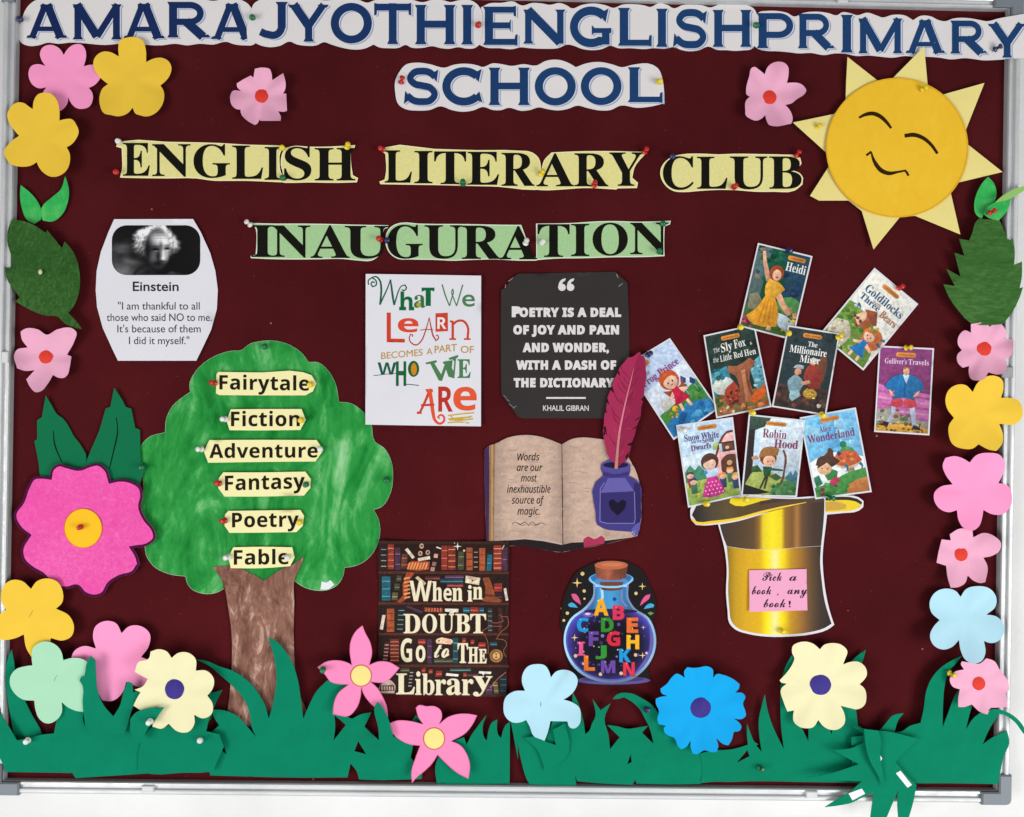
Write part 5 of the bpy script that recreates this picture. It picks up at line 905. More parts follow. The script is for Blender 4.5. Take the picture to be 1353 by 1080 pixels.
flower(F('n', (488,275),(520,190),(570,140),(640,115),(740,130),(775,160),(790,290),(770,385),(850,380),(930,390),(990,430),(1018,485),(1000,520),(900,590),(830,645),(750,665),(800,720),(835,790),(843,860),(825,905),(600,935),(545,920),(510,860),(495,795),(440,845),(385,865),(300,840),(245,795),(240,740),(255,600),(300,560),(255,530),(250,480),(290,300),(325,190),(350,180),(420,220)),
       M['pale'], 'small pale pink flower with red centre between the title and the smiling sun', Z('n', 560, 560), 38, .004, .012, 5, .2, .003, (*Z('n', 550, 568), 9, 9, M['redc'], .0015), 'pale pink curled flowers')
flower(F('E', (245,885),(300,858),(385,855),(400,870),(390,920),(352,990),(375,1000),(365,1060),(355,1095),(335,1112),(310,1112),(278,1097),(250,1144),(215,1182),(190,1188),(155,1155),(138,1120),(182,1072),(130,1075),(90,1062),(75,990),(85,968),(145,952),(115,910),(108,870),(125,857),(200,858)),
       M['pale'], 'small pale pink flower with red centre below the dark leaf on the left edge', Z('E', 240, 1003), 38, .004, .011, 5, .3, .003, (*Z('E', 240, 1003), 9, 8.6, M['redc'], .0015), 'pale pink curled flowers')
flower(F('V', (540,35),(632,20),(640,50),(690,20),(720,50),(735,95),(722,115),(772,120),(770,170),(755,215),(725,225),(738,260),(730,295),(690,312),(635,300),(615,335),(580,345),(540,335),(528,300),(530,265),(495,275),(470,250),(465,205),(490,178),(470,150),(480,90),(505,70),(540,82)),
       M['pale'], 'small pale pink curled flower with red centre touching the foot of the right leaf', Z('V', 615, 175), 38, .006, .014, 7, 0, .003, (*Z('V', 615, 170), 9.3, 9.5, M['redc'], .0015), 'pale pink curled flowers')
flower(F('V', (550,408),(575,360),(620,325),(665,318),(710,340),(718,390),(705,440),(750,440),(800,455),(822,500),(822,540),(790,580),(695,583),(715,640),(712,690),(680,732),(640,725),(582,695),(550,718),(500,720),(440,695),(418,640),(420,590),(447,550),(410,500),(400,450),(420,395),(465,368),(510,370)),
       M['yellow'], 'yellow paper flower lapping over the right frame above a plain pink flower', Z('V', 590, 535), 52, .013, .010, 5, -.1, .002)
flower(F('V', (533,795),(570,755),(640,742),(700,755),(725,800),(715,860),(690,908),(740,920),(765,980),(755,1040),(715,1078),(660,1080),(608,1056),(602,1095),(580,1150),(546,1170),(502,1156),(474,1117),(463,1056),(420,1068),(370,1050),(338,1000),(340,960),(370,930),(440,915),(400,860),(385,810),(400,770),(450,760),(490,770)),
       M['pink2'], 'plain pink five petalled paper flower lapping over the right frame', Z('V', 560, 950), 52, .010, .010, 5, 1.5, .002)
flower(F('X', (385,165),(380,135),(420,110),(490,105),(495,150),(550,128),(600,145),(632,180),(625,215),(590,240),(545,250),(565,290),(555,370),(535,375),(500,365),(468,338),(455,375),(420,395),(385,398),(370,350),(362,290),(315,275),(325,220),(340,160)),
       M['pale'], 'small pale pink flower with red centre above the pale blue flower on the right', Z('X', 445, 240), 40, .006, .012, 5, -.5, .003, (*Z('X', 436, 234), 8.8, 9, M['redc'], .0015), 'pale pink curled flowers')
flower(F('X', (433,443),(460,405),(520,390),(580,405),(608,445),(605,490),(560,530),(610,540),(645,580),(645,625),(610,665),(580,670),(548,660),(555,720),(535,760),(490,770),(455,750),(435,710),(425,655),(390,690),(345,702),(300,680),(283,630),(300,590),(330,557),(290,520),(282,465),(310,420),(365,402),(410,415)),
       M['sky'], 'pale blue paper flower beside the right frame with no centre', Z('X', 450, 550), 52, .012, .011, 5, .3, .002, tilt=(0, .013))
flower(F('X', (440,760),(490,768),(525,772),(560,745),(600,760),(625,800),(645,825),(665,860),(668,905),(655,915),(665,985),(580,990),(565,1022),(530,1010),(488,972),(450,985),(422,985),(422,940),(430,898),(395,885),(380,850),(400,815),(450,800),(435,770)),
       M['pale'], 'small pale pink curled flower with red centre lowest on the right above grass', Z('X', 530, 870), 38, .0245, .006, 7, .6, .002, (*Z('X', 523, 870), 8.3, 8.8, M['redc'], .0015), 'pale pink curled flowers')
def slit(fr, a, b, c):   # a dent left by pinning
    def mk(ar): ar.add(stroke(F(fr, a, b, c), [.5, .7, .4]), (150, 130, 70))
    return mk
flower(F('M', (130,122),(155,90),(195,78),(240,92),(262,130),(260,180),(235,205),(290,235),(310,280),(300,320),(265,338),(213,328),(205,370),(170,400),(130,405),(110,370),(100,313),(60,330),(0,333),(-30,310),(-35,270),(-10,235),(25,210),(5,170),(10,120),(40,88),(90,88)),
       M['yellow'], 'yellow paper flower at the lower left partly behind the mint green one', Z('M', 135, 225), 55, .016, .001, 5, .2, .001, marks=slit('M', (122,240), (130,226), (138,212)))
flower(F('a', (410,160),(470,145),(540,155),(590,200),(580,330),(545,495),(500,490),(440,465),(400,432),(400,500),(370,545),(300,570),(255,540),(230,480),(222,422),(150,415),(90,370),(65,320),(70,260),(110,215),(160,200),(210,193),(205,130),(215,80),(250,50),(300,38),(360,60),(395,100)),
       M['mint'], 'mint green paper flower rising from the grass at the lower left', Z('a', 340, 290), 55, .0195, .0025, 5, .4, .001, marks=slit('a', (350,298), (358,278), (372,256)))
flower(F('M', (510,308),(540,280),(590,278),(628,310),(625,360),(592,408),(650,430),(660,500),(600,535),(530,512),(515,555),(470,592),(430,590),(408,550),(400,480),(340,470),(300,420),(310,385),(350,362),(403,372),(390,320),(400,280),(440,257),(485,265)),
       M['pink2'], 'plain pink paper flower at the lower left between mint and cream flowers', Z('M', 480, 425), 52, .006, .007, 5, 0, .0015)
flower(F('M', (720,412),(745,392),(790,390),(820,415),(822,465),(865,465),(897,500),(890,545),(870,570),(892,605),(885,650),(850,665),(815,650),(815,690),(790,722),(745,720),(708,688),(680,708),(640,700),(642,680),(668,640),(610,640),(560,612),(575,580),(590,555),(565,545),(600,530),(620,500),(565,470),(580,430),(625,413),(632,385),(665,375),(700,385)),
       M['cream'], 'cream paper flower with violet centre in the grass left of the tree trunk', Z('M', 735, 550), 52, .0275, .006, 8, .2, .0015, (*Z('M', 732, 543), 12.6, 13.2, M['violet'], .003), 'cream flowers with violet centres')
flower(F('f', (605,90),(635,60),(670,50),(760,70),(783,100),(770,150),(755,188),(800,172),(860,172),(905,215),(910,255),(885,295),(863,315),(895,345),(907,400),(895,450),(850,478),(800,470),(740,455),(765,510),(765,570),(730,605),(680,612),(630,590),(595,548),(560,595),(520,602),(470,590),(435,555),(432,520),(438,485),(395,493),(370,430),(355,345),(390,312),(350,300),(345,290),(395,235),(430,180),(440,150),(425,110),(432,65),(460,48),(560,52),(590,75)),
       M['cream'], 'cream paper flower with violet centre in the grass below the top hat', Z('f', 620, 320), 58, .012, .010, 8, .4, .0022, (*Z('f', 610, 320), 13.9, 13.4, M['violet'], .003), 'cream flowers with violet centres')
flower(F('d', (628,272),(660,235),(710,222),(770,240),(800,280),(790,340),(750,390),(710,415),(770,435),(810,465),(822,520),(810,580),(775,603),(750,595),(735,557),(625,555),(610,620),(587,683),(560,672),(520,655),(490,590),(468,548),(420,565),(370,560),(330,520),(320,460),(335,400),(390,362),(460,358),(440,300),(445,250),(480,200),(540,185),(590,195),(615,230)),
       M['sky'], 'pale blue paper flower in the grass beside the library poster', Z('d', 562, 450), 52, .013, .009, 5, -.7, .003, None, 'paper flowers', marks=lambda ar: ar.add(stroke(F('d', (561, 430), (563, 448), (560, 462)), [.5, .8, .4]), (90, 120, 140)))
flower(F('e', (612,275),(610,230),(630,205),(665,210),(700,208),(760,200),(790,215),(797,275),(820,250),(860,255),(930,285),(968,315),(965,340),(940,370),(990,375),(1005,395),(990,440),(1005,490),(1008,520),(990,538),(930,540),(960,560),(980,595),(970,615),(930,625),(915,680),(895,712),(865,705),(815,665),(830,715),(820,755),(790,757),(740,745),(690,770),(665,765),(650,720),(650,680),(625,720),(590,738),(570,720),(545,665),(500,645),(478,620),(480,595),(490,585),(445,575),(435,545),(445,490),(425,440),(425,410),(455,398),(500,393),(460,370),(455,345),(500,310),(530,270),(560,248),(590,258)),
       M['azure'], 'bright blue paper flower with notched petals and violet centre in the grass', Z('e', 715, 480), 60, .011, .014, 8, -.2, .002, (*Z('e', 715, 468), 13.8, 13.6, M['violet'], .004))
# star shaped flowers with inked petal edges
def starflower(pet, c, cr, label, base):
    H = cupf(c, 55, base, .006, 5, -1.5, .001)
    o = thing('paper_flower', label, 'flower', c, 'pointed pink flowers with yellow centres', base)
    pts = smooth(pet, 5)
    sheet('petals', pts, M['pink'], o, H, 7.0, .0005)
    ar = Art(H, base=.0002, grid=5)
    ar.add([offset(pts, -.2), offset(pts, -.85)[::-1]], (240, 118, 172), 'eo')
    ar.add([ell(c[0], c[1], cr + 1.6, cr + 1.8, 30), ell(c[0], c[1], cr - 1, cr - 1, 30)[::-1]], (206, 112, 106), 'eo')
    ar.build('inked_edge', PAINT, o)
    sheet('flower_centre', ell(c[0], c[1], cr, cr * 1.02, 26), M['ycentre'], o, discf(c, cr, base + .0016, .001), 3, .0008)
starflower(F('c', (318,190),(305,110),(310,40),(345,-30),(387,-66),(405,-20),(440,50),(450,110),(432,190),(490,168),(560,172),(628,210),(590,255),(540,300),(470,305),(440,300),(480,335),(515,390),(545,460),(553,530),(500,490),(430,430),(390,370),(380,335),(375,400),(350,470),(290,525),(240,520),(195,510),(200,450),(225,380),(295,318),(230,315),(180,300),(145,255),(95,205),(150,170),(220,160),(290,175)),
           Z('c', 378, 260), 13, 'pointed pink flower with yellow centre between the tree and library poster', .0185)
starflower(F('c', (780,575),(750,530),(733,470),(750,453),(800,458),(860,460),(895,485),(903,530),(885,575),(940,530),(1000,510),(1080,508),(1132,518),(1100,580),(1060,630),(965,685),(1020,710),(1065,770),(1085,840),(1075,930),(1000,890),(940,840),(875,775),(840,830),(790,880),(740,920),(708,958),(705,880),(725,810),(760,715),(690,705),(620,670),(540,580),(610,552),(700,555)),
           Z('c', 852, 668), 13.2, 'pointed pink flower with yellow centre in the grass under the library poster', .014)
# big magenta flower with its two leaves
mg = F('I', (265,605),(275,560),(310,535),(350,545),(420,558),(470,540),(515,532),(555,560),(578,625),(630,615),(690,625),(735,655),(745,690),(735,760),(760,820),(805,880),(812,920),(790,945),(690,970),(715,1010),(730,1060)) + \
     F('M', (580,22),(560,50),(500,70),(460,95),(425,145),(395,152),(355,140),(325,110),(280,118),(230,110),(180,60),(130,30),(100,0)) + \
     F('I', (115,980),(155,905),(110,870),(78,800),(120,730),(150,650),(180,605),(220,600))
mgc = Z('I', 437, 868)
HM = cupf(mgc, 85, .006, .005, 7, 0, .0012)
o = thing('paper_flower', 'large magenta crayon flower with dark outline and golden centre left of tree', 'flower', mgc, 'paper flowers', .006)
ms = smooth(mg, 5)
sheet('petals', offset(ms, 1.2), M['magenta'], o, HM, 8, .0008)
ar = Art(HM, base=.0002, grid=6); ar.add([offset(ms, 1.15), offset(ms, -2.0)[::-1]], (74, 16, 62), 'eo')
ar.add([ell(mgc[0], mgc[1], 25.6, 26.4, 34), ell(mgc[0], mgc[1], 23, 24, 34)[::-1]], (236, 120, 60), 'eo'); ar.build('marker_outline', PAINT, o)
sheet('flower_centre', smooth(ell(mgc[0], mgc[1], 24.4, 25.4, 18), 3), M['ycentre2'], o, discf(mgc, 25, .0085, .0005), 5, .0008)

# ------------------------------------------------------------------ paper leaves
def leaf(outline, mat, label, base=.002, lift=.004, vein=None, group='paper leaves', tip=None, n=4, veincol=(8, 40, 26), t=.0008):
    a = np.array(outline); c = a.mean(0)
    ext = float(np.hypot(*(a - c).T).max())
    H = cupf(c, ext, base, lift, 2, .7, .001)
    pts = smooth(outline, n, 40)
    if not vein:
        return tag(sheet('paper_leaf', pts, mat, None, H, 8, t, origin=P(c[0], c[1], base)), label, 'leaf', group)
    o = thing('paper_leaf', label, 'leaf', c, group, base)
    sheet('blade', pts, mat, o, H, 8, t)
    ar = Art(H, base=.0002, grid=6)
    for v in vein: ar.add(stroke(v, [1.0, 2.0, 1.4]), veincol)
    ar.build('vein', PAINT, o)
    return o
leaf(F('I', (240,170),(270,220),(300,270),(330,290),(370,350),(385,380),(450,475),(450,545),(400,620),(260,640),(210,590),(205,540),(180,410),(195,400),(195,300),(220,285)), M['leafdark'],
     'dark green jagged leaf behind the magenta flower, the one nearer the left frame', .003, .003, [F('I', (280,355),(288,430),(325,520))], n=2)
leaf(F('I', (600,130),(640,190),(660,230),(690,240),(710,340),(735,350),(740,520),(780,545),(760,565),(745,600),(732,650),(560,640),(440,570),(460,500),(520,360),(555,240),(580,230)), M['leafdark'],
     'dark green jagged leaf behind the magenta flower, the one touching the tree crown', .004, .003, [F('I', (612,285),(618,360),(600,450),(575,555))], n=2)
leaf(F('E', (60,282),(110,285),(180,310),(240,350),(248,335),(325,430),(340,395),(385,450),(415,540),(420,600),(410,680),(380,745),(358,770),(400,815),(430,855),(395,850),(340,825),(300,790),(240,785),(170,760),(80,710),(105,690),(75,650),(35,590),(25,530),(65,535),(60,470),(42,420),(40,340)), M['mossy'],
     'mottled dark green leaf lapping over the left frame with its stalk at lower right', .016, .002, None, n=3)
leaf(F('H', (1115,275),(1225,285),(1245,330),(1270,390),(1292,380),(1305,450),(1300,520),(1342,500),(1342,580),(1330,640),(1348,635),(1330,690),(1290,770),(1240,830),(1170,835),(1075,825),(1010,760),(960,690),(930,620),(990,630),(945,540),(1020,580),(988,455),(1040,470),(1012,380),(1065,390),(1085,340),(1095,300)), M['mossy2'],
     'mottled dark green saw toothed leaf under the sun lapping over the right frame', .014, .006, None, n=2)
leaf(F('E', (108,98),(160,140),(200,190),(218,240),(215,280),(180,302),(145,285),(115,220),(105,150)), M['sprout'], 'bright green sprout leaf on the left edge, the one nearer the frame', .004, .003, None)
leaf(F('E', (342,52),(360,110),(355,190),(320,260),(275,290),(225,285),(215,250),(220,215),(270,165),(320,120)), M['sprout'], 'bright green sprout leaf with upright tip above the mottled leaf on the left', .005, .003, None)
leaf(F('H', (1165,55),(1195,90),(1208,150),(1195,190),(1150,235),(1130,278),(1100,250),(1092,200),(1110,130),(1140,80)), M['sprout'], 'bright green upright sprout leaf just right of the sun', .012, .003, None)
leaf(F('H', (1285,170),(1270,225),(1220,285),(1170,272),(1140,250),(1150,225),(1200,190)), M['sprout'], 'bright green sprout leaf held by a red pin over the right frame', .019, .002, None)
leaf(F('H', (1200,190),(1240,155),(1300,120),(1350,103),(1375,115),(1350,130),(1270,175)), paper('pale_leaf_back', (150, 196, 110), var=.06), 'narrow pale green strip of leaf reaching past the right frame', .024, .004, None)

# ------------------------------------------------------------------ paper grass
def grass(polys, label, base, lift=.004, c=None, rule='eo', group='cut paper grass clumps', wav=.003, seed=0):
    if not isinstance(polys[0][0], (tuple, list)): polys = [polys]
    polys = [smooth(polys[0], 3, 42)] + list(polys[1:])
    a = np.array(polys[0]); y1 = a[:, 1].max(); y0 = a[:, 1].min(); x0 = a[:, 0].min()
    def H(xy):
        xy = np.asarray(xy); u = (y1 - xy[:, 1]) / max(30.0, y1 - y0)
        w = np.sin(xy[:, 0] / 17.0 + seed) * np.sin(xy[:, 1] / 29.0 + seed * 2.1)
        fo = .0016 * np.maximum(0, 1 - np.abs(((xy[:, 0] + xy[:, 1]*.35*math.sin(seed*3) + seed*13) % 58) - 29)/7.0) * np.clip(u*1.5, 0, 1)
        return base + lift * np.maximum(0, u)**1.6 - min(1, wav/.003) * fo * .5 + wav * .5 * (1 + w) * (.35 + .65 * np.clip(u, 0, 1))
    o = sheet('grass_cutout', polys, M['grass'], None, H, 6, .0008, rule, origin=P(float(a[:, 0].mean()), float(y1), base))
    return tag(o, label, 'paper grass', group), H
grass(F('a', (75,90),(92,180),(112,300),(160,420),(210,520),(275,650),(270,760),(110,760),(75,560),(50,420),(38,280),(45,170)), 'tall single green grass blade behind the mint flower by the left frame', .004, .006, seed=1)
grass(F('a', (-30,470),(0,505),(50,580),(110,680),(190,665),(260,645),(350,635),(365,560),(405,435),(470,465),(540,492),(540,560),(560,597),(612,580),(700,575),(800,560),(900,520),(1000,560),(1090,600),(1090,885),(800,905),(640,915),(490,925),(470,892),(250,888),(35,885),(0,800),(-30,770)), 'wide green grass piece at the lower left corner of the board', .0155, .0005, seed=2, wav=.001)
grass(F('a', (585,130),(618,160),(622,250),(635,370),(670,450),(735,525),(780,450),(800,370),(828,298),(860,312),(862,372),(930,340),(1010,330),(925,385),(870,450),(840,530),(825,590),(805,640),(720,640),(610,650),(560,600),(545,530),(535,430),(537,330),(515,290),(530,262),(548,270),(562,180)), 'green grass piece with two blunt blades in front of the pink flower', .0245, .001, seed=3, wav=.001)
grass(F('b', (-88,878),(-82,760),(-40,640),(10,590),(80,600),(120,575),(200,620),(270,560),(290,520),(378,520),(355,620),(440,640),(470,720),(400,880),(380,884),(200,890),(0,898)), 'green grass piece under the left cream flower with violet centre', .019, .001, seed=4, wav=.001)
grass(F('a', (845,540),(880,500),(950,475),(1065,466),(1040,500),(1010,545),(960,600),(915,700),(890,690),(850,640)), 'short curved green blade lying over the left cream flower', .036, .002, seed=9, wav=.001)
grass(F('b', (375,372),(420,365),(462,352),(430,410),(405,470),(385,540),(345,590),(360,480)), 'small pointed green blade just right of the left cream flower', .006, .003, seed=5, wav=.001)
clump2 = F('b', (382,907),(376,880),(365,760),(350,660),(440,582),(400,515),(395,480),(470,485),(560,525),(630,600),(680,660),(650,590),(640,520),(610,430),(540,340),(450,260),(380,200),(290,155),(340,160),(440,200),(530,230),(620,290),(690,370),(740,460),(760,540),(780,480),(800,380),(812,280),(800,160),(760,12),(800,30),(860,90),(910,170),(950,290),(970,420),(985,540),(1020,460)) + \
    F('c', (90,360),(160,290),(300,310),(300,420),(205,510),(210,600),(200,680),(280,580),(240,545),(205,518),(240,515),(320,540),(380,510),(445,498),(430,530),(400,590),(440,630),(495,680),(490,600),(468,460),(485,430),(520,470),(555,540),(590,660),(620,640),(720,690),(700,790),(775,890),(770,930),(400,935),(365,932),(350,880),(310,830),(290,920),(0,922))
grass([clump2, F('b', (470,710),(450,740),(487,772)), F('c', (360,685),(335,750),(412,770))], 'big green grass clump with arching blades across the foot of the trunk', .0085, .006, seed=6)
grass(F('c', (470,520),(466,460),(485,428),(520,470),(555,540),(590,665),(495,690),(492,600)), 'narrow green blade crossing the lower right petal of the upper pointed pink flower', .029, .001, seed=18, wav=.001)
grass(F('d', (-112,960),(-122,850),(-100,780),(-12,690),(65,660),(80,710),(110,650),(160,580),(210,515),(185,590),(195,660),(212,682),(225,610),(245,565),(280,545),(278,610),(290,650),(305,665),(320,610),(345,570),(362,562),(361,760),(360,960),(0,965)), 'square ended green grass piece with three tips below the library poster', .0065, .004, seed=7)
grass(F('c', (700,560),(735,515),(760,545),(770,590),(740,640)), 'tiny green blade tip poking out behind the lower pointed pink flower', .004, .002, seed=8, wav=.001)
clump4 = F('d', (368,560),(470,545),(530,660),(590,690),(640,555),(740,555),(770,600),(768,365),(810,450),(840,560),(850,640),(875,620),(895,570),(918,520),(915,480),(898,412),(950,485),(1015,440),(975,540),(1000,640),(1012,737)) + \
    F('e', (190,660),(108,580),(180,590),(240,605),(300,598),(375,585),(335,630),(410,702),(385,600),(350,530),(330,490),(270,430),(220,400),(180,410),(145,412),(170,385),(265,375),(330,405),(400,450),(450,520),(500,600),(560,660),(700,740),(720,850),(715,962),(560,965),(300,960),(290,935),(275,968),(60,958),(-85,945),(-100,905),(-90,972),(-180,975),(-395,965)) + F('d', (470,930),(440,830),(420,740),(412,690),(415,805),(395,700))
grass([clump4, F('e', (262,768),(240,835),(268,820))], 'tangled green grass clump under the letter bottle with a drooping tip', .0075, .007, seed=10)
grass(F('d', (455,665),(520,655),(600,690),(660,710),(640,610),(720,570),(745,755),(720,800),(590,880),(575,830),(545,750),(500,700)), 'green fold of grass hanging in front of the tangled clump', .013, .005, seed=11)
clump5 = F('e', (690,770),(800,745),(900,740),(960,728),(1022,708),(1016,640),(1017,570),(1045,650),(1065,690),(1090,705),(1075,712),(1112,755)) + F('f', (212,640),(210,540),(230,450),(248,382),(265,480),(300,590),(372,737),(355,600),(350,480),(352,330),(380,210),(425,125),(445,170),(480,330),(760,450),(840,480),(852,585),(900,610),(900,760),(865,955),(500,950),(160,945),(0,950)) + F('e', (815,948),(690,960))
grass([clump5, F('f', (488,600),(532,600),(531,686)), F('f', (150,782),(135,742),(66,825)), F('f', (672,612),(688,612),(680,640))], 'green grass clump under the cream flower below the top hat', .0055, .006, seed=12)
grass(F('f', (903,92),(888,150),(868,200),(800,310),(720,400),(690,330),(790,190),(850,130)), 'pointed green blade showing above right of the cream flower below the hat', .004, .004, seed=13, wav=.001)
clump6 = F('g', (140,520),(185,470),(230,420),(300,405),(265,450),(240,530),(290,522),(340,488),(410,468),(430,380),(445,270),(470,200),(530,120),(600,70),(678,33),(640,80),(590,140),(565,230),(555,350),(552,500),(590,400),(640,280),(662,250),(745,350),(722,430),(703,512),(760,430),(850,385),(932,395),(885,460),(850,520),(812,608),(880,560),(970,520),(985,600),(950,680),(930,770),(912,866),(600,860),(380,860),(-30,850),(-40,560))
grass(clump6, 'wide green grass clump with tall blades at the lower right corner', .0165, .003, seed=14, wav=.002)
grass(F('g', (850,388),(880,380),(960,393),(1035,440),(1082,500),(1100,560),(1075,535),(1020,462),(945,415),(880,402)), 'thin green blade curling out past the right frame onto the wall', .026, .006, seed=15, wav=.001)
hang = F('W', (455,680),(540,672),(598,645),(596,600),(548,570),(600,580),(665,590),(700,592),(780,608),(862,630),(800,680),(748,738),(790,788),(847,845),(835,915),(808,1010),(762,1010),(757,915),(762,868),(740,920),(702,1010),(628,1010),(640,920),(645,880),(600,900),(540,930),(480,942),(415,950),(470,915),(530,880),(590,828),(450,822),(325,810),(400,800),(480,780),(575,747),(510,712))
hg, HH = grass(hang, 'inverted loose green grass clump hanging down over the bottom frame', .0235, -.002, seed=16, wav=.006)
grass(F('W', (600,582),(668,590),(680,640),(676,700),(688,780),(695,862),(660,790),(632,740),(612,680)), 'folded green strip lying on the hanging grass clump', .031, .002, seed=17, wav=.002)
for q, lab in ((F('W', (750,790),(772,778),(826,845),(805,858)), 'white tape strip on the hanging grass clump, right of its fold'),
               (F('W', (527,885),(590,862),(606,886),(546,918)), 'white tape strip on the hanging grass clump, over the bottom frame'),
               (F('W', (675,704),(686,720),(678,736)), 'tiny white tape corner showing beside the folded green strip')):
    c = np.mean(q, 0)
    if 'tiny' in lab: HT = lambda xy: HH(xy) + .0075
    else: HT = lambda xy: HH(xy) + .0009
    tag(sheet('tape_strip', q, M['tape'], None, HT, 5, .0003, origin=P(c[0], c[1], .025)), lab, 'tape', 'white tape strips')
# ------------------------------------------------------------------ printed words
def wob(base, amp, seed):
    def g(xy):
        xy = np.asarray(xy)
        return base + amp * (1 + np.sin(xy[:, 0] / 23.0 + seed) * np.cos(xy[:, 1] / 31.0 + seed * 1.7))
    return g
def banner(word, outline, boxes, fr, label, base, seed):
    a = np.array(outline); c = a.mean(0); H = wob(base, .0008, seed)
    if base > .01:                                   # bends forward over the frame at its right end
        H = lambda xy: .0022 + (base - .0022) * (lambda q: q*q*(3 - 2*q))(np.clip((np.asarray(xy)[:, 0] - 1228) / 78.0, 0, 1)) + .0004 * (1 + np.sin(np.asarray(xy)[:, 0] / 23.0))
    o = thing('word_banner', label, 'banner', c, 'school name banners', base)
    sheet('paper', smooth(outline, 4, 50), M['title'], o, H, 4 if base > .01 else 12, .0003)
    ar = Art(H, base=.0004 if base > .01 else .00018, grid=4 if base > .01 else None)
    sh, gap, main = [], [], []
    for i, (ch, b) in enumerate(zip(word, boxes)):
        q = boxed(ch, 'copper', *b, fr)
        for dx, dy, dst in ((2.6, 1.7, sh), (1.3, .8, gap), (0, 0, main)): dst.append([[(x + dx, y + dy) for x, y in k] for k in q])
    cw = lambda q: [k for k in q]
    for q in sh: ar.add([k for k in q], (150, 166, 200))
    for q in gap: ar.add(q, (222, 222, 230))
    for q in main:
        cx = np.mean([p[0] for k in q for p in k]); u = min(1, cx / 760.0)
        ar.add(q, (24 + 6*u, 40 + 26*u, 88 + 26*u))
    ar.build('lettering', INK, o)
banner('AMARA', F('p', (88,165),(92,130),(105,110),(115,75),(140,30),(175,3),(230,-8),(400,-9),(600,-8),(800,-8),(1000,-6),(1060,5),(1110,-4),(1180,-4),(1225,15),(1255,50),(1285,100),(1285,190),(1260,222),(1215,226),(1160,220),(1125,208),(1060,222),(990,218),(930,226),(870,218),(800,226),(700,222),(600,218),(520,224),(420,216),(350,212),(290,218),(235,213),(190,226),(140,228),(105,212),(92,190)),
       [(130,335,15,197),(360,605,12,197),(612,820,12,200),(830,1045,10,200),(1047,1258,12,203)], 'p', 'white scalloped paper with the first blue word of the title, at top left', .0015, 1)
banner('JYOTHI', F('q', (-15,150),(5,60),(20,20),(50,0),(100,-8),(300,-8),(375,3),(460,-6),(540,0),(585,14),(620,2),(700,-4),(800,-2),(860,12),(905,0),(960,2),(995,11),(1040,2),(1095,2),(1125,18),(1146,45),(1156,120),(1150,215),(1115,240),(1075,242),(1035,235),(990,243),(950,240),(905,230),(860,238),(800,236),(775,224),(740,238),(690,240),(640,235),(615,222),(570,242),(520,247),(460,238),(400,220),(370,210),(330,226),(280,228),(230,220),(200,207),(150,228),(100,235),(50,225),(20,212),(-10,212)),
       [(45,190,10,195),(190,392,10,208),(402,607,15,217),(618,802,15,220),(820,1022,25,221),(1050,1110,25,222)], 'q', 'white scalloped paper with the second blue word of the title, before ENGLISH', .0022, 2)
banner('ENGLISH', F('r', (45,190),(48,110),(58,38),(100,18),(160,15),(225,10),(245,22),(262,28),(310,16),(360,18),(400,25),(450,16),(485,28),(508,42),(560,25),(620,18),(680,28),(715,40),(760,24),(820,22),(870,28),(898,36),(940,18),(985,26),(1015,42),(1060,26),(1110,24),(1160,28),(1195,38),(1240,24),(1300,22),(1353,25)) + F('s', (30,25),(70,28),(95,45),(108,75),(104,200),(84,228),(40,236),(0,238)) + F('r', (1280,250),(1230,248),(1188,232),(1140,250),(1090,255),(1050,248),(1020,235),(970,243),(910,240),(880,244),(800,240),(740,240),(700,228),(660,244),(610,250),(555,242),(520,228),(490,222),(440,240),(380,243),(300,240),(250,236),(220,244),(150,240),(80,236),(48,222)),
       [(68,240,30,228),(268,478,35,228),(500,706,33,236),(738,906,40,232),(928,986,44,234),(1012,1180,45,241),(1208,1402,50,234)], 'r', 'white scalloped paper with the blue word ENGLISH at the top', .0015, 3)
banner('PRIMARY', F('s', (86,205),(92,140),(102,70),(120,56),(150,52),(200,52),(250,62),(280,78),(320,62),(380,55),(440,62),(480,72),(505,58),(540,62),(575,72),(620,60),(670,75),(690,82),(740,70),(800,74),(835,95),(870,75),(920,78),(955,95),(985,100),(1020,88),(1090,85),(1150,95),(1180,100),(1230,88),(1300,75),(1370,66),(1420,80),(1420,268),(1353,272),(1290,275),(1230,280),(1160,282),(1110,275),(1080,272),(1010,278),(960,270),(900,266),(850,268),(800,262),(740,270),(680,265),(630,260),(570,262),(520,252),(470,250),(420,258),(360,248),(300,250),(260,245),(200,240),(150,238),(110,228)),
       [(106,276,62,226),(298,470,65,238),(498,555,70,246),(580,786,78,250),(800,986,88,256),(1010,1182,97,262),(1185,1362,100,270)], 's', 'white scalloped paper with the blue word PRIMARY reaching past the top right corner', .0206, 4)
banner('SCHOOL', F('u', (42,180),(42,130),(60,90),(90,55),(140,45),(200,52),(270,68),(310,55),(370,50),(420,58),(440,65),(490,48),(530,52),(575,60),(630,52),(690,58),(730,38),(790,32),(840,48),(870,66),(920,48),(980,42),(1040,54),(1080,66),(1130,55),(1220,54),(1250,75),(1265,110),(1275,180),(1278,230),(1220,245),(1150,252),(1075,242),(1030,262),(980,264),(920,252),(880,242),(830,258),(790,264),(740,258),(700,250),(660,262),(620,266),(560,252),(530,262),(490,262),(445,248),(400,264),(350,270),(300,262),(250,245),(200,262),(150,265),(90,258),(60,240)),
       [(82,240,68,240),(258,442,66,242),(470,660,68,240),(682,870,66,242),(893,1080,66,240),(1108,1268,66,230)], 'u', 'white scalloped paper with the blue word SCHOOL below the top line', .0015, 5)

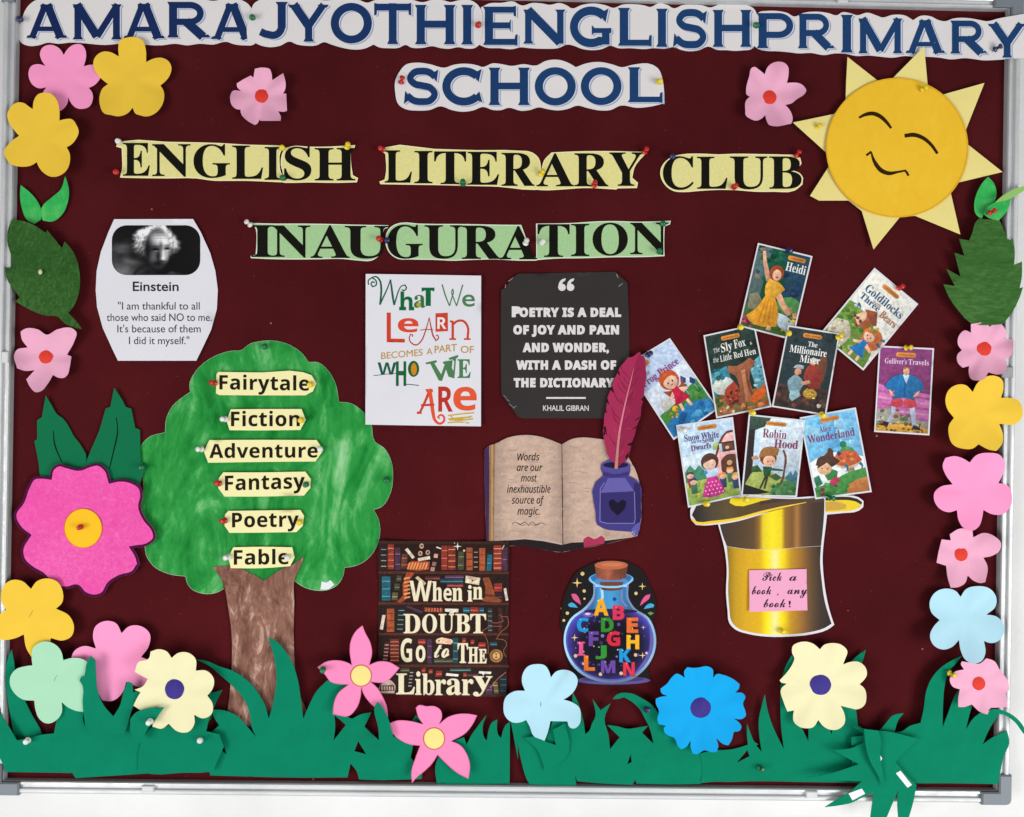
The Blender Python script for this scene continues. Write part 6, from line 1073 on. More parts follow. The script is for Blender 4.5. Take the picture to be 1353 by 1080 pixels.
def strip(word, outline, boxes, fr, label, base, seed, mat='strip', col=(232, 224, 150)):
    a = np.array(outline); c = a.mean(0); H = wob(base, .0005, seed)
    o = thing('word_strip', label, 'lettering strip', c, 'cut word strips', base)
    pts = smooth(outline, 3, 35)
    sheet('paper', pts, M[mat], o, H, 12, .0003)
    ar = Art(H, base=.00018)
    ar.add(offset(pts, -1.35), col)
    for ch, b in zip(word, boxes): ar.add(boxed(ch, 'B', *b, fr, .12), (20, 19, 15))
    ar.build('lettering', INK, o)
strip('ENGLI', F('h', (50,90),(58,72),(95,62),(300,66),(560,72),(700,80),(872,84),(884,94),(866,120),(862,170),(868,215),(880,240),(890,268),(800,264),(700,260),(600,260),(530,259),(450,248),(300,248),(150,246),(70,244),(74,225),(80,200),(80,150),(78,98)),
      [(85,218,72,235),(230,420,78,240),(435,615,78,246),(627,780,85,250),(788,868,92,255)], 'h', 'cream strip with black letters ENGLI, first part of the word ENGLISH', .0012, 1)
strip('SH', F('h', (888,96),(940,86),(1000,90),(1100,90),(1238,82),(1233,100),(1215,110),(1218,180),(1226,232),(1252,246),(1246,267),(1150,270),(1000,268),(930,270),(884,270),(868,255),(878,225),(868,180),(873,130)),
      [(885,1020,90,258),(1037,1238,97,258)], 'h', 'cream strip with black letters SH ending the word ENGLISH', .0016, 2)
strip('LITER', F('i', (40,100),(60,90),(300,96),(500,102),(690,104),(760,113),(790,140),(800,180),(800,215),(812,250),(800,287),(770,289),(600,274),(450,270),(300,266),(150,264),(45,262),(40,250),(65,240),(72,200),(68,120)),
      [(65,193,103,255),(205,290,106,258),(298,448,108,262),(455,603,110,265),(615,770,115,270)], 'i', 'cream strip with black letters LITER, first part of LITERARY', .0012, 3)
strip('ARY', F('i', (800,290),(775,287),(780,270),(795,240),(803,190),(815,150),(850,113),(950,108),(1100,106),(1303,110),(1282,130),(1240,185),(1230,232),(1257,255),(1252,280),(1160,282),(1155,287),(1000,280),(900,287)),
      [(780,955,117,272),(958,1118,117,272),(1122,1278,113,270)], 'i', 'cream strip with black letters ARY ending the word LITERARY', .0018, 4)
strip('CLUB', F('j', (195,222),(250,210),(400,204),(550,210),(680,205),(900,208),(1080,212),(1180,220),(1215,240),(1224,285),(1202,315),(1160,342),(1212,365),(1237,400),(1232,455),(1170,504),(1000,514),(850,514),(700,502),(550,499),(400,507),(260,517),(190,510),(130,475),(90,420),(76,370),(83,320),(120,265)),
      [(98,348,226,500),(375,622,230,490),(642,945,228,495),(962,1225,228,490)], 'j', 'cream strip with the black word CLUB beside the sun', .0014, 5)
GS = ('green_strip', (168, 206, 152))
strip('INAU', F('k', (62,90),(200,93),(350,93),(500,95),(700,100),(872,103),(868,118),(847,125),(840,150),(838,210),(830,255),(807,292),(770,314),(700,314),(600,304),(450,306),(300,307),(150,304),(52,299),(50,286),(80,278),(85,200),(80,125)),
      [(55,188,103,292),(180,405,105,296),(408,640,103,298),(612,870,107,302)], 'k', 'mint strip with black letters INAU, first part of INAUGURATION', .0012, 6, *GS)
strip('GURA', F('k', (870,130),(900,103),(945,88),(1050,93),(1350,96)) + F('l', (280,100),(400,101),(432,190),(452,255),(470,287),(494,298),(492,314),(380,314),(250,307),(100,310),(-40,314)) + F('k', (1200,312),(1000,307),(930,304),(883,275),(858,230),(853,190)),
      [tuple(v - (0 if i > 1 else 0) for i, v in enumerate(b)) for b in ((865,1075,100,303),(1087,1310,103,303),(1310,1540,106,304),(1536,1757,108,306))], 'k', 'mint strip with black letters GURA, middle part of INAUGURATION', .0016, 7, *GS)
strip('TION', F('l', (488,93),(690,90),(850,80),(950,78),(1100,82),(1292,76),(1287,98),(1255,110),(1252,180),(1254,287),(1150,292),(950,294),(750,300),(600,302),(490,311)),
      [(498,688,97,292),(698,805,95,287),(825,1035,88,285),(1050,1275,88,280)], 'l', 'mint strip with black letters TION ending the word INAUGURATION', .0012, 8, *GS)

# ------------------------------------------------------------------ the painted tree and its genre tags
crown = F('t', (415,70),(450,45),(500,33),(560,34),(620,55),(660,85),(683,117),(720,118),(760,150),(790,205),(803,275),(850,280),(895,310),(930,360),(945,430),(985,460),(1010,510),(1017,570),(1005,640),(970,690),(940,700),(960,740),(965,800),(945,860),(905,905),(860,925),(825,930),(820,960),(795,1000),(760,1018),(710,1020),(660,1005),(625,980),(600,960),(480,990),(360,985),(340,975),(345,1015),(320,1028),(260,1032),(215,1010),(200,985),(197,965),(130,955),(70,925),(40,880),(35,850),(25,800),(18,740),(18,690),(30,620),(25,560),(18,500),(20,450),(50,415),(115,395),(120,340),(145,290),(185,255),(215,235),(212,205),(235,155),(275,115),(330,85),(380,72))
tc = (353, 620)
HC = wob(.0012, .0008, 3)
tree = thing('tree_cutout', 'large hand painted paper tree with scalloped green crown and brown trunk', 'paper tree', Z('b', 720, 560), None, .001)
ct = smooth(crown, 5, 45)
M['crown_edge'] = paper('bare_paper_edge', (206, 226, 204), var=.05)
sheet('paper_backing', offset(ct, .35), M['crown_edge'], tree, wob(.0008, .0008, 3), 14, .0003)
sheet('crown', ct, M['crown'], tree, HC, 14, .0003)
ar = Art(HC); ar.add(smooth(F('t', (735,985),(752,990),(770,980),(785,998),(762,1016),(730,1018)), 3), (232, 236, 240)); ar.build('unpainted_patch', INK, tree)
trunk = F('N', (40,268),(100,262),(160,266),(210,288),(262,312),(302,338),(340,312),(400,275),(460,250),(508,212),(498,245),(480,285),(458,340),(458,450),(455,600),(458,720),(465,810),(490,930),(522,1012),(505,1075),(240,1085),(118,1000),(130,900),(140,750),(138,600),(122,480),(104,380),(80,320))
HTk = wob(.0028, .0008, 5)
sheet('trunk', smooth(trunk, 4, 40), M['bark'], tree, HTk, 14, .0003)
def tagp(word, outline, tb, label, seed):
    a = np.array(F('t', *outline)); c = a.mean(0); H = wob(.0062, .0006, seed)
    o = thing('genre_tag', label, 'tag', c, 'genre tags on the paper tree', .006)
    sheet('paper', smooth(F('t', *outline), 3, 24), M['tag'], o, H, 10, .0003)
    ar = Art(H, base=.00018)
    ar.add(text(word, 'b', tb[0], tb[1], tb[2], tb[3], tb[4], fr='t', capchar=word[0], track=.02, bold=.12), (30, 24, 14))
    ar.build('lettering', INK, o)
tagp('Fairytale', [(318,165),(325,155),(500,157),(660,156),(695,168),(714,200),(700,232),(670,248),(500,248),(330,247),(316,240)], (330,686,224,168,229), 'cream tag reading Fairytale, topmost on the tree', 1)
tagp('Fiction', [(375,303),(500,302),(655,302),(672,345),(650,385),(500,387),(370,386),(358,348)], (376,648,370,313,370), 'cream tag reading Fiction on the tree', 2)
tagp('Adventure', [(290,425),(500,424),(715,425),(742,465),(710,510),(500,512),(285,515),(268,470)], (290,719,496,441,494), 'cream tag reading Adventure, the widest on the tree', 3)
tagp('Fantasy', [(345,553),(500,553),(670,550),(692,580),(690,615),(665,645),(500,649),(350,649),(325,615),(328,575)], (352,668,625,567,616), 'cream tag reading Fantasy on the tree', 4)
tagp('Poetry', [(365,706),(500,704),(650,702),(665,725),(660,765),(635,790),(500,792),(370,793),(350,765),(352,720)], (380,644,771,714,768), 'cream tag reading Poetry on the tree', 5)
tagp('Fable', [(385,850),(500,848),(618,850),(628,890),(610,925),(500,933),(375,933),(365,890)], (387,605,919,862,917), 'cream tag reading Fable over the fork of the trunk', 6)

# ------------------------------------------------------------------ smiling sun
sun = thing('sun_cutout', 'large smiling yellow paper sun with pale pointed rays at the upper right', 'paper sun', Z('D', 686, 777), None, .004)
cx, cy = Z('D', 686, 777)
rays = F('D', (415,530),(418,430),(425,300),(580,422),(640,440),(665,410),(828,245),(848,465),(880,500),(920,500),(1145,437),(1045,690),(1030,730),(1060,762),(1240,905),(1010,960)) + F('H', (968,140),(1018,358),(780,260),(700,268),(562,437),(500,235),(430,180),(275,180),(228,155),(330,-5)) + F('D', (330,860),(310,800),(138,645),(355,600))
HR = cupf((cx, cy), 120, .004, .004, 8, .2, .0012)
sheet('rays', rays, M['sunray'], sun, HR, 9, .0004)
disc = smooth(F('D', *[(686 + 374*math.cos(a), 777 + 367*math.sin(a)) for a in [k*math.pi/16 for k in range(32)]]), 3)
HS = cupf((cx, cy), 94, .0085, .002, 3, 1, .0006)
sheet('disc', disc, M['sundisc'], sun, HS, 8, .0006)
ar = Art(HS, base=.0003, grid=6)
for pts, w in ((((485,620),(520,603),(560,598),(600,615),(632,645),(655,675)), [8, 15, 17, 14, 9]), (((725,715),(775,710),(825,728),(865,762),(898,808)), [15, 17, 15, 13, 11]),
               (((524,818),(540,806),(550,798)), [9, 9, 8]), (((550,798),(558,830),(575,865),(600,895),(640,912),(690,905),(733,897)), [5, 10, 16, 18, 16, 9, 7]), (((724,896),(735,905),(746,925)), [8, 9, 9])):
    ar.add(stroke(F('D', *pts), [v / 3.979 * 1.3 for v in w]), (50, 32, 12))
ar.add([offset(disc, -.1), offset(disc, -1.6)[::-1]], (236, 178, 38), 'eo')
ar.build('drawn_face', PAINT, sun)

# ------------------------------------------------------------------ posters
def poster(outline, label, base, mat, seed, amp=.0018, nsm=1, grid=14, cat='poster', name='quote_poster', group='printed posters'):
    a = np.array(outline); c = a.mean(0); W_ = wob(base, amp, seed); ext = (a.max(0) - a.min(0)) / 2
    def H(xy):
        d = np.abs((np.asarray(xy) - (a.max(0) + a.min(0))/2) / ext)
        return W_(xy) + .0035 * np.clip(d[:, 0], 0, 1.1)**4 * np.clip(d[:, 1], 0, 1.1)**4
    o = thing(name, label, cat, c, group, base)
    pts = smooth(outline, nsm, 40) if nsm > 1 else outline
    sheet('paper', pts, mat, o, H, grid, .0003)
    return o, H
# scientist quote
o, H = poster(F('E', (600,278),(1015,277),(1055,345),(1105,455),(1132,550),(1145,650),(1140,750),(1110,860),(1060,965),(1032,1022),(620,1022),(590,960),(540,850),(510,740),(503,650),(508,550),(530,450),(570,345)),
              'white barrel shaped quote sheet with a black and white portrait photo', .0014, M['white'], 2)
ar = Art(H, grid=10)
ph = rrect(588, 310, 1053, 572, 78, 7)
def portrait(x, y):
    """soft black and white studio portrait of an old man with wild white hair, lit from the right"""
    X, Y = x * 3.979, (y - 220) * 3.979
    def G(cx, cy, sx, sy, rot=0.0):
        c, s = math.cos(rot), math.sin(rot); u = (X-cx)*c + (Y-cy)*s; w = -(X-cx)*s + (Y-cy)*c
        return math.exp(-(u/sx)**2 - (w/sy)**2)
    def E(cx, cy, rx, ry, soft=.25):
        r = math.hypot((X-cx)/rx, (Y-cy)/ry); return max(0.0, min(1.0, (1 + soft - r) / (2*soft)))
    L = 10 + 70*G(640, 560, 80, 60) + 48*G(640, 430, 60, 26, -.15) + 34*G(690, 500, 60, 16, .2) + 20*vnoise(X*.03, Y*.06)*G(640, 480, 90, 110)
    wx = X + 26*(vnoise(X*.02, Y*.02) - .5) + 12*(vnoise(X*.06+5, Y*.06) - .5); wy = Y + 22*(vnoise(X*.02+40, Y*.02) - .5)
    ang = math.atan2(wy - 415, wx - 822); rad = math.hypot((wx - 822)/1.26, wy - 405)
    strand = .35 + .55*vnoise(ang*9 + rad*.05, rad*.03) + .45*vnoise(wx*.13 + wy*.05, wy*.05) + .25*vnoise(wx*.35, wy*.2)
    edge = 103 + 24*(vnoise(ang*3 + 9, 1.5) - .3) + 16*(vnoise(ang*12, 4.5) - .5)
    hair = max(0.0, min(1.0, (edge - rad)/24)) * (1.0 if Y < 420 else max(0.0, 1 - (Y-420)/90.0)) * (.62 + .38*min(1, strand))
    top = .42 + .95*G(800, 325, 105, 50) + .40*G(908, 400, 42, 75) + .34*G(718, 385, 44, 66)
    L = L*(1-hair) + hair*min(250, 205*strand*top)
    f = E(828, 428, 66, 108, .14)
    sk = 40 + 150*G(862, 388, 52, 44) + 66*G(800, 378, 40, 34) + 96*G(872, 470, 30, 50) + 46*G(800, 476, 24, 36)
    sk *= 1 - .75*G(772, 440, 26, 90)
    sk *= 1 - .9*G(817, 436, 21, 10) ; sk *= 1 - .9*G(879, 432, 18, 9); sk *= 1 - .45*G(846, 415, 10, 22)
    sk += 58*G(858, 462, 8, 30) + 54*G(856, 484, 12, 9); sk *= 1 - .6*G(832, 470, 9, 32) ; sk *= 1 - .6*G(853, 499, 18, 4)
    sk *= 1 - .72*G(832, 512, 40, 13)*(.7 + .5*vnoise(X*.25, Y*.05)); sk += 70*G(868, 540, 22, 6) + 50*G(886, 500, 9, 18)
    for yy in (350, 364, 378): sk *= 1 - .20*G(845, yy, 40, 3)
    sk *= 1 - .4*G(817, 420, 24, 5); sk *= 1 - .4*G(880, 416, 22, 5)
    sk += 50*G(822, 446, 15, 4) + 60*G(882, 442, 14, 4)
    L = L*(1-f) + f*sk
    hs = max(0.0, min(1.0, (94 - rad)/-14 + 1)) if Y < 470 else 0
    yb_ = float(np.interp(X, [600, 690, 725, 770, 800, 828, 870, 905, 945, 1000], [640, 576, 532, 512, 536, 566, 570, 548, 560, 590]))
    cl = max(0.0, min(1.0, (Y - yb_)/10 + .5))
    co = 14 + 30*G(880, 555, 50, 10, .25) + 20*G(735, 560, 40, 10, -.6) + 10*vnoise(X*.1, Y*.1)
    L = L*(1-cl) + cl*co
    L = 1.28*L + 2
    L = max(9, min(248, L*(.93 + .14*vnoise(X*.5, Y*.5))))
    return (L, L, min(255, L + 2))
ar.add(F('E', *ph), portrait, 'nz', .55)
ar.build('portrait_photo', GLOSS, o)
ar = Art(H)
K = (42, 42, 48)
ar.add(text('Einstein', 'r', 699, 938, 655, 607, fr='E', bold=.28, capchar='E'), K)
for s, x0, x1, b in (('"I am thankful to all', 620, 1050, 753), ('those who said NO to me.', 561, 1113, 813), ("It's because of them", 617, 1055, 873), ('I did it myself."', 678, 995, 935)):
    ar.add(text(s, 'r', x0, x1, b, b - 39, fr='E', bold=.06), (62, 62, 70))
ar.build('lettering', INK, o)
# colourful learning quote
o, H = poster(F('K', (62,57),(420,62),(778,68),(777,1003),(400,998),(60,992)), 'white poster of playful green and orange hand lettering beginning What We Learn', .0034, M['white'], 4)
ar = Art(H)
G1, G2, G3, R1, R2, GO = (22, 94, 66), (14, 104, 58), (76, 128, 84), (208, 66, 46), (184, 50, 42), (190, 148, 62)
def ks(pts, w, col, sm=True): ar.add(stroke(F('K', *pts), [v/4.695 for v in w] if hasattr(w, '__len__') else w/4.695, sm=sm), col)
def kb(s, st, x0, x1, top, bot, col, bold=0): ar.add(boxed(s, st, x0, x1, top, bot, 'K', bold), col)
ks([(118,112),(105,105),(95,118),(105,136),(125,128),(126,100),(100,80),(78,100),(80,125)], 8, G1)
ks([(100,80),(125,74),(148,95),(158,140),(156,200),(150,248)], [7,10,12,10], G1)
ks([(150,248),(172,200),(195,150),(210,110),(216,92)], [10,8,7,7], G1)
ks([(216,92),(222,140),(230,200),(238,250)], [7,11,12,10], G1)
ks([(238,250),(252,205),(265,165),(285,132),(305,126),(314,145),(300,160),(285,155)], [10,7,6,7,8,7], G1)
kb('h', 'b', 278, 352, 166, 283, G2); ar.add(F('K', *rect(270, 262, 312, 283)), G2); ar.add(F('K', *rect(330, 262, 362, 283)), G2)
kb('a', 'B', 362, 432, 188, 268, (60, 112, 62)); ar.add(F('K', *ell(390, 248, 14, 13, 16)), (178, 168, 60))
ar.add(F('K', *rect(434, 142, 466, 256)), G2); ar.add(F('K', (408,142),(490,142),(486,168),(472,160),(428,160),(410,168)), G2)
ks([(536,122),(556,190),(582,256)], [8,9,7], G3); ks([(582,256),(596,205),(606,165),(602,152),(596,165),(608,210),(626,256)], 7, G3); ks([(626,256),(645,190),(664,124)], [7,8,8], G3)
kb('e', 'r', 662, 738, 186, 260, G3, .25)
ar.add(F('K', (192,297),(218,297),(218,458),(305,460),(305,483),(192,481)), R1)
kb('e', 'b', 262, 388, 332, 420, (222, 74, 50), .1)
ks([(456,328),(445,370),(428,425),(405,475),(375,498),(345,485),(332,458),(340,432),(354,436),(352,448)], [4,6,7,8,8,7,6,6], R2)
ks([(456,328),(468,390),(480,440),(498,470),(514,455),(508,438),(498,440)], [4,8,9,7,6,6], R2); ks([(400,406),(440,402),(482,405)], 5, R2)
ar.add(F('K', (495,302),(571,298),(572,412),(496,416)), R1); kb('R', 'b', 506, 562, 326, 398, (236, 234, 238))
ks([(602,352),(602,462)], 15, R1); ks([(602,372),(630,350),(668,350),(692,378),(694,462)], 14, R1)
for x in (602, 692): ar.add(F('K', *rect(x - 20, 456, x + 20, 467)), R1)
ar.add(F('K', *rect(584, 346, 604, 358)), R1)
kw = dict(fr='K', bold=.12)
ar.add(text('BECOMES', 'r', 158, 415, 586, 546, 563, **kw), GO); ar.add(text('A', 'r', 440, 476, 557, 520, 556, **kw), GO)
ar.add(text('PART', 'r', 490, 627, 548, 505, 534, **kw), GO); ar.add(text('OF', 'r', 652, 732, 546, 504, 548, **kw), GO)
kb('W', 'b', 136, 252, 606, 682, (20, 92, 66)); kb('H', 'b', 250, 313, 600, 752, (22, 100, 56), .1)
ar.add(F('K', *ell(359, 646, 35, 50, 24)), (24, 96, 50)); ar.add(F('K', *ell(361, 648, 18, 38, 20)), (206, 138, 34))
ks([(110,688),(150,684),(180,680),(250,674)], 4, (60, 80, 74)); ks([(313,742),(350,744),(392,750)], 5, (60, 80, 74))
ar.add(F('K', (432,608),(500,592),(504,604),(488,612),(530,680),(552,618),(538,610),(548,600),(602,592),(596,640),(606,660),(612,600),(600,588),(580,590),(578,578),(635,560),(636,572),(622,584),(612,706),(575,694),(560,650),(535,722),(515,718),(462,614),(438,618)), G3)
kb('E', 'B', 632, 712, 588, 702, G3, .25)
ks([(462,772),(430,850),(398,918)], [18,16,14], R1); ks([(458,770),(470,850),(480,920),(492,965),(520,986),(547,970),(546,942),(525,932),(510,945),(522,955)], [22,24,18,14,13,12,9], (226, 84, 52))
ar.add(F('K', (432,772),(476,770),(480,790),(440,792)), (226, 84, 52)); ks([(405,872),(488,868)], 13, R1); ar.add(F('K', (380,912),(410,908),(408,926),(378,926)), R1)
kb('R', 'b', 512, 602, 756, 912, (190, 52, 40)); kb('e', 'b', 606, 750, 758, 905, (230, 90, 56), .15)
for a, b, c in (((572,936),(650,926),(735,918)), ((590,938),(600,950),(722,940)), ((575,958),(650,950),(712,946)), ((580,962),(640,966),(728,956)), ((570,980),(640,976),(704,982))): ks([a, b, c], 8, (204, 168, 44))
ar.build('lettering', INK, o)
# black poetry quote
o, H = poster(F('G', (180,405),(690,395),(752,455),(760,640),(765,1000)) + [(832, 540), (820, 553), (690, 553)] + F('L', (165,375),(85,268)) + F('G', (88,1000),(86,700),(88,490),(110,480),(150,425)),
              'black poster with white quotation about poetry partly behind the feather', .0014, M['black'], 6, .0012)
ar = Art(H)
Wt = (226, 222, 222)
for s, x0, x1, b in (('POETRY IS A DEAL', 148, 716, 630), ('OF JOY AND PAIN', 155, 705, 722), ('AND WONDER,', 205, 652, 815), ('WITH A DASH OF', 171, 690, 907), ('THE DICTIONARY.', 157, 690, 1000)):
    ar.add(text(s, 'b', x0, x1, b, b - 43, fr='G', bold=.75, track=.06), Wt)
ar.add(boxed('P', 'b', 148, 190, 581, 630, 'G', 1.0), Wt)
ar.build('lettering', INK, o)
ar = Art(H)
for x in (408, 453):
    ar.add(F('G', *ell(x, 477, 20, 19, 18)), Wt); ar.add(smooth(F('G', (x-20,477),(x-14,450),(x+2,434),(x+20,430),(x+16,442),(x+4,450),(x,462)), 2), Wt)
ar.build('quotation_mark', INK, o)
ar = Art(H)
ar.add(F('G', (325,1054),(533,1054),(533,1063),(325,1063)), Wt)
ar.add(text('KHALIL GIBRAN', 'r', 289, 513, 346, 320, fr='L', bold=.08), Wt)
ar.build('author_name', INK, o)
ar = Art(H)
for pts in (((110,480),(112,462)), ((126,446),(150,427)), ((695,408),(703,428)), ((706,472),(728,456))): ar.add(stroke(F('G', *pts), [.9, .5], sm=False), (170, 160, 158)); ar.build('fold_mark', INK, o); ar = Art(H)
for pts in (((110,290),(125,300)), ((122,312),(150,335)), ((140,332),(160,322)), ((95,270),(110,285))): ar.add(stroke(F('L', *pts), [.8, .4], sm=False), (150, 140, 138)); ar.build('fold_mark', INK, o); ar = Art(H)

# open book, quill and ink bottle (one printed cut-out)
o, H = poster(F('L', (0,540),(25,517),(50,510),(110,480),(180,466),(260,470),(340,495),(380,512),(430,485),(490,477),(545,482),(600,488),(640,560),(720,600),(760,690),(772,800),(770,890),(752,962),(705,975),(590,1004),(430,1032),(380,1042),(330,1037),(200,1012),(100,1010),(10,990),(2,760)),
              'printed cutout of an open book with a purple ink bottle and pink quill', .0022, paper('book_print_paper', (196, 172, 160), .6, .04), 3, .0008, 3, 10, 'cutout', 'book_cutout', 'printed cutouts')
HF = lambda xy: H(xy) + .0022
ar = Art(H, grid=12)
PG = (182, 156, 142)
ar.add(smooth(F('L', (0,540),(24,517),(26,990),(10,988),(2,760)), 1), (66, 44, 84))
ar.add(F('L', (26,516),(52,510),(50,988),(22,990)), (150, 112, 78)); ar.add(F('L', (34,514),(44,511),(42,988),(32,989)), (186, 146, 104))
ar.add(smooth(F('L', (10,990),(110,985),(200,978),(290,988),(380,1006),(430,995),(560,990),(740,968),(705,975),(590,1004),(430,1032),(380,1042),(330,1037),(200,1012),(100,1010)), 1), (38, 30, 34))
pl = smooth(F('L', (52,512),(110,482),(180,468),(260,472),(340,497),(380,514),(384,1000),(300,978),(200,970),(110,975),(46,985)), 3, 40)
def aged(x, y):
    X, Y = (x - 640)*3.723, (y - 450)*3.723
    e = min(abs(X-52), abs(X-382), abs(600-X)+40)/70.0; e = min(1, e); f = min(1, (1000-Y)/90.0)
    k = .80 + .14*e + .06*f + .10*(vnoise(x*.12, y*.3) - .5) + .10*(vnoise(x*.7, y*.9) - .5)
    return (min(255, 202*k), min(255, 174*k*(.99)), min(255, 158*k*(.98)))
ar.add(pl, aged, 'nz', 2.5)
pr = smooth(F('L', (382,514),(430,487),(490,479),(545,484),(600,490),(700,560),(750,700),(740,965),(600,975),(480,985),(386,1004)), 3, 40)
ar.add(pr, aged, 'nz', 2.5)
ar.add(stroke(F('L', (381,512),(384,760),(386,1004)), [.8, 1.5, 1.0], sm=False), (84, 60, 58))
ar.add(stroke(F('L', (372,520),(374,760),(374,995)), .9, sm=False), (172, 146, 134))
rnd = random.Random(5)
for k in range(46):
    x = rnd.uniform(60, 520); y = rnd.uniform(520, 950); w = rnd.uniform(15, 60)
    ar.add(F('L', *ell(x, y, w*.5, rnd.uniform(1.5, 4), 10)), tuple(c + rnd.choice((-7, -4, 5)) for c in PG))
TX = (44, 32, 34)
for s, x0, x1, b, c in (('Words', 163, 270, 590, 556), ('are our', 160, 286, 642, 608), ('most', 180, 258, 694, 660), ('inexhaustible', 112, 325, 749, 714), ('source of', 135, 293, 803, 768), ('magic.', 163, 272, 857, 822)):
    ar.add(text(s, 'i', x0, x1, b, c, fr='L', capchar='W', bold=.16), TX)
ar.add(stroke(F('L', (136,908),(142,896),(158,896),(176,906),(190,898),(200,893),(208,900),(217,912),(226,900),(236,893),(245,900),(262,908),(276,898),(290,900),(297,908)), [.5, .9, .6, .8, .6]), TX)
ar.add(stroke(F('L', (168,900),(186,910),(204,905)), .5), TX); ar.add(stroke(F('L', (230,905),(250,910),(266,900)), .5), TX)
ar.add(smooth(F('L', (487,978),(512,964),(540,978),(575,960),(592,975),(588,1000),(490,1018)), 2), (172, 52, 88))
ar.build('printed_pages', INK, o)
ar = Art(HF, grid=12)
sheet('ink_bottle', smooth(F('L', (545,700),(565,682),(582,668),(582,655),(572,632),(578,608),(640,597),(700,598),(718,612),(716,650),(710,665),(745,685),(764,705),(771,800),(768,890),(752,955),(735,962),(722,940),(650,937),(590,927),(555,907),(548,850)), 3, 45), paper('bottle_print_paper', (72, 64, 134), .55, .05), o, HF, 12, .0003)
BO = (72, 64, 134)
ar.add(smooth(F('L', (545,700),(565,682),(600,668),(690,668),(745,685),(764,705),(770,800),(764,900),(745,930),(650,935),(590,925),(555,905),(548,850)), 3), (70, 62, 132))
ar.add(F('L', (608,678),(692,676),(736,742),(572,750)), (104, 96, 170))
ar.add(F('L', (572,750),(736,742),(742,890),(735,898),(640,902),(576,892)), (56, 48, 108))
ar.add(smooth(F('L', (736,700),(764,708),(770,800),(764,900),(745,925),(742,880)), 2), (50, 42, 98))
ar.add(stroke(F('L', (590,700),(570,730),(568,890),(600,900),(735,900),(742,880),(738,745)), .9, sm=False), (138, 132, 192))
ar.add(smooth(F('L', (574,612),(580,640),(640,655),(712,640),(718,612),(700,600),(580,604)), 3), (84, 76, 150))
ar.add(smooth(F('L', (582,645),(640,662),(712,646),(708,664),(640,672),(584,666)), 2), (60, 52, 116))
ar.add(F('L', *ell(646, 613, 62, 15, 22)), (38, 28, 62))
ar.add(smooth(F('L', (655,862),(615,818),(612,792),(632,780),(656,800),(678,782),(698,792),(694,822)), 3), (30, 22, 46))
ar.add(smooth(F('L', (722,930),(745,905),(768,892),(764,930),(750,960),(735,962)), 1), (96, 92, 168))
ar.add(stroke(F('L', (724,945),(740,940),(735,955)), 1.2), (200, 200, 230))
ar.build('bottle_print', INK, o)
feather = F('L', (592,500),(583,460),(588,410),(590,370),(600,330),(606,280),(622,240),(632,205),(652,165),(668,130),(690,105),(705,85),(735,78),(748,66),(766,56),(770,76),(782,74),(792,92),(794,140),(798,180),(788,230),(786,275),(772,330),(768,375),(750,420),(740,465),(724,505),(714,560),(700,590),(676,606),(655,600),(650,632),(638,632),(640,605),(615,580),(600,545))
HQ = lambda xy: H(xy) + .0045
sheet('quill', smooth(feather, 2, 30), paper('feather_print_paper', (168, 44, 86), .6, .08, 300), o, HQ, 12, .0003)
ar = Art(HQ, grid=14)
sh = [(735,135),(720,200),(700,280),(682,360),(665,450),(655,540),(648,632)]
ar.add(smooth(F('L', *(sh + [(676,606),(700,590),(714,560),(724,505),(740,465),(750,420),(768,375),(772,330),(786,275),(788,230),(798,180),(794,140),(782,80),(760,70)])), 2, 30), (150, 38, 76))
rnd = random.Random(3)
for k in range(34):
    u = rnd.uniform(.05, .92); i = u * 6; j = int(i); f_ = i - j
    x = sh[j][0] + (sh[j+1][0]-sh[j][0])*f_; y = sh[j][1] + (sh[j+1][1]-sh[j][1])*f_
    sd = rnd.choice((-1, 1)); L = rnd.uniform(25, 62)
    ar.add(stroke(F('L', (x, y), (x + sd*L*.6, y - L*.55), (x + sd*L*.85, y - L*1.1)), [.3, .9, .3]), rnd.choice(((190, 62, 104), (182, 54, 96), (128, 30, 66), (140, 34, 70))))
for pts in (((582,470),(596,462),(590,440)), ((585,430),(604,470),(596,420)), ((612,235),(640,262),(628,225)), ((598,300),(615,318),(606,285)), ((654,160),(668,175),(662,148)), ((786,275),(770,290),(780,300)), ((768,372),(735,395),(756,388)), ((752,420),(722,440),(745,432)), ((728,500),(700,512),(720,520)), ((716,545),(692,572),(702,588)), ((592,350),(604,360),(596,330))):
    ar.add(F('L', *pts), (40, 12, 26))
ar.add(stroke(F('L', *sh), [.5, 1.5, 2.2, 3.0, 4.2]), (222, 128, 144)); ar.add(stroke(F('L', (664,455),(655,540),(648,632)), [1, 3.2, 4]), (190, 132, 122))
ar.build('feather_print', INK, o)

# library poster
o, H = poster(F('O', (100,68),(500,70),(905,74),(902,560),(888,1040),(500,1032),(95,1024),(92,500)), 'dark bookshelf poster with cream lettering about going to the library', .0016, paper('bookshelf_print_paper', (44, 24, 20), .45, .1, 300, .2, 20), 5)
ar = Art(H)
def ob(pts, col): ar.add(F('O', *pts), painterly(col, .24, .45, .14, 12), 'nz', 2.5)
ob([(95,70),(903,76),(886,1038),(96,1022)], (42, 24, 20))
rnd = random.Random(11)
for y0, y1 in ((258,278),(450,470),(640,660),(836,856)): ob([(94,y0),(903,y0+3),(901,y1),(94,y1-2)], (84, 44, 34)); ob([(94,y1-4),(901,y1-2),(901,y1+1),(94,y1+1)], (46, 24, 20))
ob([(94,1014),(888,1022),(886,1038),(95,1024)], (70, 38, 30)); ob([(94,70),(903,74),(903,92),(94,90)], (58, 34, 28))
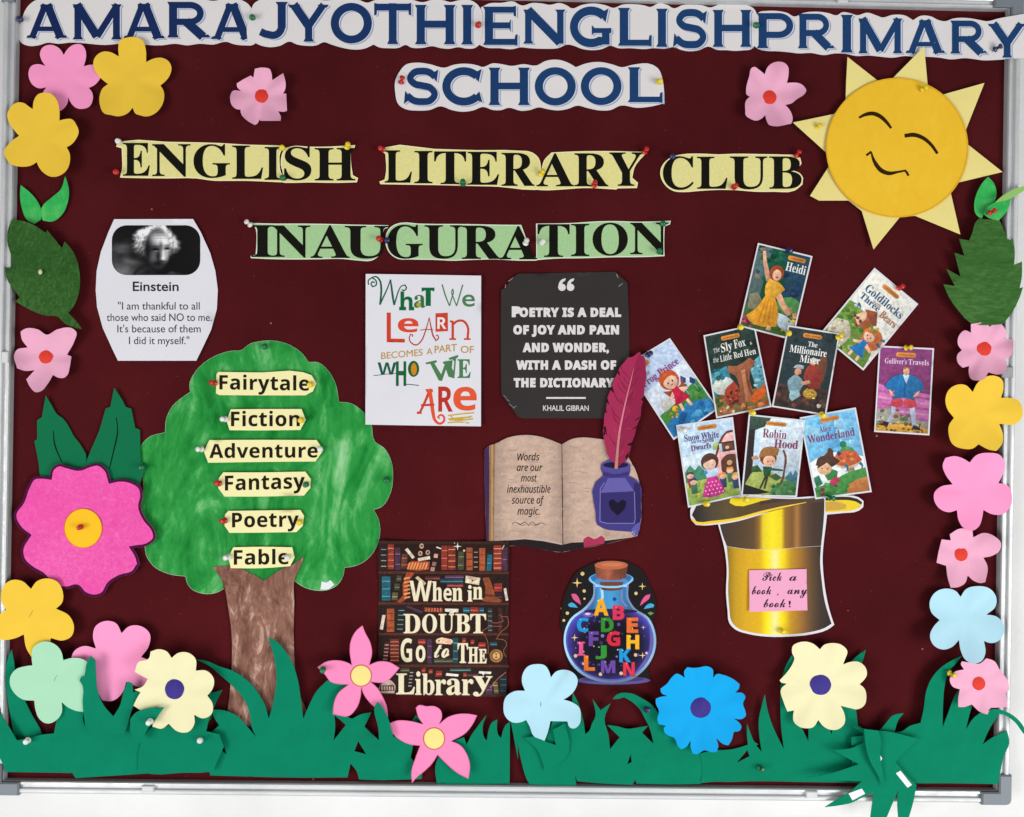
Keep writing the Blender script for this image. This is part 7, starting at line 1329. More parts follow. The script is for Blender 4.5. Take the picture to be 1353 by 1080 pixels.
def bk(x0, y0, x1, y1, col, band=None, lean=0, nb=3):
    q = [(x0+lean, y0), (x1+lean, y0), (x1, y1), (x0, y1)]
    ob(q, col)
    b = band or tuple(min(255, int(c*1.6)+20) for c in col)
    for k in range(nb):
        t = (k + .6) / (nb + .2); yy = y0 + (y1-y0)*t; l = lean*(1-t)
        ob([(x0+l+2, yy), (x1+l-2, yy), (x1+l-2, yy+5), (x0+l+2, yy+5)], b)
RD, OR, TE, PU, GN, BK_, BL = (142, 52, 42), (168, 84, 48), (36, 96, 112), (76, 48, 70), (70, 70, 50), (36, 30, 34), (34, 62, 84)
for a in ((108,100,145,246,BK_,(170,150,140),0,4),(152,92,190,246,RD,(200,120,90),0,4),(196,112,230,250,PU,None,0,2),(232,150,268,242,(96,56,44),(180,110,80),8,2),(484,100,522,250,RD,(220,130,90),0,3),(526,100,572,250,(120,48,40),(230,140,90),0,4),(586,135,622,250,GN,None,4,2),(640,112,678,252,OR,(80,40,30),0,3),(684,120,712,248,BK_,(190,140,110),0,4),(720,115,756,256,OR,(120,50,36),0,2),(764,155,794,256,TE,None,6,1),(808,98,858,254,RD,(220,150,110),0,5),(862,112,894,254,PU,None,0,1)): bk(*a)
ob([(258,125),(275,115),(320,170),(305,182)], (226, 206, 186)); ob([(338,178),(412,164),(416,184),(342,196)], (226, 210, 190))
for x, y in ((354,148),(400,142),(362,102)): ob(ell(x, y, 14, 16, 12), (196, 160, 140)); ob(ell(x, y, 7, 8, 10), (120, 60, 50))
ob([(270,215),(300,195),(412,198),(408,248),(340,256),(280,250)], (170, 70, 42))
for k in range(7): ob([(285+k*18,204),(295+k*18,204),(280+k*18,246),(270+k*18,246)], (226, 150, 90))
ob([(270,262),(320,268),(282,320),(274,390),(268,430),(228,455),(208,448),(246,410),(244,340)], (166, 72, 44))
for k in range(6): ob([(252,300+k*24),(290,292+k*24),(290,302+k*24),(252,310+k*24)], (220, 150, 96))
for x, y, c in ((440,150,(190,150,130)),(430,200,(150,110,96)),(420,232,(180,140,120))): ob([(x,y),(x+24,y+2),(x+20,y+26),(x-4,y+24)], c)
ob(star4(585, 104, 26), (246, 240, 226)); ob(ell(626,130,7,7,8), (220,200,190)); ob(ell(566,84,4,4,8), (220,200,190))
ob([(455,105),(485,116),(482,122),(452,112)], (230, 220, 205)); ob([(858,120),(872,95),(877,98),(864,124)], (200, 180, 170))
for a in ((115,290,168,440,TE,(90,160,180),0,3),(205,285,236,322,GN,None,2,1),(192,335,224,376,GN,None,2,1),(176,390,212,438,(96,84,60),None,4,1),(385,290,475,312,(90,40,40),(150,100,80),0,1),(505,282,625,304,PU,None,0,1),(478,306,620,332,(30,70,86),(90,150,160),0,1),(518,336,620,356,(120,48,42),None,0,1),(812,334,860,384,RD,None,0,1),(816,390,862,444,(56,30,34),None,0,1)): bk(*a)
ob([(322,300),(338,288),(390,332),(378,346)], (216, 186, 150)); ob([(870,366),(886,362),(900,438),(884,442)], (226, 206, 196))
ob([(636,285),(726,300),(718,344),(632,330)], (226, 208, 180)); ob([(636,287),(724,302),(680,326)], (206, 186, 156)); ob(ell(678,316,7,7,10), (170,70,50))
ob([(740,300),(780,296),(802,350),(820,420),(866,438),(850,452),(760,448),(730,436),(752,424),(758,360)], (142, 74, 44)); ob([(755,398),(818,404),(820,418),(752,418)], (104, 52, 36))
for a in ((146,490,192,634,OR,(100,50,36),0,3),(205,482,245,632,BK_,(110,150,140),14,5),(620,484,660,514,TE,None,0,1),(664,482,716,514,RD,None,0,1),(720,484,748,514,(40,80,96),None,0,1),(772,486,800,640,(44,50,54),(110,130,130),0,5),(838,486,862,640,(74,36,34),None,0,2)): bk(*a)
ob([(118,530),(138,530),(122,622),(102,618)], (226, 204, 190)); ob([(262,478),(280,472),(372,508),(360,522)], PU); ob([(378,482),(494,490),(490,514),(376,506)], (140, 56, 42)); ob([(505,490),(592,492),(588,514),(508,508)], (232, 222, 206))
for k in range(6): ob([(388+k*18,486),(394+k*18,486),(392+k*18,510),(386+k*18,508)], (200, 120, 90))
for a in ((166,680,222,822,(112,44,38),(200,130,100),0,6),(120,700,150,815,(80,34,36),(200,150,140),12,5),(340,680,386,712,RD,None,0,1),(396,680,424,830,PU,None,0,2),(556,672,588,830,(34,72,76),(100,150,150),0,3),(440,800,556,828,(60,64,54),(120,130,110),0,1),(612,672,634,704,RD,None,4,1),(664,684,686,712,RD,None,4,1),(712,700,756,730,RD,None,4,1),(786,698,830,722,(40,70,80),None,0,1)): bk(*a)
ob(smooth([(450,690),(462,676),(550,682),(556,696),(545,712),(455,706)], 3), (232, 190, 160)); ob(ell(470,690,5,5,8), (60,40,36))
for a in ((230,858,286,884,GN,None,0,1),(275,872,300,980,(40,36,38),(180,170,160),14,5),(360,858,384,886,RD,None,4,1),(404,866,428,894,RD,None,4,1),(448,876,486,912,RD,None,4,1),(538,860,668,880,(40,70,72),(120,160,150),0,1),(620,888,640,914,RD,None,0,1),(640,892,716,912,(66,40,48),None,0,1),(812,945,842,1018,(96,86,56),None,-10,2),(848,905,888,1020,(30,44,50),(70,100,110),0,3),(760,960,800,1024,PU,None,0,1)): bk(*a)
ob(smooth([(118,950),(150,930),(178,940),(200,975),(192,1015),(110,1014),(95,985)], 3), (190, 168, 156)); ob([(104,968),(192,964),(194,1000),(100,1002)], (70, 36, 36))
for k in range(5): ob([(110+k*16,974),(120+k*16,970),(122+k*16,996),(112+k*16,998)], (196, 160, 146))
ob([(515,890),(592,898),(588,912),(512,906)], (234, 226, 212)); ob([(718,878),(796,882),(790,896),(752,894),(746,906),(738,894),(716,892)], (234, 226, 212))
ar.add(stroke(F('O', (885,885),(830,930),(788,982)), [.8, .6, 1.0]), (196, 120, 110))
ar.add(stroke(F('O', (770,560),(820,580),(868,568),(855,540),(895,540),(900,590),(850,640),(826,678),(880,690),(890,715),(870,750),(885,790)), .9), (150, 84, 66))
ar.add(stroke(F('O', (850,600),(780,604),(738,630),(770,690),(775,770)), .9), (150, 84, 66))
ob(ell(825, 783, 46, 46, 26), (70, 42, 28)); ob(ell(825, 783, 40, 40, 26), (168, 116, 70)); ob(ell(825, 783, 30, 30, 24), (84, 52, 34)); ob(ell(825, 783, 24, 24, 20), (222, 178, 112)); ob([(814,768),(836,768),(826,783),(838,798),(812,798),(824,783)], (150, 96, 56))
CR = (238, 228, 196); SHD = (112, 84, 54)
def ot(polys):
    ar.add([[(x + .7, y + .6) for x, y in q] for q in polys], SHD); ar.add(polys, CR)
ot(boxed('W', 'b', 288, 424, 318, 443, 'O', .1)); ot(boxed('h', 'B', 428, 490, 322, 443, 'O', .2)); ot(boxed('e', 'b', 498, 548, 362, 443, 'O')); ot(boxed('n', 'B', 552, 616, 362, 443, 'O', .2))
ot(boxed('i', 'B', 646, 676, 345, 445, 'O', .2)); ot(boxed('n', 'B', 680, 740, 355, 432, 'O', .15))
for ch, x0, x1 in (('D', 250, 352), ('O', 366, 456), ('U', 468, 562), ('B', 572, 660), ('T', 664, 760)): ot(boxed(ch, 'B', x0, x1, 524, 642, 'O', .25))
ot(boxed('G', 'b', 232, 302, 674, 822, 'O')); ot(boxed('o', 'b', 326, 385, 718, 822, 'O')); ot(boxed('t', 's', 440, 486, 716, 794, 'O', .2)); ot(boxed('o', 's', 486, 532, 738, 794, 'O', .3))
for ch, x0, x1, a_, b_ in (('T', 586, 648, 706, 826), ('H', 652, 712, 730, 828), ('E', 718, 764, 742, 828)): ot(boxed(ch, 'B', x0, x1, a_, b_, 'O', .35))
ot(boxed('L', 'B', 204, 318, 894, 1020, 'O', .3)); ot(boxed('i', 'B', 322, 360, 880, 1024, 'O', .2)); ot(boxed('b', 'B', 366, 440, 894, 1026, 'O', .2)); ot(boxed('r', 'B', 446, 512, 930, 1026, 'O', .2)); ot(boxed('a', 'B', 516, 606, 925, 1026, 'O', .25)); ot(boxed('r', 'B', 612, 682, 928, 1026, 'O', .2)); ot(boxed('y', 'B', 682, 800, 910, 1034, 'O', .2))
ar.add(stroke(F('O', (535,516),(562,516)), 2), CR)
ar.build('bookshelf_print', GLOSS, o)

# bottle of letters
o, H = poster(F('Y', (355,122),(300,150),(230,190),(170,290),(130,400),(118,500),(113,590),(130,640),(130,700),(148,800),(200,900),(222,932),(232,985),(350,1003),(500,1006),(650,998),(752,968),(748,930),(738,890),(785,780),(798,700),(790,600),(768,550),(792,480),(787,380),(742,280),(692,180),(625,140),(592,122),(475,112)),
              'printed cutout of a corked round bottle full of coloured letters', .0016, paper('bottle_backing_paper', (22, 19, 20), .5, .1), 7, .0008, 3, 10, 'cutout', 'bottle_cutout', 'printed cutouts')
ar = Art(H, grid=12)
def yb(pts, col, s=0): ar.add(smooth(F('Y', *pts), s) if s else F('Y', *pts), col, 'nz', None)
def nebula(x, y):
    X, Y = (x - 720)*5.4, (y - 720)*5.4
    r = math.hypot(X - 466, (Y - 715)*1.12)/300.0; g = max(0, (r - .62)/.38)**1.6
    n = vnoise(x*.22, y*.22)*vnoise(x*.5+7, y*.5)
    return (12 + 46*g + 20*n, 8 + 46*g + 8*n, 20 + 118*g + 36*n)
def rimglow(x, y):
    X, Y = (x - 720)*5.4, (y - 720)*5.4
    k = .62 + .38*math.exp(-((X-180)/120)**2) + .2*math.exp(-((X-760)/60)**2) - .12*math.exp(-((Y-980)/40)**2)
    return (min(255, 160*k + 18), min(255, 214*k + 14), min(255, 262*k + 10))
def neckglow(x, y):
    X, Y = (x - 720)*5.4, (y - 720)*5.4
    k = 1 - .45*math.exp(-((X-470)/70)**2)*0 - .35*abs(X-470)/150 + .25*math.exp(-((X-400)/22)**2)
    return (70*k, 160*k, min(255, 216*k))
def corkt(x, y):
    X = (x - 720)*5.4; k = 1.15 - .55*abs(X - 440)/160 + .3*(vnoise(x*.8, y*.8) - .5)
    return (150*k, 84*k, 62*k)
yb(ell(488, 968, 265, 30, 30), (98, 82, 150)); yb(ell(488, 960, 220, 20, 26), (70, 56, 116))
yb([(345,270),(600,270),(598,380),(640,450),(740,520),(790,640),(785,760),(720,880),(620,960),(470,985),(330,960),(210,880),(145,760),(135,650),(180,530),(290,440),(340,370)], rimglow, 4)
yb([(358,280),(586,280),(586,385),(630,462),(725,530),(772,640),(768,755),(705,868),(610,944),(470,970),(338,944),(226,868),(160,755),(150,650),(192,540),(300,455),(354,380)], (86, 92, 176), 4)
yb([(360,280),(584,280),(584,390),(626,468),(718,536),(762,640),(758,752),(698,860),(606,934),(470,960),(342,934),(234,860),(170,752),(162,650),(202,546),(306,462),(358,388)], nebula, 4)
yb([(362,300),(582,300),(582,390),(618,455),(640,480),(560,470),(450,462),(340,472),(290,485),(310,462),(358,392)], neckglow, 3)
yb([(395,310),(415,310),(415,400),(385,440),(375,430),(398,390)], (170, 220, 246), 3); yb([(545,320),(555,320),(556,395),(590,440),(580,445),(545,400)], (140, 120, 190), 3)
yb(ell(470, 475, 190, 18, 30), (44, 26, 66)); yb(ell(308, 500, 42, 18, 18), (110, 86, 170)); yb(ell(305, 494, 20, 9, 14), (210, 200, 240))
yb([(745,570),(768,640),(764,752),(706,862),(640,918),(690,850),(742,750),(750,650)], (104, 92, 170), 3)
yb(ell(472, 246, 160, 52, 36), (120, 178, 226)); yb(ell(472, 240, 148, 42, 36), (44, 112, 176)); yb(ell(472, 262, 120, 32, 30), (76, 140, 200))
yb([(390,265),(560,265),(550,318),(470,330),(402,320)], (112, 66, 46), 3)
yb([(355,145),(592,145),(578,238),(520,252),(430,252),(368,236)], corkt, 3); yb(ell(473, 146, 119, 31, 34), (190, 104, 70)); yb(ell(480, 142, 80, 14, 24), (204, 122, 86))
ar.add(stroke(F('Y', (318,235),(345,272),(400,296),(472,302),(545,296),(600,272),(628,235)), [1, 2.2, 2.6, 2.8, 2.6, 2.2, 1]), (150, 204, 240))
yb(ell(497, 388, 14, 14, 14), (40, 60, 160))
rnd = random.Random(21)
for k in range(58):
    a, r = rnd.uniform(0, 6.28), 270*math.sqrt(rnd.random()); x, y = 465 + r*math.cos(a), 715 + r*.82*math.sin(a)
    if y > 500: s = rnd.choice((5, 6, 8, 10, 13)); yb(ell(x, y, s, s, 9), rnd.choice(((90, 70, 150), (72, 54, 120), (130, 112, 180), (224, 190, 140), (196, 190, 230), (60, 44, 100))))
for x, y, r in ((230,272,36),(695,297,28),(212,663,26),(697,790,26),(702,590,16)): yb(star4(x, y, r, .22), (240, 200, 130))
for x, y, r in ((268,207,14),(280,330,12),(282,385,8),(650,347,12),(160,488,12),(135,540,10)): yb(ell(x, y, r, r, 12), (226, 194, 138))
for pts, c in ((((188,352),(215,350),(245,385),(258,430),(235,415),(200,385)), (222, 90, 144)), (((165,425),(190,410),(215,425),(235,450),(200,446),(172,440)), (70, 170, 214)), (((752,352),(720,362),(690,400),(678,436),(715,408),(745,382)), (222, 90, 144)), (((780,428),(755,418),(725,432),(705,458),(745,452),(775,446)), (70, 170, 214)), (((778,490),(755,478),(732,488),(752,504)), (112, 140, 70))): yb(pts, c, 3)
LT = (('A',350,452,388,505,(242,172,34)),('B',483,567,432,535,(214,52,86)),('C',228,312,520,622,(30,146,212)),('D',400,490,520,622,(48,138,40)),('E',583,665,520,628,(232,108,44)),('F',312,384,618,722,(104,66,156)),('G',442,536,618,722,(212,40,66)),('H',582,672,643,745,(244,180,36)),('I',230,285,692,790,(226,84,138)),('J',362,440,718,815,(48,146,50)),('K',530,612,742,838,(30,150,216)),('L',278,356,790,898,(238,122,38)),('M',400,502,825,915,(106,70,160)),('N',558,640,838,935,(222,52,76)))
for ch, x0, x1, a_, b_, c in LT:
    q = boxed(ch, 'b' if ch != 'I' else 'B', x0+3, x1-3, a_+3, b_-3, 'Y', .55)
    ar.add([[(x + .6, y + .9) for x, y in k] for k in q], tuple(int(v*.5) for v in c)); ar.add(q, c)
    ar.add(F('Y', *ell(x0 + (x1-x0)*.3, a_ + 12, 7, 4, 8)), tuple(min(255, v + 70) for v in c))
ar.build('bottle_print', GLOSS, o)

# golden top hat
o, H = poster(F('U', (108,185),(112,155),(150,120),(220,92),(350,78),(500,75),(650,82),(800,85),(900,78),(1000,72),(1100,72),(1200,85),(1232,110),(1230,148),(1200,172),(1100,187),(995,197),(985,285),(973,380),(966,480),(973,600),(986,700),(1012,820),(1042,912),(1000,942),(900,972),(750,988),(600,988),(480,970),(400,942),(362,902),(350,820),(340,700),(345,550),(326,400),(305,320),(288,260),(200,268),(145,264),(115,230)),
              'printed cutout of a shiny golden top hat with a dark brim', .0030, M['white'], 9, .001, 3, 9, 'cutout', 'hat_cutout', 'printed cutouts')
def grad(fr, stops, axis=0):
    ox, oy, s = FR[fr]; xs = [p for p, _ in stops]; cs = np.array([c for _, c in stops], float)
    def g(x, y):
        u = (x - ox) * s if axis == 0 else (y - oy) * s
        return tuple(np.interp(u, xs, cs[:, k]) for k in range(3))
    return g
ar = Art(H, grid=2.6)
up = grad('U', [(300,(66,56,50)),(440,(84,64,44)),(520,(96,72,44)),(556,(150,104,40)),(580,(232,206,30)),(640,(250,228,28)),(700,(240,212,24)),(722,(150,106,36)),(770,(122,82,42)),(800,(176,120,58)),(830,(104,74,46)),(900,(70,52,42)),(990,(58,44,38))])
lo = grad('U', [(340,(138,110,22)),(400,(196,152,26)),(470,(218,168,28)),(560,(226,178,20)),(600,(250,226,16)),(632,(252,236,90)),(660,(248,238,170)),(690,(250,232,60)),(715,(246,214,16)),(760,(196,146,28)),(830,(156,106,42)),(890,(98,70,42)),(960,(52,38,28)),(1040,(30,22,18))])
ar.add(smooth(F('U', (300,262),(420,240),(560,200),(760,140),(978,100),(976,190),(968,290),(956,400),(800,410),(640,424),(480,420),(345,402),(318,330)), 3, 40), up)
ar.add(smooth(F('U', (345,404),(480,422),(640,426),(800,412),(956,402),(950,500),(960,620),(980,760),(1024,905),(980,932),(880,960),(740,974),(610,974),(490,958),(412,930),(376,890),(362,800),(354,690),(358,560)), 3, 40), lo)
ar.add(smooth(F('U', (118,200),(150,135),(225,104),(350,90),(500,87),(650,93),(800,96),(900,90),(975,86),(975,112),(800,138),(620,180),(420,222),(260,246),(150,244)), 3, 40), grad('U', [(118,(40,36,34)),(240,(78,68,56)),(350,(96,80,50)),(420,(90,72,44)),(600,(92,66,44)),(980,(78,60,46))]))
ar.add(smooth(F('U', (370,92),(500,89),(640,95),(560,112),(400,140),(362,120)), 3), (240, 214, 36))
ar.add(smooth(F('U', (560,110),(640,98),(780,98),(880,96),(700,112),(560,135)), 2), (72, 52, 40))
ar.add(stroke(F('U', (118,228),(150,250),(250,246),(420,222),(560,184),(700,150),(860,118)), [2.5, 3.4, 3.6, 3.2, 3.4, 2.4, .8]), (246, 206, 50))
ar.add(smooth(F('U', (985,90),(1090,84),(1190,96),(1218,118),(1214,145),(1180,164),(1090,176),(985,182)), 3, 40), (238, 206, 38))
ar.add(smooth(F('U', (985,88),(1090,82),(1190,94),(1222,116),(1218,134),(1180,112),(1090,102),(985,106)), 2), (42, 34, 28))
ar.add(smooth(F('U', (985,116),(1050,112),(1120,132),(1120,158),(1050,170),(985,172)), 3), (206, 164, 66))
ar.build('hat_print', GLOSS, o)
o = thing('sticky_note', 'pink sticky note with handwriting about picking a book, on the golden hat', 'note', Z('U', 680, 690), None, .006)
HN = lambda xy: .0068 + .0016 * np.clip((np.asarray(xy)[:, 1] - 753) / 55.0, 0, 1)**2
sheet('paper', F('U', (490,558),(862,550),(868,818),(492,828)), M['note'], o, HN, 8, .0002)
ar = Art(HN)
for s, x0, x1, b, c in (('Pick', 576, 700, 626, 572), ('a', 750, 798, 626, 572), ('book', 508, 632, 714, 660), (',', 672, 680, 718, 700), ('any', 738, 866, 712, 658), ('book', 584, 724, 798, 744), ('!', 746, 760, 798, 744)):
    if s in ',!': ar.add(boxed(s, 'r', x0, x1, b - (8 if s == ',' else 42), b + (4 if s == ',' else 0), 'U', .1), (58, 28, 66))
    else: ar.add(text(s, 's', x0, x1, b, c - 2, fr='U', capchar='P', bold=.12), (58, 28, 66))
ar.build('handwriting', PAINT, o)
# ------------------------------------------------------------------ printed story book covers (0..100 across, 0..150 down)
def cover(quad, label, base, seed, draw, tilt=.0015, curl=.0):
    q = np.array(quad, float); c = q.mean(0)
    def mp(pts):
        out = []
        for x, y in pts:
            u, v = x / 100.0, y / 150.0
            p = q[0]*(1-u)*(1-v) + q[1]*u*(1-v) + q[2]*u*v + q[3]*(1-u)*v
            out.append((p[0], p[1]))
        return out
    vx = (q[3] + q[2]) / 2 - (q[0] + q[1]) / 2; L = float(vx @ vx)
    ux = (q[1] + q[2]) / 2 - (q[0] + q[3]) / 2; Lu = float(ux @ ux)
    def H(xy):
        d = np.asarray(xy) - (q[0] + q[1]) / 2
        v = (d @ vx) / L; u = (d @ ux) / Lu
        return base + tilt * np.clip(v, 0, 1.1)**2 * 3 + curl * (2*u)**2
    o = thing('book_cover', label, 'book cover', c, 'story book cover prints', base)
    edge = [(0,0),(50,0),(100,0),(100,50),(100,100),(100,150),(50,150),(0,150),(0,100),(0,50)]
    sheet('paper', mp(edge), M['white'], o, H, 8, .0003)
    ar = Art(H, grid=8)
    def b(pts, col, s=0):
        pts = [(min(97.2, max(2.8, x)), min(147.2, max(2.8, y))) for x, y in (smooth(pts, s) if s else pts)]
        q_ = mp(pts); a_ = np.array(q_); y0_, y1_ = a_[:, 1].min(), a_[:, 1].max(); x0_, x1_ = a_[:, 0].min(), a_[:, 0].max()
        pc = painterly(col, .17, .30, .09, 9)
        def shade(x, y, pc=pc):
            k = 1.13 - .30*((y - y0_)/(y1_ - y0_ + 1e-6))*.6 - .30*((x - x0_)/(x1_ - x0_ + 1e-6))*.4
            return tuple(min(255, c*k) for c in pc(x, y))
        big = min(x1_ - x0_, y1_ - y0_)
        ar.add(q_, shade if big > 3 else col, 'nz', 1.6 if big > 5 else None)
    def tx(s, st, x0, x1, base_, cap, base1=None, col=(255, 255, 255), **k):
        ar.add([mp(z) for z in text(s, st, x0, x1, base_, cap, base1, **k)], col)
    draw(b, tx)
    b(rrect(x0_ := pill[0], pill[1], pill[2], pill[3], 3.6, 4), (214, 140, 62)) if (pill := PILL.get(seed)) else None
    if pill: b(rect(pill[0]+4, (pill[1]+pill[3])/2-.9, pill[2]-4, (pill[1]+pill[3])/2+.9), (176, 100, 44))
    ar.build('cover_print', GLOSS, o)
PILL = {1: (58, 8, 90, 16), 2: (32, 9, 68, 17), 3: (6, 12, 42, 20), 4: (36, 8, 70, 16), 5: (32, 9, 68, 17), 6: (34, 8, 68, 16), 7: (32, 9, 68, 17), 8: (32, 10, 66, 18), 9: (32, 10, 68, 18)}
rb = random.Random(31)
def mottle(b, x0, y0, x1, y1, cols, n, s0=2, s1=6):
    for _ in range(n):
        x, y = rb.uniform(x0, x1), rb.uniform(y0, y1); r = rb.uniform(s0, s1)
        b([(x + r*rb.uniform(.6, 1.3)*math.cos(k*1.047), y + r*rb.uniform(.5, 1.0)*math.sin(k*1.047)) for k in range(6)], rb.choice(cols), 2)
full = rect(2.8, 2.8, 97.2, 147.2)
def kid(b, x, y, r, skin, hair, dress, dh, dw, hs=1.0):
    """a plain little storybook figure: head, hair, frock, arms and legs"""
    b([(x - dw*.3, y + r + dh), (x - dw*.34, y + r + dh + r*.9), (x - dw*.18, y + r + dh + r*.9), (x - dw*.14, y + r + dh)], skin)
    b([(x + dw*.14, y + r + dh), (x + dw*.18, y + r + dh + r*.9), (x + dw*.34, y + r + dh + r*.9), (x + dw*.3, y + r + dh)], skin)
    b([(x - r*.3, y + r*1.1), (x - dw*.62, y + r + dh*.45), (x - dw*.5, y + r + dh*.55), (x, y + r*1.6)], skin, 1)
    b([(x + r*.3, y + r*1.1), (x + dw*.66, y + r + dh*.35), (x + dw*.58, y + r + dh*.5), (x, y + r*1.6)], skin, 1)
    b([(x - r*.42, y + r*.8), (x + r*.42, y + r*.8), (x + r*.5, y + r + dh*.4), (x + dw*.5, y + r + dh), (x, y + r + dh*1.06), (x - dw*.5, y + r + dh), (x - r*.5, y + r + dh*.4)], dress, 2)
    b(ell(x, y - r*.08, r*1.16*hs, r*1.12, 18), hair); b(ell(x, y + r*.14, r*.86, r*.82, 18), skin)
    b([(x - r*.9, y), (x - r*.5, y - r*.75), (x + r*.3, y - r*.85), (x + r*.92, y), (x + r*.5, y - r*.36), (x - r*.4, y - r*.3)], hair, 2)
    b(ell(x - r*.3, y + r*.2, r*.09, r*.12, 8), (50, 32, 30)); b(ell(x + r*.3, y + r*.2, r*.09, r*.12, 8), (50, 32, 30)); b(ell(x, y + r*.52, r*.17, r*.07, 8), (190, 84, 84))
SK = (240, 190, 162)

def d_heidi(b, tx):
    b(full, (44, 74, 92)); b([(2,2),(30,2),(24,60),(30,90),(2,100)], (90, 112, 112)); b([(28,2),(70,2),(62,40),(64,92),(24,92)], (22, 84, 62), 1)
    mottle(b, 4, 4, 56, 60, [(26,96,70),(18,70,54),(40,110,80),(140,124,110),(30,84,90)], 26, 3, 7); mottle(b, 58, 30, 97, 80, [(34,62,96),(40,78,104),(28,52,80)], 14, 4, 9)
    b([(56,88),(80,78),(100,84),(100,118),(56,118)], (82, 140, 78), 2); b([(3,104),(40,100),(97,112),(97,147),(3,147)], (66, 96, 54), 1)
    b([(60,110),(78,112),(96,122),(94,142),(68,132)], (176, 196, 206), 2); mottle(b, 70, 92, 95, 122, [(196,120,110),(216,190,90),(96,128,60),(60,110,60)], 16, 2, 5)
    mottle(b, 4, 128, 40, 146, [(176,60,92),(206,84,110),(56,98,46),(120,40,70)], 24, 2, 5); mottle(b, 40, 134, 92, 147, [(60,104,44),(40,80,40),(206,160,60)], 16, 2, 6); b([(6,90),(20,84),(30,96),(24,114),(8,116)], (132, 130, 106), 3)
    b([(30,62),(18,34),(12,12),(17,10),(24,30),(38,56)], (226, 170, 138), 2); b([(56,70),(76,96),(86,108),(80,112),(62,96),(50,80)], (226, 170, 138), 2)
    b([(34,56),(52,58),(66,68),(58,78),(52,88),(34,88),(30,70)], (232, 172, 62), 2); b([(34,86),(53,88),(64,112),(66,134),(44,140),(16,136),(8,128),(24,110)], (230, 162, 50), 3)
    for k in range(4): b([(36+k*5,92),(37+k*5,92),(34+k*9,134),(31+k*9,134)], (204, 130, 34))
    b(ell(45, 44, 13, 14, 16), (156, 74, 44)); b(ell(46, 47, 8, 10, 14), (236, 184, 152)); b(ell(47, 51, 3, 1.6, 8), (190, 60, 60)); b([(50,136),(56,136),(56,144),(48,144)], (220, 160, 130))
    tx('Heidi', 'B', 58, 94, 35, 20, 35, (238, 240, 240))
def d_fox(b, tx):
    b(full, (42, 58, 54)); mottle(b, 4, 4, 96, 56, [(34,48,46),(50,70,62),(40,62,58)], 20, 5, 12)
    b([(3,70),(34,62),(40,100),(3,112)], (60, 138, 158), 2); b(ell(22, 96, 20, 16, 18), (206, 214, 206)); mottle(b, 4, 64, 30, 84, [(40,110,140),(90,170,180),(30,80,60)], 12, 3, 6)
    b([(74,70),(97,56),(97,112),(80,112)], (98, 166, 184), 1); mottle(b, 78, 66, 96, 110, [(60,120,140),(40,70,80),(160,200,200)], 12, 2, 4)
    b([(3,112),(97,112),(97,147),(3,147)], (126, 112, 64)); mottle(b, 4, 114, 96, 146, [(176,96,60),(98,104,52),(202,120,76),(70,90,46),(150,70,48)], 46, 3, 7)
    b([(36,62),(52,66),(78,56),(88,66),(74,80),(72,110),(82,136),(46,132),(50,100),(46,82),(34,74)], (152, 92, 66), 2); b([(58,76),(66,74),(64,110),(72,134),(56,132),(58,104)], (186, 120, 86), 2); b([(66,78),(70,78),(69,110),(78,134),(73,134),(66,106)], (116, 68, 50), 2)
    b([(24,104),(42,92),(48,104),(44,132),(22,128)], (170, 66, 48), 3); mottle(b, 22, 100, 46, 134, [(60,50,50),(206,120,90),(90,40,36),(40,44,50)], 16, 1.5, 3.5)
    b([(64,128),(82,114),(96,112),(95,124),(84,132),(70,138)], (214, 98, 44), 2); b([(90,110),(96,104),(96,114)], (214, 98, 44)); mottle(b, 6, 132, 34, 146, [(222,196,160),(180,120,90)], 8, 2, 5)
    tx('The', 'i', 14, 26, 36, 28, 34, (226, 228, 222), capchar='t'); tx('Sly', 'B', 29, 50, 37, 22, 35, (236, 236, 230)); tx('Fox', 'B', 54, 76, 35, 20, 34, (236, 236, 230)); tx('&', 'r', 84, 88, 34, 29, 34, (226, 228, 222))
    tx('the', 'i', 11, 21, 52, 44, 52, (226, 228, 222), capchar='t'); tx('Little', 'B', 24, 46, 53, 42, 52, (232, 232, 226)); tx('Red', 'B', 50, 67, 52, 41, 52, (232, 232, 226)); tx('Hen', 'B', 70, 92, 52, 41, 52, (232, 232, 226))
def d_frog(b, tx):
    b(full, (186, 204, 232)); b([(3,60),(97,44),(97,104),(3,104)], (216, 226, 242), 1)
    b([(3,104),(40,98),(97,84),(97,147),(3,147)], (70, 132, 64), 2); mottle(b, 50, 98, 96, 118, [(48,116,52),(84,150,72),(60,130,60)], 16, 4, 8); b([(3,124),(60,112),(97,126),(97,147),(3,147)], (44, 118, 176), 2); mottle(b, 20, 124, 96, 146, [(80,160,206),(30,92,150),(60,140,196)], 16, 4, 9)
    b([(16,92),(24,82),(30,94),(38,84),(42,100),(16,104)], (208, 200, 190), 1); b(ell(34, 108, 6, 5, 14), (224, 170, 50)); mottle(b, 18, 108, 40, 122, [(206,190,60),(110,140,50),(190,150,60)], 12, 1.5, 3.5)
    for x, y in ((76,74),(89,84),(70,84)): b([(x,y-9),(x+6,y),(x,y+7),(x-6,y)], (40, 76, 136), 3); b([(x-.6,y+6),(x+.6,y+6),(x+.6,y+18),(x-.6,y+18)], (150, 170, 190))
    b([(32,72),(44,78),(68,78),(76,68),(72,90),(40,92)], (178, 78, 42), 2); kid(b, 54, 62, 16, (244, 196, 170), (196, 88, 42), (196, 36, 72), 26, 34)
    b([(48,44),(50,39),(53,43),(56,38),(58,44)], (230, 186, 70))
    tx('The', 'i', 16, 32, 36, 28, 35, (146, 70, 150), capchar='T'); tx('Frog Prince', 'B', 8, 88, 50, 38, 46, (150, 62, 146))
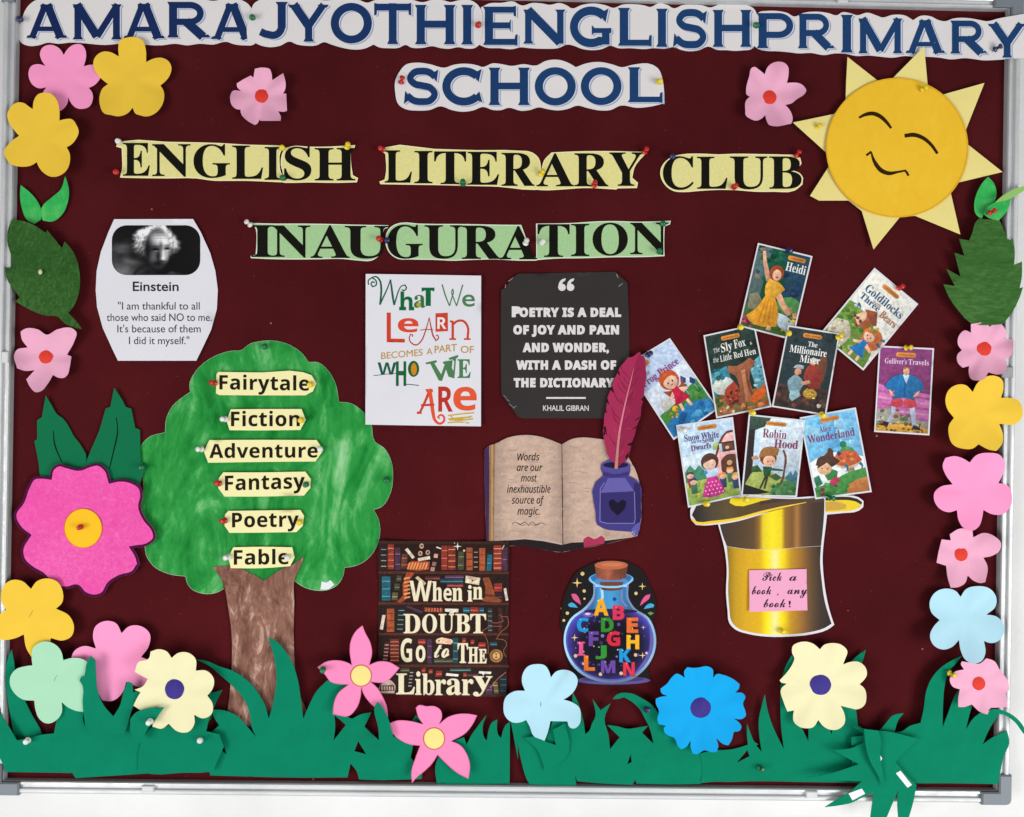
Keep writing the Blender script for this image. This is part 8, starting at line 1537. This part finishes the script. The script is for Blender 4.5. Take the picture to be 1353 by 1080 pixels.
def d_snow(b, tx):
    b(full, (190, 214, 236)); b([(3,60),(97,50),(97,110),(3,110)], (214, 230, 242)); mottle(b, 54, 38, 74, 60, [(150,180,90),(170,196,110)], 8, 3, 6)
    b([(52,84),(62,66),(70,48),(76,36),(86,27),(97,26),(97,124),(52,124)], (240, 186, 182), 2); b([(50,86),(61,66),(69,46),(76,34),(86,25),(97,24),(97,28),(86,29),(78,38),(72,50),(64,68),(54,88)], (112, 58, 50), 2)
    b(rect(72, 44, 97, 62), (70, 44, 40)); b(rect(76, 47, 95, 60), (110, 74, 60)); b(ell(84, 55, 3.4, 3.2, 10), (236, 190, 166)); b(rect(70, 46, 75, 62), (190, 210, 226))
    b([(70,78),(82,68),(97,70),(97,112),(74,112)], (92, 56, 46), 2); b(ell(85, 84, 5, 5, 12), (200, 160, 120))
    b([(3,88),(14,76),(22,86),(30,78),(40,92),(40,112),(3,112)], (74, 140, 112), 2); b([(3,106),(97,104),(97,147),(3,147)], (150, 176, 88), 1); mottle(b, 4, 110, 96, 146, [(130,160,70),(190,190,90),(110,150,80)], 24, 3, 7)
    for x, y, c in ((12,94,(92,60,52)),(16,106,(60,64,110)),(70,106,(226,140,60)),(84,98,(230,150,70)),(92,112,(236,150,70))):
        b([(x-6,y+4),(x+6,y+4),(x+5,y+22),(x-5,y+22)], rb.choice(((56, 66, 104), (210, 170, 70), (150, 60, 70), (70, 110, 90))), 2); b(ell(x, y, 6.4, 6, 12), (240, 190, 164)); b([(x-7,y),(x-5,y-6),(x+5,y-6),(x+7,y),(x,y-3)], c, 2)
    b(ell(50, 76, 16, 16, 18), (84, 54, 48)); b([(38,92),(50,86),(64,92),(60,108),(42,108)], (192, 210, 234), 2); b(ell(49, 80, 11.5, 11, 16), (242, 196, 172)); b([(37,78),(46,66),(62,74),(54,72)], (84, 54, 48), 2); b(ell(45, 82, 1, .8, 6), (60, 40, 40)); b(ell(54, 82, 1, .8, 6), (60, 40, 40))
    b([(42,104),(60,104),(72,136),(52,141),(28,137)], (196, 56, 136), 3)
    for i in range(5):
        for j in range(4):
            x, y = 36 + i*7 + (j % 2)*3.5, 113 + j*7
            if abs(x - 51) < 6 + (y - 104)*.42: b(ell(x, y, 1.3, 1.3, 7), (244, 200, 226))
    b(ell(40, 94, 4, 4, 10), (70, 150, 200))
    tx('Snow White', 'B', 11, 72, 32, 20, 34, (92, 74, 136)); tx('and the', 'i', 22, 40, 38, 32, 38, (92, 74, 136), capchar='d'); tx('Seven', 'B', 42, 62, 40, 31, 40, (92, 74, 136)); tx('Dwarfs', 'B', 20, 56, 51, 41, 51, (110, 70, 130))
def d_robin(b, tx):
    b(full, (196, 218, 238)); b([(24,3),(97,3),(97,90),(24,96)], (214, 230, 244)); b([(3,3),(38,3),(30,20),(14,28),(16,120),(3,132)], (52, 44, 42), 1); b([(3,3),(40,3),(34,14),(20,24),(3,28)], (60, 84, 74), 2)
    b([(14,108),(40,100),(70,112),(97,104),(97,147),(3,147)], (160, 174, 92), 2); b([(14,96),(24,92),(34,104),(14,106)], (60, 90, 50), 2); b([(46,112),(58,106),(70,114),(60,120)], (66, 96, 54), 3)
    b([(74,116),(84,100),(88,108),(92,98),(97,104),(97,124)], (70, 116, 130), 1); b([(56,132),(80,118),(97,124),(97,147),(50,147)], (70, 126, 76), 2); mottle(b, 54, 126, 96, 146, [(44,92,52),(60,110,60),(96,140,80)], 16, 3, 6)
    b([(3,128),(30,136),(52,142),(30,146),(3,147)], (40, 34, 34), 1); b([(12,78),(20,74),(26,80),(14,84)], (196, 150, 120), 2)
    b([(44,108),(34,136),(31,136),(40,108)], (60, 58, 40)); b([(46,108),(42,136),(39,136),(42,108)], (60, 58, 40)); b([(34,94),(50,94),(48,112),(37,112)], (40, 84, 56), 2); b([(46,96),(70,98),(70,101),(46,101)], (46, 88, 60))
    b([(68,60),(74,72),(74,100),(70,126),(66,130),(70,112),(71,98),(71,76),(66,62)], (110, 66, 52), 2)
    b(ell(42, 78, 15, 14, 18), (122, 72, 40)); b(ell(44, 83, 11, 10.4, 16), (240, 184, 156)); b([(25,78),(30,62),(46,56),(60,60),(58,72),(42,74)], (160, 110, 60), 3); b(ell(42, 84, 1.2, 1.4, 7), (50, 34, 30)); b(ell(50, 83, 1.2, 1.4, 7), (50, 34, 30)); b(ell(47, 90, 1.6, .8, 7), (160, 70, 70))
    tx('Robin', 'B', 28, 70, 40, 24, 40, (142, 54, 92)); tx('Hood', 'B', 50, 92, 58, 42, 57, (142, 54, 92))
def d_alice(b, tx):
    b(full, (116, 186, 228)); b([(3,84),(40,70),(97,86),(97,147),(3,147)], (236, 242, 246), 2); mottle(b, 8, 10, 92, 64, [(128,194,232),(150,206,238),(98,174,222)], 18, 6, 14)
    b([(66,98),(77,98),(80,128),(64,128)], (140, 130, 106), 1); b([(44,92),(50,76),(66,68),(82,72),(94,92),(80,98),(58,98)], (206, 98, 62), 3); b([(44,92),(58,98),(80,98),(94,92),(80,102),(58,102)], (232, 196, 160), 2); mottle(b, 54, 78, 86, 92, [(220,150,70),(190,76,54)], 8, 2, 4)
    b([(56,74),(66,62),(80,68),(84,76),(70,72)], (92, 150, 84), 3); b(ell(66, 60, 6, 6, 14), (40, 130, 90)); b([(52,74),(56,70),(60,76),(54,80)], (50, 70, 110), 2)
    b([(3,130),(30,124),(60,112),(97,106),(97,147),(3,147)], (68, 142, 66), 2); b([(62,132),(97,122),(97,147),(56,147)], (186, 116, 62), 2); mottle(b, 6, 126, 60, 146, [(40,120,60),(90,160,80),(120,50,60)], 18, 2, 6); b([(4,112),(14,108),(18,124),(6,130)], (46, 120, 92), 3)
    for x in (60, 86): b([(x,98),(x+5,94),(x+8,102),(x+3,110),(x+5,102)], (50, 110, 130), 2)
    b([(22,104),(38,100),(48,106),(44,118),(28,120)], (60, 130, 70), 2); b([(30,122),(44,114),(50,122),(36,130)], (196, 50, 90), 2)
    b([(12,90),(18,78),(34,72),(40,62),(46,66),(46,78),(56,88),(42,96)], (86, 56, 44), 3); b(ell(26, 97, 12.5, 12, 16), (238, 190, 150)); b([(13,96),(20,82),(38,84),(40,98),(32,88)], (86, 56, 44), 2); b(ell(22, 97, 1.2, 1.3, 7), (60, 40, 40)); b(ell(31, 99, 1.2, 1.3, 7), (60, 40, 40))
    tx('Alice', 'B', 30, 50, 33, 23, 33, (126, 58, 112)); tx('in', 'i', 55, 60, 32, 27, 32, (126, 58, 112), capchar='t'); tx('Wonderland', 'B', 6, 90, 49, 35, 48, (130, 56, 108))
def d_miser(b, tx):
    b(full, (46, 60, 64)); mottle(b, 4, 4, 96, 60, [(40,54,58),(54,70,74),(48,62,70)], 18, 6, 14); b([(3,108),(97,104),(97,147),(3,147)], (64, 52, 48), 1); mottle(b, 4, 110, 96, 146, [(78,60,54),(54,44,42),(120,60,56),(90,76,56)], 30, 3, 8)
    b([(68,56),(74,44),(82,44),(86,56),(84,90),(70,96)], (118, 74, 54), 2)
    b([(50,70),(58,62),(68,64),(80,78),(80,104),(64,106),(52,98)], (150, 58, 50), 3); b(ell(60, 58, 6, 6.5, 12), (220, 168, 140)); b([(54,56),(58,50),(66,52),(67,58)], (190, 190, 180), 2)
    b([(20,98),(30,86),(42,90),(50,100),(44,116),(26,118)], (128, 160, 172), 3); b([(28,116),(42,112),(48,122),(34,134),(28,128)], (150, 186, 196), 2); b(ell(35, 80, 6.5, 7, 12), (206, 150, 122)); b([(25,74),(30,68),(44,68),(44,74)], (170, 172, 176), 2); b([(36,84),(44,84),(42,90)], (60, 40, 36), 1); b([(42,98),(58,92),(62,96),(48,102)], (214, 166, 136), 2)
    b(ell(64, 116, 13, 9, 16), (176, 140, 60)); mottle(b, 54, 108, 76, 124, [(220,186,80),(190,150,54),(240,210,110),(140,106,44)], 20, 1.4, 3)
    b(ell(84, 134, 4, 5, 10), (200, 200, 196)); mottle(b, 74, 128, 92, 142, [(140,50,46),(60,40,40)], 6, 2, 4)
    tx('The', 'B', 44, 62, 32, 23, 32, (238, 238, 236)); tx('Millionaire', 'B', 12, 82, 47, 34, 46, (244, 244, 242)); tx('Miser', 'B', 34, 72, 62, 49, 61, (244, 244, 242))
def d_gold(b, tx):
    b(full, (238, 236, 226)); b([(3,70),(24,66),(40,84),(70,96),(92,120),(97,147),(3,147)], (112, 150, 66), 2); mottle(b, 4, 74, 60, 146, [(84,130,52),(130,160,76),(70,116,50),(150,170,90)], 40, 3, 8)
    b([(6,108),(24,100),(44,118),(40,146),(20,146),(3,132)], (206, 200, 176), 2); mottle(b, 8, 106, 40, 144, [(180,170,140),(226,222,206),(150,140,120)], 28, 1.5, 3.5)
    b([(30,84),(38,66),(54,62),(66,76),(60,92),(36,98)], (176, 96, 62), 1); b([(26,86),(38,64),(46,78),(42,96)], (226, 190, 160), 1); b([(34,66),(54,56),(68,76),(60,80)], (150, 80, 54), 1); mottle(b, 24, 84, 44, 98, [(190,90,60),(120,60,40)], 8, 2, 4); mottle(b, 14, 62, 28, 76, [(60,90,140),(200,210,220)], 6, 2, 4)
    b(ell(77, 100, 19, 20, 20), (206, 112, 62)); kid(b, 70, 96, 12, (242, 190, 164), (206, 112, 62), (40, 120, 186), 26, 32); mottle(b, 60, 78, 80, 90, [(100,140,50),(210,170,60)], 6, 2, 4); mottle(b, 88, 84, 96, 104, [(40,80,120),(60,110,140)], 5, 2, 4)
    tx('Goldilocks', 'B', 11, 92, 41, 27, 41, (46, 92, 136)); tx('and the', 'i', 36, 52, 48, 43, 48, (150, 110, 90), capchar='d'); tx('Three', 'B', 12, 54, 56, 45, 56, (46, 92, 136)); tx('Bears', 'B', 60, 94, 60, 47, 60, (176, 112, 78))
def d_gull(b, tx):
    b(full, (132, 62, 116)); b([(3,66),(30,72),(97,80),(97,147),(3,147)], (196, 110, 170), 1)
    for k in range(5): b([(3,76+k*11),(40,80+k*10),(97,86+k*9),(97,90+k*9),(50,85+k*10),(3,80+k*11)], (214, 140, 190) if k % 2 else (176, 90, 150), 2)
    b([(3,112),(22,106),(50,120),(97,128),(97,147),(3,147)], (150, 150, 136), 1); mottle(b, 4, 110, 60, 146, [(190,186,170),(110,100,80),(150,90,60),(90,110,70)], 34, 2, 5); b([(3,138),(60,132),(97,140),(97,147),(3,147)], (206, 156, 60), 1); mottle(b, 6, 130, 90, 146, [(120,80,40),(220,180,80),(90,60,40)], 26, 1.5, 4)
    b([(28,100),(38,100),(34,118),(26,132),(20,130),(28,116)], (176, 180, 206), 2); b([(60,100),(70,100),(74,118),(76,136),(68,136),(64,118)], (176, 180, 206), 2); b([(70,134),(82,138),(84,143),(68,141)], (40, 40, 52), 2); b([(16,130),(26,132),(24,138),(12,138)], (40, 40, 52), 2)
    b([(30,86),(48,92),(50,100),(42,105),(28,103)], (206, 70, 84), 3); b([(52,92),(70,86),(74,102),(60,105),(52,100)], (206, 70, 84), 3)
    b([(40,48),(62,48),(80,58),(86,72),(72,80),(68,72),(70,92),(50,88),(30,92),(34,72),(28,80),(14,70),(24,56)], (36, 112, 170), 2); b([(46,48),(58,48),(53,64)], (200, 214, 230)); b(rect(50, 60, 52, 86), (26, 84, 136)); b([(22,74),(30,80),(34,86),(26,84)], (232, 180, 150), 2); b([(78,74),(70,80),(66,86),(74,84)], (232, 180, 150), 2)
    b([(47,36),(57,36),(57,46),(52,50),(47,46)], (232, 176, 146), 3); b([(47,40),(48,34),(56,34),(57,40),(54,36)], (150, 100, 60), 2)
    tx("Gulliver's", 'B', 12, 52, 30, 21, 30, (232, 206, 230)); tx('Travels', 'B', 55, 92, 30, 21, 30, (232, 206, 230))
cover(F('Q', (872,60),(1262,155),(1120,755),(735,655)), 'book cover with a dancing figure in a long yellow dress, highest of the covers', .0035, 1, d_heidi, .0012)
cover(F('S', (-68,200),(212,32),(515,470),(235,665)), 'pale blue book cover with a red dressed child, tucked behind the quill feather', .0018, 3, d_frog, .0012)
cover([Z('Q', 483, 720), Z('Q', 848, 640), Z('T', 335, 121), Z('S', 500, 531)], 'dark green book cover with a thick brown tree trunk', .0055, 2, d_fox, .0014, .0015)
cover(F('S', (250,572),(603,522),(657,1010),(325,1085)), 'light blue book cover with a dotted pink skirt over the left hat brim', .0065, 4, d_snow, .0008, .001)
cover(F('R', (178,388),(475,435),(395,905),(85,855)), 'dark grey book cover with two stooping figures over a heap of gold', .0085, 5, d_miser, .0012)
cover(F('T', (585,215),(1085,125),(1228,880),(725,945)), 'sky blue book cover with a red spotted mushroom', .0075, 6, d_alice, .0008)
cover(F('T', (130,185),(635,238),(560,925),(62,915)), 'pale book cover with a boy beside a dark tree, middle one above the hat', .0095, 7, d_robin, .0008)
cover(F('R', (672,60),(922,268),(608,648),(358,440)), 'white topped slanting book cover with a small cottage and child in blue', .0025, 8, d_gold, .0012)
cover(F('R', (698,505),(1012,520),(985,1018),(670,998)), 'purple book cover with a man in a blue coat standing apart at right', .0025, 9, d_gull, .0014)

# ------------------------------------------------------------------ push pins
PROF = [(0, .0), (.0006, .0), (.0006, .004), (.0040, .0042), (.0044, .0050), (.0042, .0058), (.0026, .0066), (.0021, .0085), (.0023, .0108), (.0036, .0122), (.0039, .0134), (.0035, .0145), (.0018, .0150), (0, .0151)]
def pin_mesh(mat):
    n = 14; v = []; f = []
    for r, z in PROF:
        for k in range(n):
            a = 2*math.pi*k/n; v.append((r*math.cos(a), -z, r*math.sin(a)))
    for i in range(len(PROF) - 1):
        for k in range(n): f.append([i*n+k, i*n+(k+1) % n, (i+1)*n+(k+1) % n, (i+1)*n+k])
    me = bpy.data.meshes.new('push_pin'); me.from_pydata(v, [], f)
    me.polygons.foreach_set('use_smooth', [True]*len(f)); me.materials.append(mat); me.update()
    import bmesh
    bm = bmesh.new(); bm.from_mesh(me); bmesh.ops.recalc_face_normals(bm, faces=bm.faces); bm.to_mesh(me); bm.free()
    return me
PM = {k: pin_mesh(M['pin_' + k]) for k in ('red', 'green', 'yellow', 'navy', 'white')}
def pin(col, x, y, label, h=.003, tx=0.0, tz=0.0, s=1.1):
    """tx, tz: lean of the head, in pixels of head offset to the right / down"""
    o = bpy.data.objects.new('push_pin', PM[col]); COL.objects.link(o)
    o.location = P(x - tx*.5, y - tz*.5, h - .0035)
    d = Vector((tx, -11.0, -tz)).normalized()
    o.rotation_euler = Vector((0, -1, 0)).rotation_difference(d).to_euler()
    o.scale = (s, s, s)
    tag(o, label, 'push pin', 'push pins holding the paper')
for a in (
 ('navy', 29.5, 28, 'navy push pin at the left end of the top title line', .005, 5, 6), ('green', 335, 25.5, 'green push pin between the first two papers of the title', .005, 3, 4),
 ('red', 632, 35.5, 'red push pin just before the title word ENGLISH', .005, 2, 3), ('green', 998, 36, 'green push pin just before the title word PRIMARY', .006, -5, 4),
 ('navy', 1313.5, 66.5, 'navy push pin beside the last letter of PRIMARY', .0235, 7, -3), ('red', 531, 109, 'red push pin leaning on the S of SCHOOL', .004, 4, -8), ('yellow', 870, 110, 'yellow push pin at the right end of SCHOOL', .004, 1, 3),
 ('white', 159, 189, 'white push pin at the top left corner of the ENGLISH strip', .004, 3, 2), ('red', 155.5, 229, 'red push pin at the lower left corner of the ENGLISH strip', .004, 4, 3), ('yellow', 374, 197, 'yellow push pin above the gap before the S of the ENGLISH strip', .004, 3, 3), ('green', 375, 236.5, 'green push pin under the gap before the S of the ENGLISH strip', .004, 3, 3), ('yellow', 459.5, 195.5, 'yellow push pin at the top right end of the ENGLISH strip', .004, 4, -3),
 ('red', 506, 199, 'red push pin at the top left of the LITERARY strip', .004, -4, 1), ('green', 612, 244, 'green push pin under the T of the LITERARY strip', .004, 0, -2), ('yellow', 715, 231, 'yellow push pin in the notch of the LITERARY strip', .004, 3, -3), ('red', 851.5, 202, 'red push pin at the top right of the LITERARY strip', .004, 2, -3), ('red', 784.5, 246, 'red push pin under the R of the LITERARY strip', .004, 1, -4),
 ('navy', 887.5, 208.5, 'navy push pin at the top left of the CLUB strip', .004, -3, 3), ('red', 1051.5, 206, 'red push pin at the top right of the CLUB strip', .004, 4, -7), ('red', 968.5, 248.5, 'red push pin under the CLUB strip', .004, 1, 0),
 ('white', 331, 297.5, 'white push pin at the left end of the INAUGURATION strip', .004, -5, -4), ('red', 503.5, 317.5, 'red push pin right of the INAU part beside a navy pin', .004, -3, 0), ('navy', 512, 319, 'navy push pin left of the GURA part beside a red pin', .004, 2, 1), ('white', 694.5, 322, 'white push pin on the slanting A of GURA', .004, 2, -4), ('white', 716, 321.5, 'white push pin left of the T of TION', .004, 2, 0), ('green', 875, 297, 'green push pin at the top right of the TION strip', .004, -3, 2), ('green', 870.5, 333.5, 'green push pin at the lower right of the TION strip', .004, -2, 0),
 ('green', 351, 458.5, 'green push pin at the top of the tree crown', .004, 1, 1), ('green', 511.5, 634, 'green push pin at the right edge of the tree crown', .004, 1, 0),
 ('red', 285, 506.5, 'red push pin left of Fairytale', .008, -4, -1), ('yellow', 411.5, 508.5, 'yellow push pin right of Fairytale', .008, 0, 1), ('white', 299, 554, 'white push pin left of Fiction', .008, -3, 0), ('yellow', 399, 555.5, 'yellow push pin right of Fiction', .008, 1, 0), ('white', 267.5, 593.5, 'white push pin left of Adventure', .008, -4, 0), ('white', 424, 593.5, 'white push pin right of Adventure', .008, 2, 0), ('red', 291, 638.5, 'red push pin left of Fantasy', .008, -3, -2), ('green', 405.5, 640, 'green push pin right of Fantasy', .008, 1, 0), ('red', 298.5, 687.5, 'red push pin left of Poetry', .008, -4, 0), ('yellow', 397, 689.5, 'yellow push pin right of Poetry', .008, 1, 0), ('white', 303, 735.5, 'white push pin left of Fable', .008, -3, 0), ('white', 381, 735.5, 'white push pin right of Fable', .008, 2, 0),
 ('green', 190.5, 617, 'green push pin on the leaf where it meets the tree crown', .006, 2, 0), ('red', 108.5, 696, 'red push pin in the golden centre of the magenta flower', .011, 2, 0, 1.0),
 ('navy', 856, 469, 'navy push pin on the pale blue cover by the feather tip', .005, 3, -3), ('yellow', 977, 433, 'yellow push pin at the top of the dark green cover', .010, -2, 2), ('navy', 1040, 332, 'navy push pin at the top of the yellow dress cover', .006, 2, 3), ('yellow', 1040.5, 441, 'yellow push pin at the top left corner of the dark grey cover', .012, -3, 2), ('yellow', 1106, 446, 'yellow push pin at the top right corner of the dark grey cover', .012, 3, -4), ('red', 1186, 381, 'red push pin on the slanting white topped cover', .005, 3, -2), ('yellow', 1196, 460, 'yellow push pin at the top of the purple cover', .005, 6, 0),
 ('yellow', 1083.5, 548, 'yellow push pin at the top of the sky blue mushroom cover', .012, 1, 3), ('yellow', 992, 545, 'yellow push pin at the foot of the dark green cover', .014, 0, 2), ('white', 901.5, 568, 'white push pin at the top left corner of the dotted skirt cover', .009, 2, 1), ('yellow', 931.5, 665, 'yellow push pin at the left end of the hat brim', .010, 1, 0), ('yellow', 983, 659.5, 'yellow push pin at the top middle of the hat brim', .013, 1, 0), ('green', 1095, 657.5, 'green push pin on the right side of the hat brim', .013, 4, 0), ('yellow', 1031, 832.5, 'yellow push pin at the bottom of the golden hat', .006, 3, 0, 1.0),
 ('yellow', 1217.5, 119.5, 'yellow push pin at the top of the sun disc', .013, 3, 0, 1.0), ('yellow', 1078, 170, 'yellow push pin on the left pointing ray of the sun', .007, 3, -2, 1.0), ('red', 1306, 282, 'red push pin on the green sprout leaf by the right frame', .024, 5, -3, 1.1),
 ('white', 39.5, 976.5, 'white push pin in the grass at the lower left corner', .019, 2, -1), ('white', 200.5, 951.5, 'white push pin in the grass below the left cream flower', .040, 1, -1), ('white', 266, 976.5, 'white push pin in the grass left of the tree foot', .024, 3, -4), ('green', 428, 883, 'green push pin on the left petal of the upper pointed pink flower', .027, 1, 0),
 ('navy', 853.5, 936, 'navy push pin on the drooping grass blade left of the azure flower', .016, 2, -4), ('yellow', 1253, 888.5, 'yellow push pin on the tall grass blade at the right', .024, 5, 2), ('green', 1003, 1013, 'green push pin in the grass below the azure flower, right of it', .008, 3, -1)):
    pin(*a)
tag(sheet('paper_fastener', ell(53, 359.5, 2.6, 3.4, 14), plastic('brass_fastener', (206, 196, 160), .3), None, discf((53, 359), 3.4, .0205, .0016), 1.5, .0012, origin=P(53, 359, .0205)), 'small brass fastener in the middle of the mottled left leaf', 'fastener')
